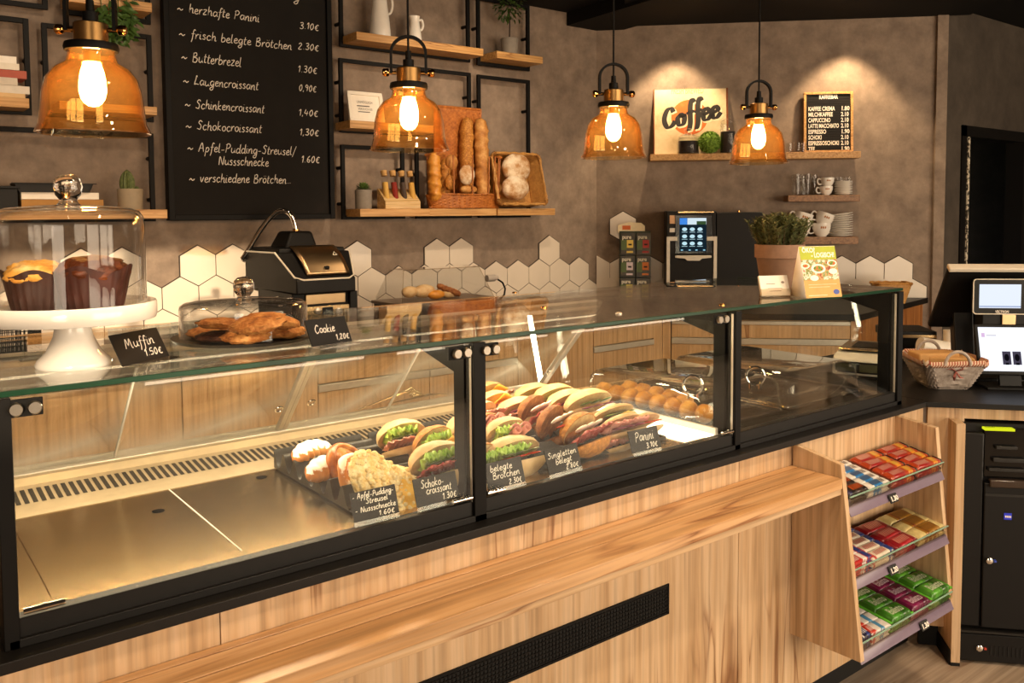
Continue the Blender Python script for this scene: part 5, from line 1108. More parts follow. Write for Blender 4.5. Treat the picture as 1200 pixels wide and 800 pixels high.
# ================================================================== PENDANT LAMPS
def pendant(label, u, v, ru):
    y = 2.23; p = py(u, v, y); z0 = p.z; dep = (p-OC).dot(_fw); R = ru*dep/F; h = 1.52*R
    t = thing('pendant_lamp', label, 'lamp', (p.x, y, z0), group='amber glass pendant lamps over the counter')
    c = Vector((p.x, y, z0)); k = MB()
    o = [(1.0, 0), (.985, .03), (.93, .10), (.90, .22), (.86, .48), (.79, .66), (.66, .78), (.48, .85), (.44, .88), (.42, .93), (.41, 1.0)]
    pr = [(r*R, z*h) for r, z in o]; pr += [(max(r*R-.0035, .001), z*h-.001) for r, z in reversed(o)]
    k.lathe(pr, c, 56, close=True); k.build('glass_shade', M['amber'], t, smooth=60)
    k = MB(); k.lathe([(.46*R, h), (.48*R, h+.008), (.46*R, h+.018), (.28*R, h+.022), (0, h+.022)], c, 32); k.build('collar', M['blackm'], t)
    zs = h+.02; k = MB(); k.lathe([(.30*R, zs), (.30*R, zs+.34*R), (.28*R, zs+.36*R), (0, zs+.36*R)], c, 28); k.build('brass_socket', M['brass'], t)
    k = MB(); k.lathe([(.14*R, zs+.36*R), (.14*R, zs+.56*R), (.08*R, zs+.58*R), (.07*R, zs+.78*R), (0, zs+.78*R)], c, 16); k.build('cord_grip', M['blackm'], t)
    # yoke: flat strap bent into an arch
    yk = MB(); ax = Vector((.86, -.51, 0)); ay = Vector((.51, .86, 0)); rw = .40*R; zt = zs+.22*R; pts = [c+ax*rw+EZ*zt]+[c+ax*rw*cos(a)+EZ*(zs+.72*R+rw*.95*sin(a)) for a in [pi*i/20 for i in range(21)]]+[c-ax*rw+EZ*zt]
    vs = []
    for i, q in enumerate(pts):
        n_ = (q-(c+EZ*(zs+.6*R))); n_ = (n_-ay*n_.dot(ay)); n_ = ax if i == 0 else -ax if i == len(pts)-1 else Vector((n_.x, n_.y, max(n_.z, 0))).normalized()
        for s1, s2 in ((-1, 0), (1, 0), (1, 1), (-1, 1)): vs.append(q+ay*s1*.009+n_*.008*s2)
    n = len(pts); yk.add(vs, [(4*i+j, 4*i+(j+1) % 4, 4*i+4+(j+1) % 4, 4*i+4+j) for i in range(n-1) for j in range(4)]+[(3, 2, 1, 0), (4*n-4, 4*n-3, 4*n-2, 4*n-1)]); yk.build('yoke', M['blackm'], t)
    for sg in (-1, 1):
        kn = MB(); a = c+ax*sg*rw+EZ*(zt+.02*R); kn.tube([a-ax*sg*.012, a+ax*sg*.012], .006, 8); kn.tube([a+ax*sg*.010, a+ax*sg*.014, a+ax*sg*.026, a+ax*sg*.03], [.009, .012, .012, .008], 14); kn.build('thumb_screw', M['brassk'], t)
    b = MB(); br = .235*R; bl = .92*R; zc = h-.10*R
    b.lathe([(0, zc-bl), (br*.35, zc-bl+.015*R), (br*.62, zc-bl+.06*R), (br*.85, zc-bl+.14*R), (br, zc-bl+.28*R), (br*.98, zc-bl*.5), (br*.85, zc-bl*.3), (br*.65, zc-bl*.14), (br*.5, zc), (0, zc)], c, 28); b.build('bulb', M['bulb'], t)
    b = MB(); b.lathe([(br*.62, zc-.02), (br*.62, h), (0, h)], c, 16); b.build('bulb_socket', M['brass'], t)
    w = MB(); w.tube([c+EZ*(zs+.76*R), c+EZ*ZC], .0035, 8); w.build('cord', M['blackm'], t)
    w = MB(); w.lathe([(.05, ZC-.025), (.05, ZC), (0, ZC)], c*1, 20) if False else w.lathe([(.05, -.025), (.05, 0), (0, 0)], (c.x, c.y, ZC), 20); w.build('ceiling_rose', M['blackm'], t)
pendant('nearest and largest amber glass pendant lamp, left of the blackboard', 110.5, 156.5, 62.5)
pendant('amber glass pendant lamp hanging in front of the jugs and wicker basket', 480, 176, 46.5)
pendant('amber glass pendant lamp hanging left of the coffee picture', 719, 185, 38.5)
pendant('farthest amber glass pendant lamp, between coffee picture and drinks board', 888.5, 191.5, 34)

# ================================================================== ON THE GLASS TOP
def sign(label, u0, v0, u1, v1, ht, z, lines, name='price_sign', lean=.28, foot=True, clear=0, sz_=.011, mat='sign', wln=.0016):
    """small slate card standing on z; (u0,v0)-(u1,v1) its bottom edge in the photograph"""
    a, b = pz(u0, v0, z), pz(u1, v1, z); ex = (b-a); w = ex.length; ex.normalize(); back = EZ.cross(ex); ey = (EZ*cos(lean)+back*sin(lean)).normalized(); en = ex.cross(ey)
    t = thing(name, label, 'price sign', (a+b)/2, group='small slate price signs'); q = frame(a+EZ*.001, ex, ey, en)
    MB().box(0, w, clear, ht, -.0025, 0, T=q).build('card', M[mat], t, bevel=.0006)
    if clear: MB().box(0, w, 0, clear, -.0015, -.0002, T=q).build('clear_foot', M['glass'], t)
    if foot: MB().prism([a+EZ*.0005, b+EZ*.0005, b+back*-.0+(-back)*-.0+back*.0+EZ*.0005-back*.03*0, a+EZ*.0005], EZ*.0001) if False else MB().box(0, w, -.03, 0, 0, .0018, T=frame(a+EZ*.0002, ex, -back*-1, EZ)).build('foot', M['acryl'], t)
    c = MB()
    for (tx, fx, fy, fw, xh) in lines: chalk(c, tx, q @ Vector((w*fx, clear+(ht-clear)*fy, 0)), ex, ey, en, xh*ht, wln, fit=fw*w, lift=.0004)
    c.build('chalk_writing', M['chalk'], t, smooth=0); return t
# cake stand
cc = pz(87, 428, GT); dep = (cc-OC).dot(_fw); k_ = dep/F
t = thing('cake_stand', 'white ceramic cake stand on the glass counter top carrying two muffins', 'cake stand', cc)
def atc(v, u=88): 
    q = ray(u, v); s = ((cc-OC).dot(_fw))/q.dot(_fw); return (OC+q*s).z
zp = atc(358); rP = 92*k_
mb = MB(); R0 = 41*k_; zz = zp-GT
mb.lathe([(R0*.97, 0), (R0, .004), (R0*.95, .012), (R0*.72, zz*.25), (R0*.52, zz*.5), (R0*.45, zz*.7), (R0*.5, zz*.8), (rP*.9, zz-.026), (rP*.985, zz-.024), (rP, zz-.018), (rP, zz+.004), (rP*.985, zz+.007), (rP*.965, zz+.004), (rP*.95, zz), (0, zz)], cc, 72); mb.build('pedestal_plate', M['white'], t, smooth=50)
def gdome(label, c, R, h, knob_r, cat='glass dome'):
    d = thing('glass_dome', label, cat, c); k = MB()
    o = [(R*1.01, 0), (R, .01), (R, h*.80), (R*.985, h*.88), (R*.93, h*.94), (R*.8, h*.975), (R*.4, h), (0, h+.002)]
    i = [(0, h-.003), (R*.4, h-.005), (R*.79, h*.975-.005), (R*.91, h*.93-.003), (R*.96, h*.875), (R*.974, h*.79), (R*.974, .006), (R*.985, 0)]
    k.lathe(o+i, c, 72, close=True); k.build('glass_cover', M['dome'], d, smooth=60)
    k = MB(); r = knob_r; k.lathe([(r*.95, h-.001), (r*.7, h+r*.2), (r*.62, h+r*.45), (r*.9, h+r*.8), (r*1.05, h+r*1.4), (r*.95, h+r*1.95), (r*.6, h+r*2.3), (0, h+r*2.4)], c, 32); k.build('knob', M['dome2'], d, smooth=70); return d
M['dome2'] = None
_g, _n, _b = new_mat('solid_glass'); _b.inputs['Transmission Weight'].default_value = 1; _b.inputs['IOR'].default_value = 1.45; _b.inputs['Roughness'].default_value = 0; _b.inputs['Base Color'].default_value = (1, .99, .97, 1); M['dome2'] = _g
zc = Vector((cc.x, cc.y, zp+.0005)); ztop = atc(241)
gdome('tall clear glass dome with a knob covering the muffins on the cake stand', zc, 81*k_, ztop-zp, 15*k_)
def muffin(label, u, v, r, h, top, cupm, seed):
    p = pz(u, v, zp); t = thing('muffin', label, 'muffin', p, group='muffins under the glass dome')
    mb = MB(); vs = []; nn = 72; L = 10
    for i in range(L+1):
        q = i/L
        for j in range(nn):
            a = 2*pi*j/nn; pet = .5+.5*cos(4*a+seed); rr = r*(.74+.26*q**.8)*(1+.03*cos(24*a)*(1-.4*q))+(.003*pet*q*q*(1 if q > .7 else .3)); z = h*(.84+.17*pet)*q if q > 0 else 0
            vs.append(p+Vector((rr*cos(a), rr*sin(a), z)))
    mb.add(vs, [(i*nn+j, i*nn+(j+1) % nn, (i+1)*nn+(j+1) % nn, (i+1)*nn+j) for i in range(L) for j in range(nn)]+[tuple(range(nn-1, -1, -1))]); mb.build('paper_cup', cupm, t, smooth=50)
    mb = MB(); mb.ell(p+EZ*h*.84, (r*.97, r*.97, h*.36), nu=48, nv=24, fn=lambda d: 1+.16*nz(d, 3, seed)+.08*nz(d, 8, seed)); mb.build('muffin_top', top, t, smooth=80)
muffin('golden topped muffin in a brown paper cup, left one under the dome', 45, 362, 35*k_, 46*k_, M['mufl'], M['cup'], 1)
muffin('dark chocolate muffin in a reddish paper cup, right one under the dome', 110, 361, 40*k_, 50*k_, M['mufd'], M['cupr'], 2.2)
sign('black price sign reading Muffin leaning beside the white cake stand', 144, 430, 199, 417.5, .062, GT, [('Muffin', .2, .5, .62, .17), ('1.50€', .52, .16, .38, .14)], lean=.5)
# cookies on a slate under a low dome
cs = pz(287, 396, GT); dep = (cs-OC).dot(_fw); k_ = dep/F; rS = 81*k_
mb = MB(); nn = 90; vs = []
for z, f_ in ((0, .97), (.007, 1), (.007, 0)):
    for j in range(nn): a = 2*pi*j/nn; r = rS*(f_+.018*nz((cos(a)*3, sin(a)*3, z*50), 2, 4)*(f_ > 0)); vs.append(cs+Vector((r*cos(a), r*sin(a), z+.0003)))
mb.add(vs, [(i*nn+j, i*nn+(j+1) % nn, (i+1)*nn+(j+1) % nn, (i+1)*nn+j) for i in range(2) for j in range(nn)]+[tuple(range(nn-1, -1, -1))]); tag(mb.build('slate_plate', M['slate'], smooth=30), 'round dark slate plate under the cookies on the glass counter', 'plate')
zS = GT+.0078
def atd(v, u=290):
    q = ray(u, v); s = ((cs-OC).dot(_fw))/q.dot(_fw); return (OC+q*s).z
gdome('low wide clear glass dome covering the cookies on the slate', Vector((cs.x, cs.y, zS)), 72*k_, atd(349)-zS-.004, 11.5*k_)
def cookie(label, u, v, r, th, z, mat, seed, tilt=0, az=0):
    p = pz(u, v, z); T = rzz(az) @ ry(tilt); mb = MB(); mb.ell((p.x, p.y, z+th+r*sin(abs(tilt))*.8), (r, r, th), T=T, nu=36, nv=16, fn=lambda d: 1+.13*nz(d, 3.2, seed)+.12*nz(d, 8, seed)+.07*nz(d, 17, seed))
    return tag(mb.build('cookie', mat, smooth=80), label, 'cookie', 'cookies under the low dome')
cookie('pale oat cookie at the left of the pile under the low dome', 243, 396, .042, .012, zS, M['cookie'], 1)
cookie('dark chocolate cookie lying at the bottom left under the low dome', 255, 400, .043, .011, zS, M['cookied'], 2)
cookie('nut cookie at the front centre under the low dome', 288, 402, .048, .014, zS, M['cookie'], 3)
cookie('nut cookie at the right under the low dome', 332, 396, .046, .014, zS, M['cookie'], 4)
cookie('brown cookie lying across the left ones under the low dome', 258, 388, .044, .012, zS+.024, M['cookie'], 5, .12, 1)
cookie('chunky oat cookie on top of the pile under the low dome', 303, 393, .054, .016, zS+.026, M['cookie'], 6, -.2, .3)
cookie('caramel cookie leaning on the right of the pile under the low dome', 325, 390, .045, .014, zS+.022, M['cookie'], 7, .25, .5)
cookie('dark cookie at the back of the pile under the low dome', 290, 384, .042, .012, zS+.004, M['cookied'], 8)
sign('black price sign reading Cookie leaning beside the low cookie dome', 366, 407, 413, 400, .058, GT, [('Cookie', .16, .46, .5, .17), ('1,20€', .62, .14, .34, .13)], lean=.45)
# cards and tent card, heather pot
def card(label, u0, v0, u1, v1, ht):
    a, b = pz(u0, v0, GT), pz(u1, v1, GT); ex = b-a; w = ex.length; ex.normalize(); back = EZ.cross(ex); ey = (EZ*cos(.35)+back*sin(.35)); en = ex.cross(ey)
    t = thing('card_holder', label, 'card holder', (a+b)/2); q = frame(a+EZ*.001, ex, ey, en)
    MB().box(-.004, w+.004, -.0, ht*.35, .009, .011, T=q).box(-.004, w+.004, -.002, ht*.8, -.006, -.004, T=q).box(-.004, w+.004, -.001, .001, -.006, .011, T=q).build('acrylic_stand', M['acryl'], t)
    c = MB().box(0, w, .002, ht, -.003, .006, T=q).build('cards', M['paper'], t, bevel=.0008)
    mb = MB(); 
    for (x, y, l) in ((.22, .58, .3), (.25, .36, .5), (.3, .24, .4)): mb.box(w*x, w*(x+l), ht*y, ht*y+ht*.03, .006, .0063, T=q)
    mb.add([q @ Vector((w*.8+.006*cos(a_), ht*.66+.004*sin(a_), .0063)) for a_ in [2*pi*i/12 for i in range(12)]], [tuple(range(12))]); mb.build('print', plain('grey_print', '#8f7f70', .7), c)
card('clear holder with white business cards before the heather pot', 892, 348.5, 925.5, 347.5, .068)
a, b = pz(941, 350, GT), pz(984, 347.5, GT); ex = (b-a); w = ex.length*.93; ex = (ex.normalized()*.97+EY*-.06).normalized(); back = EZ.cross(ex); ht = 62*((a-OC).dot(_fw))/F; ln = .24; ey = EZ*cos(ln)+back*sin(ln); en = ex.cross(ey)
a = a+ex*.012
t = thing('tent_card', 'green and brown tent card with a food picture standing right of the heather pot', 'tent card', a+ex*w/2); q = frame(a+EZ*.001, ex, ey, en); bt = back*2*ht*sin(ln)
MB().box(0, w, 0, ht, -.0012, 0, T=q).build('front_leaf', plain('kraft_print', '#c79a58', .6), t)
e2 = (EZ*cos(ln)-back*sin(ln)); q2 = frame(a+EZ*.001+bt, ex, e2, ex.cross(e2)); MB().box(0, w, 0, ht, 0, .0012, T=q2).build('back_leaf', M['paper'], t)
mb = MB(); mb.add([a+EZ*.001, a+bt+EZ*.001, q @ Vector((0, ht, 0))], [(0, 1, 2)]); mb.build('white_side', M['paper'], t, solid=.001)
gb = MB().box(0, w, ht*.74, ht, 0, .0006, T=q).build('green_band', plain('lime_print', '#a3ad2c', .6), t)
ph = MB().box(0, w, ht*.34, ht*.735, 0, .0006, T=q).build('food_picture', mottled('salad_print', [(.28, '#3f2a1a'), (.4, '#8a3a1e'), (.48, '#c9a06a'), (.54, '#5f7a2c'), (.62, '#e8ddc8'), (.75, '#b9402a')], sc=42, rough=.5, bump=0, det=2), t)
mb = MB()
for (x, y, r) in ((.45, .56, .2), (.85, .5, .12), (.1, .62, .12), (.3, .38, .12), (.85, .66, .14)): mb.add([q @ Vector((w*x+w*r*cos(i*.3927), ht*y+w*r*.55*sin(i*.3927), .0009)) for i in range(16)], [tuple(range(16))])
mb.build('plate_print', plain('plate_print', '#efe6d8', .6), ph)
mb = MB()
for (x, y, r) in ((.45, .56, .14), (.1, .62, .08), (.85, .66, .1)): mb.add([q @ Vector((w*x+w*r*cos(i*.3927), ht*y+w*r*.5*sin(i*.3927), .0011)) for i in range(16)], [tuple(range(16))])
mb.build('salad_print', mottled('salad_print2', [(.35, '#4a6a22'), (.5, '#8aa040'), (.6, '#c0482a')], sc=120, det=1), ph)
tx = MB(); text(tx, 'ÖKO?', q @ Vector((w*.06, ht*.88, .0008)), ex, ey, ht*.13, fit=w*.36, bold=.0008); text(tx, '- LOGISCH!', q @ Vector((w*.3, ht*.78, .0008)), ex, ey, ht*.13, fit=w*.64, bold=.0008); tx.build('lettering', M['paper'], gb, smooth=0)
mb = MB(); mb.add([q @ Vector((w*.86+w*.085*cos(i*.3927), ht*.10+w*.06*sin(i*.3927), .0006)) for i in range(16)], [tuple(range(16))]); mb.build('blue_badge', plain('badge_blue', '#3a4f9a', .5), t)
mb = MB(); mb.box(w*.08, w*.6, ht*.04, ht*.05, 0, .0006, T=q); mb.box(w*.12, w*.9, ht*.25, ht*.256, 0, .0006, T=q); mb.box(w*.12, w*.7, ht*.2, ht*.206, 0, .0006, T=q); mb.build('print_lines', plain('line_print', '#e8dcc0', .6), t)
pc = pz(913, 344, GT); dep = (pc+EY*.13+EX*.13-OC).dot(_fw); pc = pz(913, 337, GT); dep = (pc-OC).dot(_fw); k_ = dep/F; rP = 28.5*k_; hP = 51*k_
t = thing('heather_pot', 'green heather plant in a terracotta pot on the right part of the glass top', 'plant', pc)
mb = MB(); mb.lathe([(rP*.70, 0), (rP*.72, .003), (rP*.92, hP*.68), (rP*.93, hP*.69), (rP*.99, hP*.70), (rP, hP), (rP*.93, hP), (rP*.88, hP*.8), (0, hP*.8)], pc, 40); mb.build('terracotta_pot', M['terra'], t, smooth=40)
mb = MB(); mb.lathe([(rP*.9, hP*.84), (rP*.5, hP*.87), (0, hP*.88)], pc, 24); mb.build('soil', M['soil'], t)
st = MB(); lf = MB(); rnd = random.Random(21)
for i in range(170):
    a, r = rnd.uniform(0, 2*pi), rP*.75*rnd.random()**.5; b = pc+Vector((r*cos(a), r*sin(a), hP*.86)); sp_ = .55*r/rP+rnd.gauss(0, .09); hh = rP*(1.15+.45*rnd.random()-.35*r/rP); d = Vector((cos(a)*sp_, sin(a)*sp_, 1)).normalized(); tip = b+d*hh
    st.tube([b, b+d*hh*.5, tip], [.0022, .0018, .0008], 4)
    for j in range(34):
        q_ = .12+.88*j/34; pp = b+d*hh*q_; aa = rnd.uniform(0, 2*pi); o = Vector((cos(aa), sin(aa), .75)); leaf(lf, pp, o, EZ, 0.018+.008*rnd.random(), .0042)
st.build('stems', plain('stem_brown', '#5a4326', .8), t); lf.build('needles', M['herb'], t, smooth=60)
mb = MB(); a = pz(888, 330, GT); mb.box(-.003, .003, hP*.75, hP*1.28, 0, .001, T=frame(pc-EX*rP*.66-EY*rP*.4, EX, EZ, -EY)); mb.build('plant_label', M['paper'], t)

# ================================================================== FOOD IN THE GLASS CASE
def pf(u, v, z, ymin=1.612):
    p = pz(u, v, z); return p if p.y >= ymin else py(u, v, ymin)
ZT = .9665
# dark tray with wave shaped dividers
tr0, tr1, ty0, ty1 = .825, 1.775, 1.60, 2.03
trh = thing('display_tray', 'long black display tray with wave shaped slots for the filled rolls', 'tray', ((tr0+tr1)/2, 1.8, ZT))
MB().box(tr0, tr1, ty0, ty1, ZT, ZT+.006).build('tray_base', M['tray'], trh, bevel=.002)
mb = MB(); mb.tube([(tr0, ty0, ZT+.006), (tr0, ty1, ZT+.006)], .006, 8).tube([(tr1, ty0, ZT+.006), (tr1, ty1, ZT+.006)], .006, 8).tube([(tr0, ty0, ZT+.006), (tr1, ty0, ZT+.006)], .005, 8); mb.build('tray_rim', M['tray'], trh)
def wave(y): 
    ph = ((y-ty0-.02)/.062) % 1; return ZT+.012+.040*(.5-.5*cos(2*pi*ph))**1.4
cols_ = [.865, 1.0, 1.13, 1.26, 1.39, 1.52, 1.65]
for ci, xc in enumerate(cols_):
    w = .108 if ci else .10; mb = MB(); n = 84; vs = []
    for i in range(n+1):
        y = ty0+.02+(ty1-ty0-.03)*i/n; z = wave(y); vs += [Vector((xc-w/2, y, z)), Vector((xc+w/2, y, z)), Vector((xc-w/2, y, ZT+.006)), Vector((xc+w/2, y, ZT+.006))]
    mb.add(vs, [f for i in range(n) for f in ((4*i, 4*i+1, 4*i+5, 4*i+4), (4*i+2, 4*i, 4*i+4, 4*i+6), (4*i+1, 4*i+3, 4*i+7, 4*i+5))]+[(0, 2, 3, 1), (4*n, 4*n+1, 4*n+3, 4*n+2)]); mb.build('wave_divider', M['tray'], trh, smooth=50)
ZF = ZT+.035
PG = 'pastries in the left row of the black tray'
def croissant(label, u, v, seed):
    p = pf(u, v, 1.02); t = thing('croissant', label, 'croissant', p, rz=0, group=PG); mb = MB(); vs = []; n = 40; m_ = 18
    for i in range(n+1):
        s = i/n*2-1; a = s*1.0; env = (1-abs(s)**2.2)**.6; seg = .80+.20*abs(cos(s*pi*3.2))**.6; r = max(.0015, .027*env*seg)
        cpt = p+Vector((.072*sin(a)*.95, -.045*(1-cos(a))+0.0, .0))*1.0+EZ*.004
        tg = Vector((cos(a), -.6*sin(a), 0)).normalized(); nn = Vector((-tg.y, tg.x, 0))
        for j in range(m_): b = 2*pi*j/m_; vs.append(cpt+nn*r*cos(b)*1.15+EZ*r*.92*sin(b))
    T = rzz(-.15); mb.add(vs, [(i*m_+j, i*m_+(j+1) % m_, (i+1)*m_+(j+1) % m_, (i+1)*m_+j) for i in range(n) for j in range(m_)]); mb.v = [p+(rzz(.25) @ rx(.6) @ (q-p)) for q in mb.v]
    mb.build('pastry', M['sugar'], t, smooth=60)
croissant('sugar dusted croissant at the rear left corner of the black tray', 364, 530, 1)
croissant('sugar dusted croissant second in the row, beside the glazed snail', 381, 549, 2)
def disc_T(tilt, az=0): return rzz(az) @ rx(tilt)
def snail(label, u, v, r, seed, top='snail'):
    p = pf(u, v, 1.03); t = thing('pastry_snail', label, 'pastry', p, group=PG); T = Matrix.Translation(p) @ disc_T(.95, .35); pts = []; rs = []
    for i in range(120):
        a = i/120*2.6*2*pi; rr = r*(.08+.92*i/120)*.80; pts.append(T @ Vector((rr*cos(a), rr*sin(a), .004*sin(a*3)-.006*(i/120)))); rs.append(r*(.10+.10*(i/120))*(1+.08*sin(a*5+seed)))
    mb = MB(); mb.tube(pts, rs, 10); mb.build('spiral', M[top], t, smooth=60)
    mb = MB(); mb.ell(p+T.to_3x3() @ Vector((0, 0, -.008)), (r*.84, r*.84, .014), T=T.to_3x3().to_4x4(), nu=30, nv=10); mb.build('base', M['golden'], t, smooth=60)
snail('glazed brown nut snail behind the sugared one in the left row', 407, 541, .058, 1)
snail('sugared nut snail between glazed snail and streusel pastries', 420, 553, .056, 2.5, 'snails')
def streusel(label, u, v, r, seed, cust=False):
    p = pf(u, v, 1.03); t = thing('streusel_pastry', label, 'pastry', p, group=PG); T = disc_T(.95, .35); mb = MB(); mb.ell(p, (r, r*1.05, .02), T=T, nu=56, nv=30, fn=lambda d: 1+.10*nz(d, 4, seed)+.10*nz(d, 11, seed)+.05*nz(d, 22, seed)); mb.build('crumb_cake', M['streusel'], t, smooth=80)
    rnd = random.Random(seed); mb = MB(); n3 = T.to_3x3()
    for i in range(70):
        a, q = rnd.uniform(0, 2*pi), r*.95*rnd.random()**.5; c = p+n3 @ Vector((q*cos(a), q*sin(a)*1.05, .019*math.sqrt(max(0, 1-(q/r)**2))+.002)); s = rnd.uniform(.004, .008); mb.ell(c, (s, s*.9, s*.8), nu=7, nv=5)
    mb.build('streusel_crumbs', M['streusel'], t, smooth=60)
    if cust: mb = MB(); mb.ell(p+n3 @ Vector((.006, -.012, .012)), (r*.62, r*.7, .014), T=T, nu=40, nv=16, fn=lambda d: 1+.07*nz(d, 6, seed+3)); mb.build('custard_filling', M['custard'], t, smooth=80)
streusel('pale streusel pastry third from the front of the left row', 437, 560, .060, 5)
streusel('sugar dusted streusel pastry second from the front of the left row', 452, 570, .058, 6)
streusel('yellow custard streusel pastry at the front of the left row', 470, 577, .062, 7, True)
# ------------------------------------------------------------------ filled rolls
def half_bun(mb, c, rx_, ry_, rz_, T, seed, flat=True, mi=0):
    mb.ell(c, (rx_, ry_, rz_), T=T, nu=36, nv=12, v0=-.02, v1=pi/2, fn=lambda d: (1+.04*nz(d, 3, seed)), mi=mi)
def ruffle(mb, c, T, L, W, seed, amp=.008, n=26, m_=7):
    def fn(s, t):
        x = (s-.5)*L; y = (t-.5)*W; e_ = abs(t-.5)*2; z = amp*(sin(s*27+seed)+.7*sin(s*43+seed*2+t*6))*(.3+.7*t)+amp*.8*sin(t*11+s*19+seed); return c+(T @ Vector((x, y, z)))
    mb.grid(fn, n, m_)
SG = 'filled rolls in the black tray'
def sandwich(label, u, v, kind, fill, az=0.0, s=1.0, open_=.62, seed=0, z=1.022, lean=.62):
    """clam opened roll: long axis along the case, mouth towards the customer and up"""
    p = pf(u, v, z); t = thing('filled_roll', label, 'sandwich', p, group=SG)
    K = Matrix.Translation(p) @ rzz(az) @ rx(lean)      # local: x length, y into the case, z up; lean tilts the mouth back
    L, Wd, Ht = {'roll': (.070, .042, .032), 'long': (.082, .036, .030), 'brown': (.056, .050, .024), 'seed': (.066, .044, .026), 'panini': (.080, .040, .016), 'round': (.052, .046, .028)}[kind]; L *= s; Wd *= s; Ht *= s*1.25
    crust = {'roll': 'roll', 'long': 'roll', 'brown': 'brownb', 'seed': 'seedb', 'panini': 'roll', 'round': 'roll'}[kind]; K3 = K.to_3x3().to_4x4()
    # hinge along the back (+y): top half swings up by open_
    TB = rx(pi) ; TT = rx(-open_)
    off = Vector((0, Wd*.9, 0))
    cb = K @ Vector((0, 0, -.004)); mb = MB(); half_bun(mb, cb, L, Wd, Ht, K3 @ TB, seed); mb.build('bottom_half', [M[crust]], t, smooth=70)
    ct = K @ (off+TT @ (Vector((0, -Wd*.9, .004)))); mb = MB(); half_bun(mb, ct, L, Wd, Ht*1.15, K3 @ TT, seed+3); mb.build('top_half', [M[crust]], t, smooth=70)
    # cut faces
    mb = MB(); mb.add([cb+(K3 @ Vector((L*.96*cos(a), Wd*.95*sin(a), .0012))) for a in [2*pi*i/32 for i in range(32)]], [tuple(range(32))]); mb.add([ct+(K3 @ TT @ Vector((L*.96*cos(a), Wd*.95*sin(a), -.0012))) for a in [2*pi*i/32 for i in range(32)]], [tuple(range(32))]); mb.build('crumb', M['crumb' if kind != 'brown' else 'brownb'], t, smooth=0)
    mid = lambda x, y, k_: K @ (off+rx(-open_*k_) @ Vector((x, y-Wd*.9, 0)))
    rnd = random.Random(seed*13+1); lay = 0; n = len(fill)
    for i, f in enumerate(fill):
        k_ = (i+1)/(n+1); Rf = K3 @ rx(-open_*k_); c = mid(0, -.006, k_)
        if f == 'lettuce':
            mb = MB(); ruffle(mb, mid(-L*.2, -Wd*.4, k_), Rf, L*1.25, Wd*1.15, seed, .008, 40, 8); ruffle(mb, mid(-L*.3, -Wd*.75, k_), Rf @ rx(.5), L*.95, Wd*.6, seed+2, .009, 40, 6); mb.build('lettuce', M['lettuce'], t, smooth=80, solid=.0008)
        elif f in ('ham', 'salami', 'turkey'):
            mb = MB()
            for q in range(3):
                x0 = (-.55+.5*q)*L; ruffle(mb, mid(x0+L*.05, -Wd*.35, k_), Rf @ rzz(rnd.uniform(-.3, .3)), L*.85, Wd*1.5, seed+q, .0035, 16, 8)
            mb.build('ham_slices' if f != 'salami' else 'salami_slices', M['ham' if f != 'salami' else 'salami'], t, smooth=80, solid=.0014)
        elif f == 'hamroll':
            for q in range(2):
                mb = MB()
                def fn(s_, t_, q=q): a = t_*9; r = .004+.012*t_; return mid(-L*.2+L*.5*q, -Wd*.2, k_)+(Rf @ Vector((cos(a)*r, (s_-.5)*Wd*1.9-.008, sin(a)*r+.004)))
                mb.grid(fn, 4, 30); mb.build('rolled_ham', M['ham'], t, smooth=80, solid=.0014)
        elif f == 'cheese':
            mb = MB(); ruffle(mb, mid(L*.15, -Wd*.4, k_), Rf @ rzz(.5), L*1.0, Wd*1.6, seed, .0015, 10, 6); mb.build('cheese_slice', M['cheese'], t, smooth=80, solid=.002)
        elif f == 'egg':
            for q in range(3):
                mb = MB(); mb.ell(mid((-.55+.5*q)*L, -Wd*.62, k_), (.020, .017, .0045), T=Rf @ rx(.25) @ rzz(q), nu=18, nv=8); mb.build('egg_slice', M['egg'], t, smooth=60)
        elif f in ('onion', 'tomato', 'cucumber'):
            for q in range(3):
                mb = MB(); mb.ell(mid((-.45+.45*q)*L, -Wd*.58, k_), (.021, .017, .0028), T=Rf @ rx(.3) @ rzz(q), nu=18, nv=6); mb.build({'onion': 'onion_ring', 'tomato': 'tomato_slice', 'cucumber': 'cucumber_slice'}[f], M[{'onion': 'onion', 'tomato': 'tomato', 'cucumber': 'cucum'}[f]], t, smooth=60)
    return t
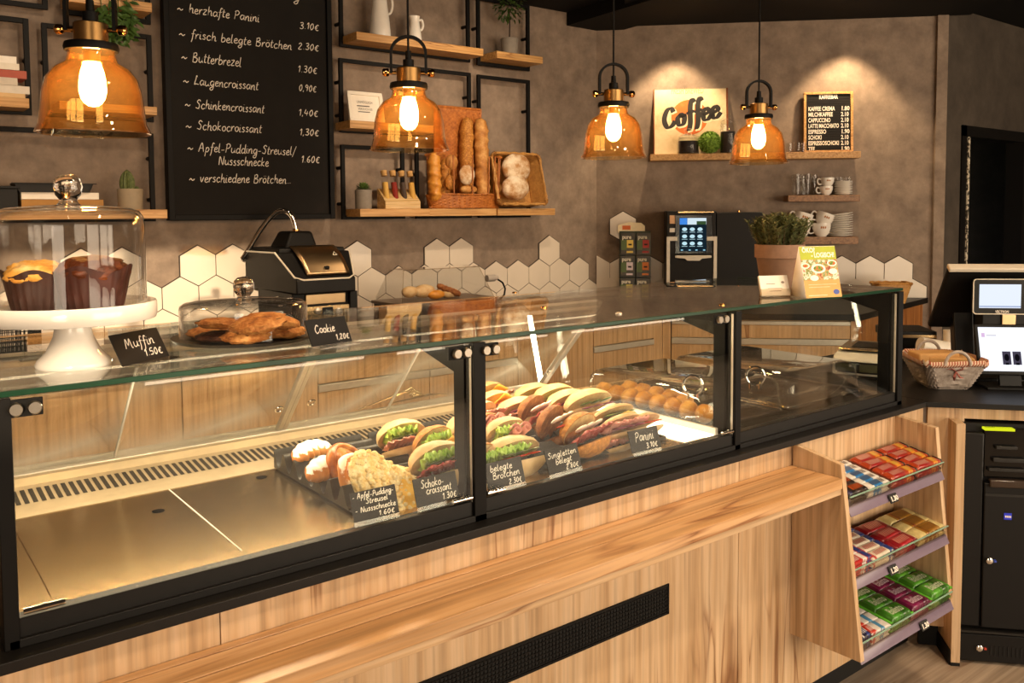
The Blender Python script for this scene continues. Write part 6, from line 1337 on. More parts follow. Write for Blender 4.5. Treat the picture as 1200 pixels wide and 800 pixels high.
SL = [
 ('pale roll with lettuce, ham and cucumber at the rear left, beside the pastries', 477, 523, 'roll', ['ham', 'cucumber', 'lettuce'], .05, 1.0),
 ('dark seeded roll stuffed with frilly lettuce, left of the middle post', 517, 530, 'seed', ['cheese', 'lettuce'], .25, .95),
 ('pale roll with lettuce and salami lying in front of the lettuce stuffed dark roll', 520, 553, 'roll', ['salami', 'cucumber', 'lettuce'], .1, 1.05),
 ('pale ham roll half hidden behind the middle post', 551, 513, 'roll', ['ham'], .5, .9),
 ('light roll with yellow lettuce directly left of the middle post foot', 548, 572, 'round', ['ham', 'lettuce'], .2, .95),
 ('pale roll with yellow cheese at the rear, just right of the middle post', 579, 471, 'roll', ['ham', 'cheese'], .1, .95),
 ('smooth pale roll in front of the cheese roll, right of the middle post', 586, 483, 'roll', ['salami', 'cheese'], .1, .95),
 ('pale roll with salad showing dill, close to the middle post', 574, 497, 'round', ['turkey'], .1, .9),
 ('pale roll with folded ham beside the middle post', 574, 513, 'seed', ['hamroll'], .15, .95),
 ('large pale roll with ham and onion in the middle of the tray', 614, 490, 'long', ['ham', 'onion'], .1, 1.05),
 ('pale roll with rolled ham and a lettuce leaf, behind the belegte sign', 600, 518, 'roll', ['hamroll', 'lettuce'], .1, .95),
 ('pale roll with cucumber and tomato directly behind the belegte sign', 606, 540, 'long', ['tomato', 'cucumber', 'lettuce'], .05, 1.05),
 ('light bread with lettuce at the foot of the middle post, right side', 571, 548, 'seed', ['lettuce'], .2, .85),
 ('pale panini with herbs at the very back of the tray', 631, 471, 'long', ['cucumber'], .1, 1.0),
 ('pale panini with red onion second from the back of the tray', 655, 473, 'long', ['onion', 'cucumber'], .1, 1.05),
 ('pale panini with red tomato behind the brown bread rolls', 672, 480, 'long', ['tomato', 'onion'], .1, 1.05),
 ('big pale panini with onion and cucumber right of the tomato one', 696, 482, 'long', ['onion', 'cucumber'], .08, 1.15),
 ('flat pale panini with yellow egg near the bright strip', 722, 493, 'panini', ['cheese', 'cucumber'], .05, 1.0),
 ('pale panini with a dark onion slice behind the Panini sign', 731, 505, 'panini', ['onion', 'ham'], .05, 1.0),
 ('ridged toasted panini at the right end of the tray', 755, 501, 'panini', ['tomato'], 0, .85),
 ('dark brown bread roll with egg slices, rearmost of the three', 634, 494, 'brown', ['salami', 'egg'], .35, 1.0),
 ('dark brown bread roll with egg and tomato, middle of the three', 658, 508, 'brown', ['tomato', 'egg'], .35, 1.0),
 ('orange crusted seeded roll with egg, front of the three brown ones', 690, 517, 'seed', ['salami', 'egg'], .25, 1.1),
 ('small pale roll between the seeded roll and the Panini sign', 726, 521, 'panini', ['ham'], .1, .8),
]
for i, (lb, u, v, kd, fl, az, s) in enumerate(SL): sandwich(lb, u, v, kd, fl, az, s, seed=i+1, open_={'panini': .42, 'long': .62, 'roll': .72}.get(kd, .8), lean=-.42)
# signs at the front of the case
SZ = .968
def csign(label, u0, v0, u1, v1, ht, lines): return sign(label, u0, v0, u1, v1, ht, SZ, lines, lean=.32, foot=False, clear=ht*.14, wln=.0017)
csign('front slate sign for pudding streusel pastry and nut snails', 416, 619, 469, 606, .068, [('- Apfel-Pudding-', .03, .76, .92, .09), ('Streusel', .3, .54, .5, .09), ('- Nussschnecke', .05, .29, .9, .09), ('1.60€', .55, .06, .36, .09)])
csign('front slate sign for chocolate croissants left of the middle post', 490, 601, 540, 588, .068, [('Schoko-', .15, .62, .55, .14), ('croissant', .25, .38, .6, .13), ('1.30€', .6, .08, .34, .12)])
csign('front slate sign for filled rolls right of the middle post', 574, 580, 617, 569, .068, [('belegte', .12, .64, .6, .12), ('Brötchen', .15, .34, .74, .12), ('2.30€', .55, .05, .36, .11)])
csign('front slate sign with two lines before the brown bread rolls', 645, 562, 683, 551, .068, [('Singletten', .05, .62, .88, .11), ('belegt', .25, .34, .5, .11), ('2.80€', .52, .06, .4, .11)])
csign('front slate sign reading Panini at the right end of the tray', 742, 536, 776, 528, .066, [('Panini', .18, .46, .64, .2), ('3.10€', .5, .1, .4, .13)])
# serving fork on the rear rail
a, b = py(416, 486, 2.3), py(470, 472, 2.3); zr = 1.014
t = thing('serving_tongs', 'metal serving tongs with clawed end lying on the rear rail of the case', 'tongs', ((a.x+b.x)/2, 2.29, zr))
MB().tube([(a.x, 2.275, zr+.004), ((a.x+b.x)/2, 2.28, zr+.018), (b.x, 2.275, zr+.035)], [.004, .007, .011], 8, flat=.35).build('handle', M['steelvis'], t)
mb = MB()
for i in range(4): mb.tube([(b.x-.004+.01*i, 2.275, zr+.036-.006*i), (b.x+.02+.012*i, 2.272, zr+.046-.008*i), (b.x+.04+.012*i, 2.27, zr+.030-.006*i)], [.0035, .0035, .002], 6)
mb.build('claw', M['steelvis'], t)
MB().tube([(a.x+.10, 2.285, zr+.004), (b.x+.10, 2.285, zr+.012), (b.x+.16, 2.28, zr+.006)], [.003, .009, .004], 8, flat=.35).build('lower_arm', M['steelvis'], t)
# ------------------------------------------------------------------ clear roll covers in the warm section
ZH = .9585
def cloche(label, x0, x1, y0, y1, h, ring, rolls=0):
    t = thing('clear_cover', label, 'food cover', ((x0+x1)/2, (y0+y1)/2, ZH)); mb = MB(); k = .035
    def ringpts(inset, z): return [Vector((x0+inset if i in (0, 3) else x1-inset, y0+inset if i < 2 else y1-inset, z)) for i in range(4)]
    mb.prism([(x0, y0, ZH), (x1, y0, ZH), (x1, y1, ZH), (x0, y1, ZH)], (0, 0, .006)); mb.build('base_tray', plain('brown_steel_tray', '#4a3a2b', .25, metal=.7), t, bevel=.001)
    P = [Vector((p[0]+(x0+x1)/2, p[1]+(y0+y1)/2, 0)) for p in rrect(x1-x0-.01, y1-y0-.01, .025, 5)]; n = len(P); c0 = Vector(((x0+x1)/2, (y0+y1)/2, 0)); mb = MB(); vs = []
    for z, f_ in ((ZH+.007, 1), (ZH+h*.55, .985), (ZH+h*.82, .955), (ZH+h*.95, .90), (ZH+h, .82)): vs += [c0+(p-c0)*f_+EZ*z for p in P]
    mb.add(vs, [(i*n+j, i*n+(j+1) % n, (i+1)*n+(j+1) % n, (i+1)*n+j) for i in range(4) for j in range(n)]+[tuple(4*n+j for j in range(n))]); mb.build('clear_lid', M['dome'], t, smooth=50, solid=.003)
    mb = MB(); mb.tube([c0+(p-c0)*1.0+EZ*(ZH+.009) for p in P], .004, 6, closed=True); mb.build('lid_rim', M['chrome'], t)
    r = MB(); rc = Vector(ring); r.tube([rc+ES*.027*cos(a)+EZ*(.027*sin(a)+.028) for a in [2*pi*i/24 for i in range(24)]], .0038, 8, closed=True); r.build('ring_handle', M['chrome'], t)
    r = MB(); r.tube([rc-EZ*.012+ES*.014, rc+ES*.014+EZ*.004], .004, 8).tube([rc-EZ*.012-ES*.014, rc-ES*.014+EZ*.004], .004, 8); r.build('ring_mount', M['chrome'], t)
hc = .115
r1 = pz(812, 462, ZH+hc); r2 = pz(885, 451, ZH+hc)
cloche('clear cover with ring handle over golden rolls, left of the two in the warm section', 1.95, 2.345, 1.60, 2.13, hc, (r1.x, r1.y, ZH+hc))
cloche('clear cover with ring handle, right of the two in the warm section', 2.365, 2.80, 1.60, 2.13, hc, (r2.x, r2.y, ZH+hc))
zi = ZH+.0065
nm = 'rearmost,second from the rear,third from the rear,fourth from the rear,middle,third from the front,second from the front,frontmost'.split(',')
for i in range(8):
    y = 2.09-.062*i; mb = MB(); c = Vector((2.012, y, zi+.028)); T = rzz(.35)
    mb.ell(c, (.042, .026, .028), T=T, nu=26, nv=14, fn=lambda d: 1+.05*nz(d, 3, i)+.10*max(0, cos(d.x*9))*(d.z > 0)); tag(mb.build('golden_roll', M['golden'], smooth=70), 'golden roll under left clear cover, row nearest light strip, %s' % nm[i], 'bread roll', 'golden rolls under the left clear cover')
for i in range(5):
    y = 2.07-.062*i; mb = MB(); c = Vector((2.115, y, zi+.026)); mb.ell(c, (.042, .026, .026), T=rzz(.3), nu=24, nv=12, fn=lambda d: 1+.05*nz(d, 3, i+20)+.10*max(0, cos(d.x*9))*(d.z > 0)); tag(mb.build('golden_roll', M['golden'], smooth=70), 'golden roll under the left clear cover, second row, %s' % nm[i], 'bread roll', 'golden rolls under the left clear cover')
# ================================================================== SNACK RACK
rk = thing('snack_rack', 'oak sided three tier snack rack at the right end of the counter', 'rack', (2.52, 1.4, .32))
def cheek(x0, x1, nm, zt0=.901, zb_=.315, ft=1.333, fm=(1.262, .32)):
    MB().prism([(x0, YP, zb_), (x0, fm[0], fm[1]), (x0, ft, .885 if x0 > 2.5 else .873), (x0, YP-.004, zt0)], (x1-x0, 0, 0)).build(nm, M['oakz'], rk, bevel=.001)
cheek(2.221, 2.24, 'side_panel'); cheek(2.80, 2.822, 'side_panel', ft=1.345, fm=(1.285, .30))
MB().box(2.24, 2.80, YP-.012, YP-.001, .33, .90).build('back_board', M['oakz'], rk)
RX0, RX1 = 2.241, 2.799
TIERS = []
for nm, zf, zr, yf in (('top', .742, .775, 1.322), ('middle', .535, .565, 1.302), ('bottom', .322, .35, 1.283)):
    q = frame(Vector((0, yf, zf)), EX, Vector((0, YP-.013-yf, zr-zf)).normalized(), EX.cross(Vector((0, YP-.013-yf, zr-zf)).normalized())); L_ = Vector((0, YP-.013-yf, zr-zf)).length
    s = MB().box(RX0, RX1, 0, L_, -.012, 0, T=q).build('shelf_tray', M['strip'], rk)
    st = MB(); st.prism([(RX0, yf, zf+.006), (RX1, yf, zf+.006), (RX1, yf-.012, zf-.020), (RX0, yf-.012, zf-.020)], (0, .004, .002)); st.build('price_rail', M['strip'], s, bevel=.001)
    MB().box(RX0, RX1, -.001, .002, 0, .036, T=q).build('acrylic_front', M['acryl'], s)
    MB().box(RX0, RX1, -.0015, .0025, .036, .0385, T=q).build('acrylic_edge', plain('acrylic_edge', '#8fae9c', .15), s)
    tg = MB(); u = {'top': 2.47, 'middle': 2.44, 'bottom': 2.60}[nm]; dn = Vector((0, -.012, -.026)).normalized(); qt = frame(Vector((u, yf-.006, zf-.003)), EX, -dn, EX.cross(-dn)); tg.box(-.022, .022, -.024, .002, .002, .004, T=qt); tgo = tg.build('price_tag', M['sign'], s)
    tx = MB(); text(tx, {'top': '1.30', 'middle': '1.20', 'bottom': '1.30'}[nm], qt @ Vector((-.017, -.019, .0042)), EX, -dn, .02, fit=.036, bold=.0006); tx.build('price', M['chalk'], tgo, smooth=0)
    TIERS.append((q, L_))
WM = {}
def wm(c):
    if c not in WM: WM[c] = plain('wrapper_'+c[1:], tuple(x*.72 for x in lin(c)[:3])+(1,), .28, var=.12, sc=60, coat=.3)
    return WM[c]
def bar_proto(nm, L_, w, h, base, band, band_pos, ends=None, txt=None, txc='#ffffff', marks=()):
    """a wrapped bar lying along x, at the origin; band_pos = list of (x0, x1) share of its length"""
    o = thing(nm, None, 'chocolate bar'); mb = MB(); n = 18; prof = rrect(w, h, min(w, h)*.3, 3); k = len(prof); vs = []
    for i in range(n+1):
        t = i/n; x = (t-.5)*L_; e_ = min(1, min(t, 1-t)/.07); sy = 1+.05*sin(i*2.1); sz_ = (.10+.90*e_**.7)*(1+.05*sin(i*1.7)); 
        vs += [Vector((x, p[0]*sy*(1 if e_ > .3 else 1.04), h/2*(.9*e_+.1 if False else 1)+p[1]*sz_)) for p in prof]
    mb.add(vs, [(i*k+j, i*k+(j+1) % k, (i+1)*k+(j+1) % k, (i+1)*k+j) for i in range(n) for j in range(k)]+[tuple(range(k-1, -1, -1)), tuple(n*k+j for j in range(k))])
    body = mb.build('wrapper', wm(base), o, smooth=50)
    for bi, ((a, b), c) in enumerate(zip(band_pos, band)):
        mb = MB(); i0, i1 = (a-.5)*L_, (b-.5)*L_; mb.box(i0, i1, -w*.506, w*.506, h*.02, h*1.035); mb.build('label_band', wm(c), o, bevel=min(w, h)*.28, seg=2)
    if ends:
        mb = MB(); 
        for sg in (-1, 1): mb.box(sg*L_*.5-.007, sg*L_*.5+.007, -w*.53, w*.53, h*.45, h*.62)
        mb.build('crimped_end', wm(ends), o)
    for (a, b, c, n_) in marks:      # slanting printed strokes, too small to read
        mb = MB()
        for i in range(n_):
            x = (a+(b-a)*(i+.2)/n_-.5)*L_; dx = (b-a)/n_*L_*.45; sk = w*.12; mb.add([Vector((x, -w*.28, h*1.045)), Vector((x+dx, -w*.28, h*1.045)), Vector((x+dx+sk, w*.28, h*1.045)), Vector((x+sk, w*.28, h*1.045))], [(0, 1, 2, 3)])
        mb.build('wrapper_print', wm(c), o, smooth=0)
    if txt:
        mb = MB(); text(mb, txt, Vector((-L_*.30, -w*.28, h*1.04)), EX, EY, w*.72, fit=L_*.58, bold=.0006); mb.build('wrapper_lettering', wm(txc), o, smooth=0)
    return o
def fill(tier, x0, x1, proto_args, rows, layers, tname, desc, group, cat='chocolate bar', jig=.06, gap=.001, y0=.006, rz=0, cols=1):
    q, L_ = TIERS[tier]; nm, l, w, h = proto_args[:4]; pr = bar_proto(*proto_args); first = True; rnd = random.Random(int(x0*1000)+tier); cnt = 0
    ordn = ['front', 'second', 'third', 'fourth', 'fifth', 'rear']
    for ly in range(layers):
        for r in range(rows):
            if ly < layers-1 and r > 1: continue          # lower layers show only at the front
            for c in range(cols):
                o = pr if first else copy_tree(pr); first = False
                x = x0+(x1-x0)*(c+.5)/cols; y = y0+w*.5+(w+gap)*r
                if y+w*.5 > L_-.001: y = L_-.001-w*.5
                o.matrix_basis = q @ tr(x, y, .0004+ly*h*1.06) @ rzz(rz+rnd.uniform(-jig, jig)*(ly > 0))
                lay = 'top layer' if ly == layers-1 else ('bottom layer' if ly == 0 else 'middle layer'); rown = ('front row' if r == 0 else 'rear row' if r == rows-1 else '%s row from front' % ordn[r])
                o['label'] = '%s, %s tier, %s, %s%s' % (desc, tname, lay, rown, '' if cols == 1 else (', left' if c == 0 else ', right' if c == cols-1 else ', middle')); o['group'] = group; o['category'] = cat
# top tier
fill(0, 2.243, 2.352, ('chocolate_bar', .106, .040, .022, '#241711', ['#3a1d10', '#2f2a4f'], [(.35, .75), (.02, .22)], None, None, '#fff', [(.3, .85, '#e0601c', 6)]), 4, 2, 'top', 'dark brown bar with orange lettering', 'dark brown bars at the left of the top tier')
fill(0, 2.354, 2.478, ('chocolate_bar', .122, .030, .019, '#e9e4dc', ['#2f7fc0'], [(.22, .66)], '#dcd8d2', None, '#fff', [(.2, .8, '#4a2a1c', 8)]), 5, 2, 'top', 'white bar with a blue band', 'white and blue bars on the top tier')
fill(0, 2.482, 2.798, ('chocolate_bar', .152, .036, .022, '#b8431c', ['#a11c1a', '#e0942e', '#241711'], [(.08, .55), (.62, .84), (.93, .995)], '#6a2a16', None, '#fff', [(.1, .54, '#e0b0a0', 7), (.63, .83, '#f4d060', 6)]), 4, 2, 'top', 'red and gold bar with dark ends', 'red and gold bars on the top tier', cols=2)
# middle tier
fill(1, 2.243, 2.343, ('chocolate_bar', .098, .032, .013, '#c2261f', ['#ece6de', '#2a3a80'], [(.45, .72), (.72, .97)], None, None, '#fff', [(.08, .4, '#f0d8d0', 5)]), 5, 4, 'middle', 'flat red bar with white and blue end', 'red white and blue bars at the left of the middle tier')
fill(1, 2.345, 2.478, ('chocolate_bar', .130, .032, .020, '#efe4cf', ['#2b3f86', '#c0392c'], [(.76, .97), (.06, .2)], '#2b3f86', None, '#fff', [(.24, .7, '#c8402c', 9)]), 5, 2, 'middle', 'cream bar with blue and red ends', 'cream bars with blue ends on the middle tier')
fill(1, 2.480, 2.615, ('chocolate_bar', .130, .046, .020, '#8c1620', ['#b0202a'], [(.2, .8)], '#6d1018', None, '#fff', [(.22, .78, '#d9a08a', 8)]), 3, 2, 'middle', 'dark red bar', 'dark red bars on the middle tier')
fill(1, 2.618, 2.798, ('chocolate_bar', .172, .046, .020, '#e3cd8a', ['#a3701e', '#8a1c20'], [(.22, .8), (.3, .42)], '#f0e2b0', None, '#fff', [(.34, .78, '#7a4a1c', 10)]), 3, 2, 'middle', 'cream yellow bar with golden band', 'cream yellow bars on the middle tier')
# bottom tier
fill(2, 2.243, 2.318, ('chocolate_bar', .072, .044, .024, '#241f3a', ['#d9d3cc', '#2f3f8c'], [(.3, .5), (.6, .9)], None, None, '#fff', [(.1, .9, '#e6e0dc', 7)]), 4, 2, 'bottom', 'dark blue bar with white marks', 'dark blue bars at the left of the bottom tier')
fill(2, 2.320, 2.425, ('chocolate_bar', .102, .038, .014, '#e8e0d6', ['#c93a26', '#4f8fb8'], [(.02, .28), (.45, .68)], None, None, '#fff', [(.05, .25, '#efe6de', 4)]), 4, 3, 'bottom', 'white bar with red and blue bands', 'white red and blue bars on the bottom tier')
fill(2, 2.428, 2.545, ('snack_bag', .114, .055, .026, '#3d7a1e', ['#4f9a2a', '#2f5f18'], [(.12, .5), (.55, .86)], '#6fd03c', 'Balisto', '#d9e6c0'), 3, 2, 'bottom', 'small green snack bag', 'green snack bags left on the bottom tier', cat='snack bag')
fill(2, 2.548, 2.662, ('snack_bag', .112, .055, .026, '#6d1440', ['#84194f', '#4f0d2e'], [(.12, .5), (.6, .88)], '#8f1c52', 'Balisto', '#e0c6d0'), 3, 2, 'bottom', 'purple red snack bag', 'purple snack bags on the bottom tier', cat='snack bag')
fill(2, 2.665, 2.797, ('snack_bag', .130, .055, .030, '#4a8f24', ['#5fae33', '#33641a'], [(.12, .5), (.55, .86)], '#74d640', 'Balisto', '#dfe9c8'), 3, 2, 'bottom', 'large bright green snack bag', 'large green snack bags right on the bottom tier', cat='snack bag')

# ================================================================== TILL COUNTER (diagonal)
K0 = Vector((3.0, YS, 0)); ED = (pz(1200, 482, .905)-pz(1082, 477.5, .905)); ED.z = 0; ED.normalize(); EDn = Vector((ED.y, -ED.x, 0)); EDn = EDn if EDn.x < 0 else -EDn    # along the till counter, and towards the customer
tl = thing('till_counter', 'oak till counter with black top turning off diagonally at the right', 'counter', K0+ED*.4)
MB().prism([K0+EZ*.902, K0+ED*1.3+EZ*.902, K0+ED*1.3-EDn*.75+EZ*.902, Vector((3.95, 2.25, .902)), Vector((3.03, 2.25, .902)), Vector((3.021, 1.5, .902))], EZ*.019).build('worktop', M['black'], tl, bevel=.0015)
qt = frame(K0-EDn*.02+ED*.01, ED, EDn, EZ)
so = pz(1133, 487, .86); sA = (so-K0).dot(ED)
MB().box(0, .12, -.02, 0, .1, .902, T=qt).box(.12, 1.3, -.02, 0, .862, .902, T=qt).box(.86, 1.3, -.02, 0, .1, .862, T=qt).build('front_panel', M['oakz'], tl, bevel=.001)
MB().box(0, .12, -.075, -.06, 0, .1, T=qt).build('kick_board', M['toe'], tl)
MB().prism([Vector((3.05, 2.25, 0)), Vector((3.95, 2.25, 0)), Vector((3.95, 2.27, 0)), Vector((3.05, 2.27, 0))], EZ*.90).build('rear_panel', M['cab'], tl)
# fixed cheek beside the cash machine
pa, pb = Vector((3.005, 1.372, 0)), Vector((3.145, 1.50, 0)); dv = (pb-pa); Lc = dv.length; dv.normalize(); qn = Vector((dv.y, -dv.x, 0))
cq = frame(pa, dv, qn, EZ)
MB().box(0, Lc-.045, 0, .03, .012, .862, T=cq).build('cheek_panel', M['oakz'], tl, bevel=.001)
MB().box(.006, Lc-.05, -.005, 0, 0, .055, T=cq).build('cheek_kick', M['toe'], tl); MB().box(0, Lc-.045, 0, .03, 0, .012, T=cq).build('cheek_foot', M['toe'], tl)
# cash machine
cmx = frame(pa+qn*.045+dv*.03, qn, -dv, EZ)     # local x to the right, y towards the customer
t = thing('cash_machine', 'tall black cash deposit machine built in under the till counter at the right edge', 'cash machine', pa+qn*.3+dv*.1)
Zm = lambda v: onm(1150, v)
def onm(u, v):
    q_ = ray(u, v); o = cmx @ Vector((0, 0, 0)); n_ = -dv; return (OC+q_*((o-OC).dot(n_)/q_.dot(n_)))
def mz(v): return onm(1160, v).z
def mx(u): return (onm(u, 600)-(cmx @ Vector((0, 0, 0)))).dot(qn)
zb1, zb2 = mz(737), mz(745); W_ = .48
MB().box(-.012, W_, -.4, -.03, .02, .852, T=cmx).build('housing', M['softblack'], t)
xa, xb = mx(1128), mx(1153)
MB().box(-.008, xb-.002, -.05, -.004, mz(736), mz(508), T=cmx).build('side_column', M['softblack'], t, bevel=.006)
MB().box(xb, W_, -.05, 0, mz(736), mz(566), T=cmx).build('lower_door', M['softblack'], t, bevel=.004)
MB().box(xb, W_, -.06, -.012, mz(560), mz(502), T=cmx).build('note_module', plain('gloss_black', '#0c0b0b', .12), t, bevel=.003)
g = MB()
for a, b, c, d in ((1162, 1200, 536, 541), (1157, 1200, 548, 552), (1165, 1190, 522, 526)): g.box(mx(a), mx(b), -.012, .004, mz(d), mz(c), T=cmx)
g.build('note_slot', M['darkgrey'], t, bevel=.002)
MB().box(mx(1158), W_, -.012, .012, mz(570), mz(561), T=cmx).build('coin_tray', plain('smoked_plastic', '#3a2f28', .15), t, bevel=.004)
MB().box(mx(1154), W_, -.012, .002, mz(581), mz(578), T=cmx).build('seam', M['darkgrey'], t)
MB().box(mx(1152), mx(1187), -.03, .0, mz(504.5), mz(502), T=cmx).build('yellow_light', glow('yellow_green_light', '#c9cf1e', 1.2), t)
MB().box(-.012, W_, -.05, .004, .01, mz(743), T=cmx).build('base_drawer', M['softblack'], t, bevel=.004)
MB().box(-.012, W_, -.05, .008, mz(741.5), mz(739), T=cmx).build('base_edge', M['darkgrey'], t)
bl = MB().box(mx(1176.5), mx(1185.5), 0, .002, mz(607.5), mz(600), T=cmx).build('blue_badge', plain('badge_blue2', '#2733a8', .3, emis=(.02, .03, .4, 1), es=.4), t)
tx = MB(); [tx.box(mx(1177.6)+i*.0052, mx(1177.6)+i*.0052+.004, .0022, .0026, mz(605.2), mz(602.8), T=cmx) for i in range(4)]; tx.build('badge_lettering', M['paper'], bl, smooth=0)
for (u, v) in ((1158.5, 656), (1147, 758)):
    c_ = onm(u, v); k = MB(); k.lathe([(.011, -.004), (.011, .010), (.007, .012), (0, .012)], c_, 16, T=frame(Vector(), qn, EZ, -dv)); lk = k.build('lock', M['chrome'], t)
    MB().box(.014, .022, -.003, .003, .0, .012, T=frame(c_, qn, EZ, -dv)).build('lock_tab', plain('tab_%d' % u, '#3a4fb0' if u > 1150 else '#b03a2a', .4), lk)
g = MB()
for i in range(9): g.box(mx(1164)+i*.014, mx(1164)+i*.014+.005, .003, .0055, mz(767), mz(756), T=cmx)
g.build('vent_slots', M['toe'], t)
# ------------------------------------------------------------------ things on the till counter
ZK = .921
# weighing scale
sa, sb2 = pz(975, 441, ZK), pz(1043, 447, ZK); ex = sb2-sa; wS = ex.length; ex.normalize(); bk2 = EZ.cross(ex)
t = thing('weighing_scale', 'white and black shop scale behind the right end of the glass case', 'scale', (sa+sb2)/2+bk2*.15)
q = frame(sa, ex, bk2, EZ); 
MB().prism([q @ Vector(p) for p in ((0, 0, .012), (0, -.0, .075), (0, .03, .092), (0, .28, .10), (0, .34, .085), (0, .34, .012))], ex*wS).build('housing', M['offwhite'], t, bevel=.008, seg=3)
MB().box(.02, wS-.02, .02, .32, 0, .014, T=q).build('foot_plate', M['plastic'], t)
dsp = MB().box(.02, wS-.02, -.004, .01, .022, .068, T=q).build('display_panel', M['plastic'], t, bevel=.002)
for a, b in ((.06, .42), (.48, .88)): MB().box(wS*a, wS*b, -.006, .0, .03, .060, T=q).build('lcd', plain('lcd_green', '#4a4a34', .2), dsp)
MB().box(.01, wS-.0, .07, .33, .104, .110, T=q).build('platter', M['steel'], t, bevel=.003)
MB().box(wS*.25, wS*.75, .12, .28, .098, .113, T=q).build('platter_support', M['plastic'], t)
MB().box(-.004, .0, .06, .2, .03, .075, T=q).build('side_display', plain('pale_side_display', '#b8ac98', .3), t, bevel=.001)
# wicker basket with paper bags
ba_, bb2 = pz(1093, 456.5, ZK), pz(1139, 457, ZK); ex = bb2-ba_; bw = ex.length; ex.normalize(); bk2 = EZ.cross(ex)
t = thing('paper_bag_basket', 'greyed wicker basket with red striped lining and bow on the till counter', 'basket', (ba_+bb2)/2+bk2*.08)
q = frame((ba_+bb2)/2+bk2*.095, ex, bk2, EZ); hB = .105; q3 = q.to_3x3()
def rp3(s, kx, ky, z):
    P = rrect(2*kx, 2*ky, .028, 6); n = len(P); f_ = s*n; i = int(f_) % n; u = f_-int(f_); a, b = P[i], P[(i+1) % n]; return Vector((a[0]+(b[0]-a[0])*u, a[1]+(b[1]-a[1])*u, z))
kx0, ky0, kx1, ky1 = bw*.5, .085, bw*.5+.045, .135
def g4(s, t_): p = rp3(s, kx0+(kx1-kx0)*t_, ky0+(ky1-ky0)*t_, .003+t_*hB+.02*t_*(abs(sin(pi*2*(s+.125))))*0); return q @ p, q3 @ Vector((p.x, p.y, 0)).normalized()
mb = MB(); woven(mb, g4, 36, 10, .0065); mb.prism([q @ Vector((a[0], a[1], .002)) for a in rrect(2*kx0, 2*ky0, .03, 6)], EZ*.006); mb.build('woven_body', M['wickg'], t, smooth=60, solid=.004)
ln_m, nt_, b_ = new_mat('red_check_cloth'); wv = N(nt_, 'TexWave'); wv.inputs['Scale'].default_value = 44; nt_.links.new(coords(nt_), wv.inputs['Vector']); nt_.links.new(ramp(nt_, [(.45, lin('#a8563f')), (.6, lin('#dcc4a8'))], wv.outputs[0]).outputs[0], b_.inputs['Base Color']); b_.inputs['Roughness'].default_value = .9
mb = MB(); mb.grid(lambda s, v: q @ (rp3(s, kx1+.004-.012*abs(v-.5)*2+.006*(v < .5), ky1+.004-.012*abs(v-.5)*2+.006*(v < .5), hB-.012+.022*min(v*2, 1)+.004*sin(s*60))) if v < .75 else q @ rp3(s, kx1-.012, ky1-.012, hB-.01), 120, 4); mb.build('cloth_rim', ln_m, t, smooth=60, solid=.002)
mb = MB()
for sg in (-1, 1):
    pts = [q @ Vector((sg*.0+.045*cos(a)*1.0, sg*(ky1+.004), hB-.005+.052*sin(a))) for a in [pi*i/16 for i in range(17)]]; mb.tube(pts, .0062, 8)
mb.build('handle', M['wickg'], t)
mb = MB()
for (x, z, a) in ((-.02, hB-.035, 2.6), (.02, hB-.035, .5), (-.012, hB-.04, 4.2), (.012, hB-.04, 5.2)): mb.tube([q @ Vector((0, -ky1+.012, hB-.03)), q @ Vector((.022*cos(a), -ky1+.0, hB-.03+.022*sin(a))), q @ Vector((.036*cos(a+.3), -ky1+.008, hB-.03+.034*sin(a+.3)))], [.003, .006, .002], 6, flat=.5)
mb.build('bow', plain('faded_red_ribbon', '#8a4a40', .8), t)
for i, (dx, dy, az) in enumerate(((-.02, .02, .12), (.03, -.01, -.25))):
    b = MB(); T = frame(q @ Vector((dx, dy, .0)), q3 @ Vector((cos(az), sin(az), 0)), q3 @ Vector((-sin(az), cos(az), 0)), EZ)
    b.box(-.085, .075, -.045, .05, hB-.025, hB+.022-.012*i, T=T); tag(b.build('paper_bag_stack', plain('kraft_bag', '#c2945a', .8), bevel=.006), ('brown paper bag bundle standing higher at the back in the wicker basket', 'folded brown paper bags lying at the front in the wicker basket')[i], 'paper bags')
tag(MB().box(-.075, .065, -.05, .05, .01, hB-.026, T=q).build('paper_filling', plain('kraft_bag2', '#b58a52', .8)), 'lower brown paper bags hidden inside the wicker basket', 'paper bags')
# rolls of till paper behind the basket
for i, (u, v, lb) in enumerate(((1110, 404, 'white paper roll behind the wicker basket, lying on its side'), (1121, 400, 'second white paper roll standing behind the wicker basket'))):
    p = pz(1112+10*i, 430-2*i, ZK); p = p+Vector((.10+.02*i, .12-.03*i, 0)); mb = MB()
    if i == 0: mb.tube([p+Vector((-.055, .03, .075)), p+Vector((.055, -.04, .05))], .036, 20)
    else: mb.lathe([(.03, 0), (.03, .135), (.008, .135), (.008, .13), (0, .13)], p, 20)
    if i == 0: mb.box(-.05, .05, -.05, .05, 0, .018, T=tr(p.x, p.y, ZK))
    tag(mb.build('paper_roll', M['offwhite']), lb, 'paper roll')
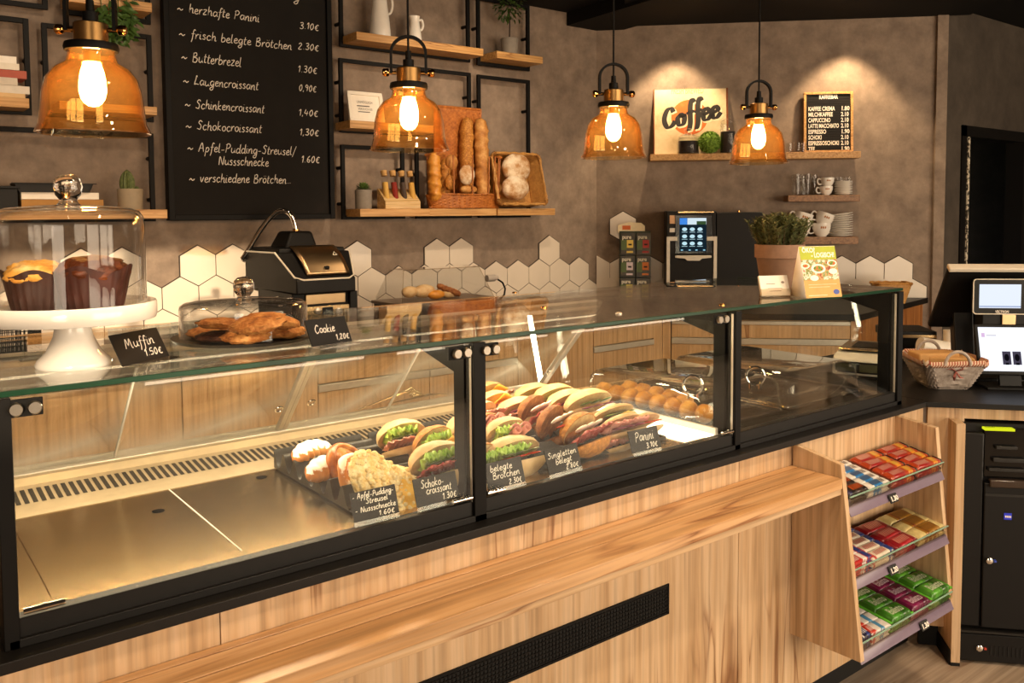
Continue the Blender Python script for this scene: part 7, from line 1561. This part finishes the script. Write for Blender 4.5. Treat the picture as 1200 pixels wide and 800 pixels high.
# black drawer unit with steel lid behind the case
a, b = pz(1052, 420, ZK), pz(1098, 422, ZK); p = pz(1048, 425, ZK); c0 = p+Vector((.12, .12, 0)); t = thing('black_drawer_box', 'black box with a steel edged lid behind the wicker basket', 'box', c0)
q = frame(Vector((c0.x, c0.y, ZK)), ES, EN, EZ)
dd = (c0-OC).dot(_fw)/F
xl_, xr_ = [(pz(u, 410, ZK+.0)-c0).dot(ES) for u in (1046, 1098)]
def bz(v): q_ = ray(1075, v); return (OC+q_*((c0-OC).dot(EN)/q_.dot(EN))).z-ZK
xl_, xr_ = [((lambda q_: OC+q_*((c0-OC).dot(EN)/q_.dot(EN)))(ray(u, 405))-c0).dot(ES) for u in (1044, 1097)]
MB().box(xl_, xr_-.006, -.22, 0, .001, bz(397), T=q).build('body', M['plastic'], t, bevel=.003); MB().box(xl_-.006, xr_, -.23, .008, bz(397), bz(388), T=q).build('lid', M['softblack'], t, bevel=.003); MB().box(xl_-.004, xr_-.002, .008, .011, bz(395.5), bz(392), T=q).build('steel_edge', M['steel'], t)
# till
pb_ = pz(1134, 446, ZK); 
t = thing('till_terminal', 'black touch screen till on a column with a small lit customer display', 'till', pb_)
def onpl(u, v, o): q_ = ray(u, v); return OC+q_*((o-OC).dot(EN)/q_.dot(EN))
o0 = pb_ - EN*.02
def tq(o): return frame(o, ES, EN, EZ)
def ux(u, v, o): p = onpl(u, v, o); return (p-o).dot(ES), p.z
xL, zT = ux(1112, 317, o0+EN*.10); xR = xL+.40; oT = o0+EN*.10; oB = o0-EN*.07; xB, zB_ = ux(1088, 384, oB)
top = [oT+ES*xL+EZ*(zT-o0.z), oT+ES*xR+EZ*(zT-o0.z)]; top = [Vector((p.x, p.y, zT)) for p in top]
bot = [oB+ES*xB, oB+ES*(xB+.40)]; bot = [Vector((p.x, p.y, zB_)) for p in bot]
nrm_ = (top[1]-top[0]).cross(bot[0]-top[0]).normalized(); nrm_ = nrm_ if nrm_.dot(EN) < 0 else -nrm_
mb = MB(); mb.prism([top[0], top[1], bot[1], bot[0]], nrm_*.028); mb.build('screen_back', M['softblack'], t, bevel=.01, seg=3)
mb = MB(); u_ = (top[0]-bot[0]).normalized(); mb.prism([top[0]+u_*.012, top[1]+u_*.012, top[1]-u_*.006, top[0]-u_*.006], nrm_*.034); mb.v = [p-nrm_*.004 for p in mb.v]; mb.build('cream_top_rim', M['cream'], t, bevel=.004)
cx0, _ = ux(1122, 400, o0); cx1, _ = ux(1145, 400, o0); q = tq(Vector((o0.x, o0.y, 0)))
MB().prism([q @ Vector((cx0, .0, ZK)), q @ Vector((cx1, .0, ZK)), q @ Vector((cx1-.012, -.03, zT-.08)), q @ Vector((cx0-.012, -.03, zT-.08))], -EN*.05).build('column', M['darkgrey'], t, bevel=.004)
MB().box(cx0-.03, cx1+.20, -.16, .05, ZK, ZK+.016, T=q).build('base', M['plastic'], t, bevel=.006)
# customer display
oD = o0+EN*.13; xd, zd1 = ux(1141, 327, oD); xd2, zd0 = ux(1200, 368, oD); wD = .225
q2 = tq(Vector((oD.x, oD.y, 0))); 
P = [(x+xd+wD/2, z+(zd0+zd1)/2) for x, z in rrect(wD, zd1-zd0, .012, 4)]
MB().prism([q2 @ Vector((x, 0, z)) for x, z in P], -EN*.02).build('customer_display', M['plastic'], t, bevel=.002)
pts = [q2 @ Vector((x, .001, z)) for x, z in P]; MB().tube(pts, .0022, 6, closed=True).build('display_rim', M['cream'], t)
a1, z1_ = ux(1148, 333, oD); a2, z0_ = ux(1196, 361, oD); dsp = MB().box(a1, a2, 0, .0015, z0_, z1_, T=q2).build('display_screen', glow('pale_blue_screen', '#dfe7f6', 1.05), t)
MB().box(a1, a2, .0015, .002, z0_+.004, z0_+.008, T=q2).build('screen_line', glow('screen_line', '#8fa3cc', .9), dsp)
tx = MB(); text(tx, 'VECTRON', q2 @ Vector((ux(1166, 366, oD)[0], .0012, ux(1166, 366.5, oD)[1])), ES, EZ, .014, fit=ux(1182, 366, oD)[0]-ux(1166, 366, oD)[0], bold=.0003); tx.build('display_lettering', M['chalk'], t, smooth=0)
xs, _ = ux(1176, 375, oD); MB().box(xs, xs+.05, -.03, -.012, zd0-.06, zd0+.02, T=q2).build('display_bracket', M['steelvis'], t, bevel=.002)
MB().box(xL+.12, xL+.3, -.09, -.02, zd0-.06, zd1, T=q2).build('rear_housing', M['softblack'], t, bevel=.006)
# tablet leaning in front
oT2 = o0+EN*.15; xt, ztt = ux(1146, 385, oT2); xt2, zt0 = ux(1149, 437, oT2); 
t = thing('customer_tablet', 'white lit tablet screen leaning on the till counter at the right edge', 'tablet', Vector((oT2.x, oT2.y, ZK))+ES*.1)
ln = .30; ez = EZ*cos(ln)-EN*sin(ln); hT = (ztt-zt0)/cos(ln)+.015; qb = frame(Vector((oT2.x, oT2.y, 0))+ES*(xt-.004)+EZ*zt0+EN*.03, ES, ez, ES.cross(ez)); sh = ez.cross(EN)
wT = .25
MB().box(0, wT, 0, hT, -.012, 0, T=qb).build('casing', M['plastic'], t, bevel=.003)
scn = MB().box(.012, wT-.01, .014, hT-.012, 0, .0012, T=qb).build('screen', glow('white_screen', '#eef0f8', 1.15), t)
MB().box(.09, .12, hT*.20, hT*.46, .0012, .0018, T=qb).box(.127, .157, hT*.20, hT*.46, .0012, .0018, T=qb).build('product_pictures', glow('dark_lilac', '#4b4656', .8), scn)
mb = MB()
for x in (.105, .142): mb.add([qb @ Vector((x+.009*cos(a), hT*.34+.014*sin(a), .002)) for a in [2*pi*i/14 for i in range(14)]], [tuple(range(14))]); mb.add([qb @ Vector((x+xx, hT*.34+zz, .002)) for xx, zz in ((-.006, -.028), (.006, -.028), (.006, -.02), (-.006, -.02))], [(0, 1, 2, 3)])
mb.build('product_shapes', glow('dark_shape', '#15131a', .6), scn)
MB().box(.022, .034, hT*.74, hT*.82, .0012, .0018, T=qb).build('screen_mark', glow('lilac_mark', '#d8b6dc', 1.0), scn)
MB().box(.04, .075, hT*.765, hT*.785, .0012, .0018, T=qb).build('screen_words', glow('grey_words', '#c9c6cf', 1.0), scn)
qf = frame(Vector((oT2.x, oT2.y, 0))+ES*(xt+.02), ES, EN, EZ); MB().box(0, .2, -.07, .05, ZK, ZK+.01, T=qf).prism([qf @ Vector((.06, .012, ZK)), qf @ Vector((.14, .012, ZK)), qf @ Vector((.14, -.03, ztt-.05)), qf @ Vector((.06, -.03, ztt-.05))], -EN*.012).build('stand', M['plastic'], t, bevel=.002)
# bright perforated strip in the doorway
p = px(1136, 200, xl+.12); y_ = YD+.12
tag(MB().box(DOORX+.07, DOORX+.10, YD-.02, YD-.012, .0, DOORZ-.075).build('door_seal_strip', mottled('speckled_strip', [(.42, '#3a342c'), (.48, '#c3b49c'), (.6, '#e9dcc4')], sc=45, bump=.2, det=1)), 'pale speckled strip hanging at the left jamb of the dark doorway', 'door strip')
for o in list(bpy.data.objects):
    if o.type == 'EMPTY' and o.parent is None and not o.children: bpy.data.objects.remove(o)
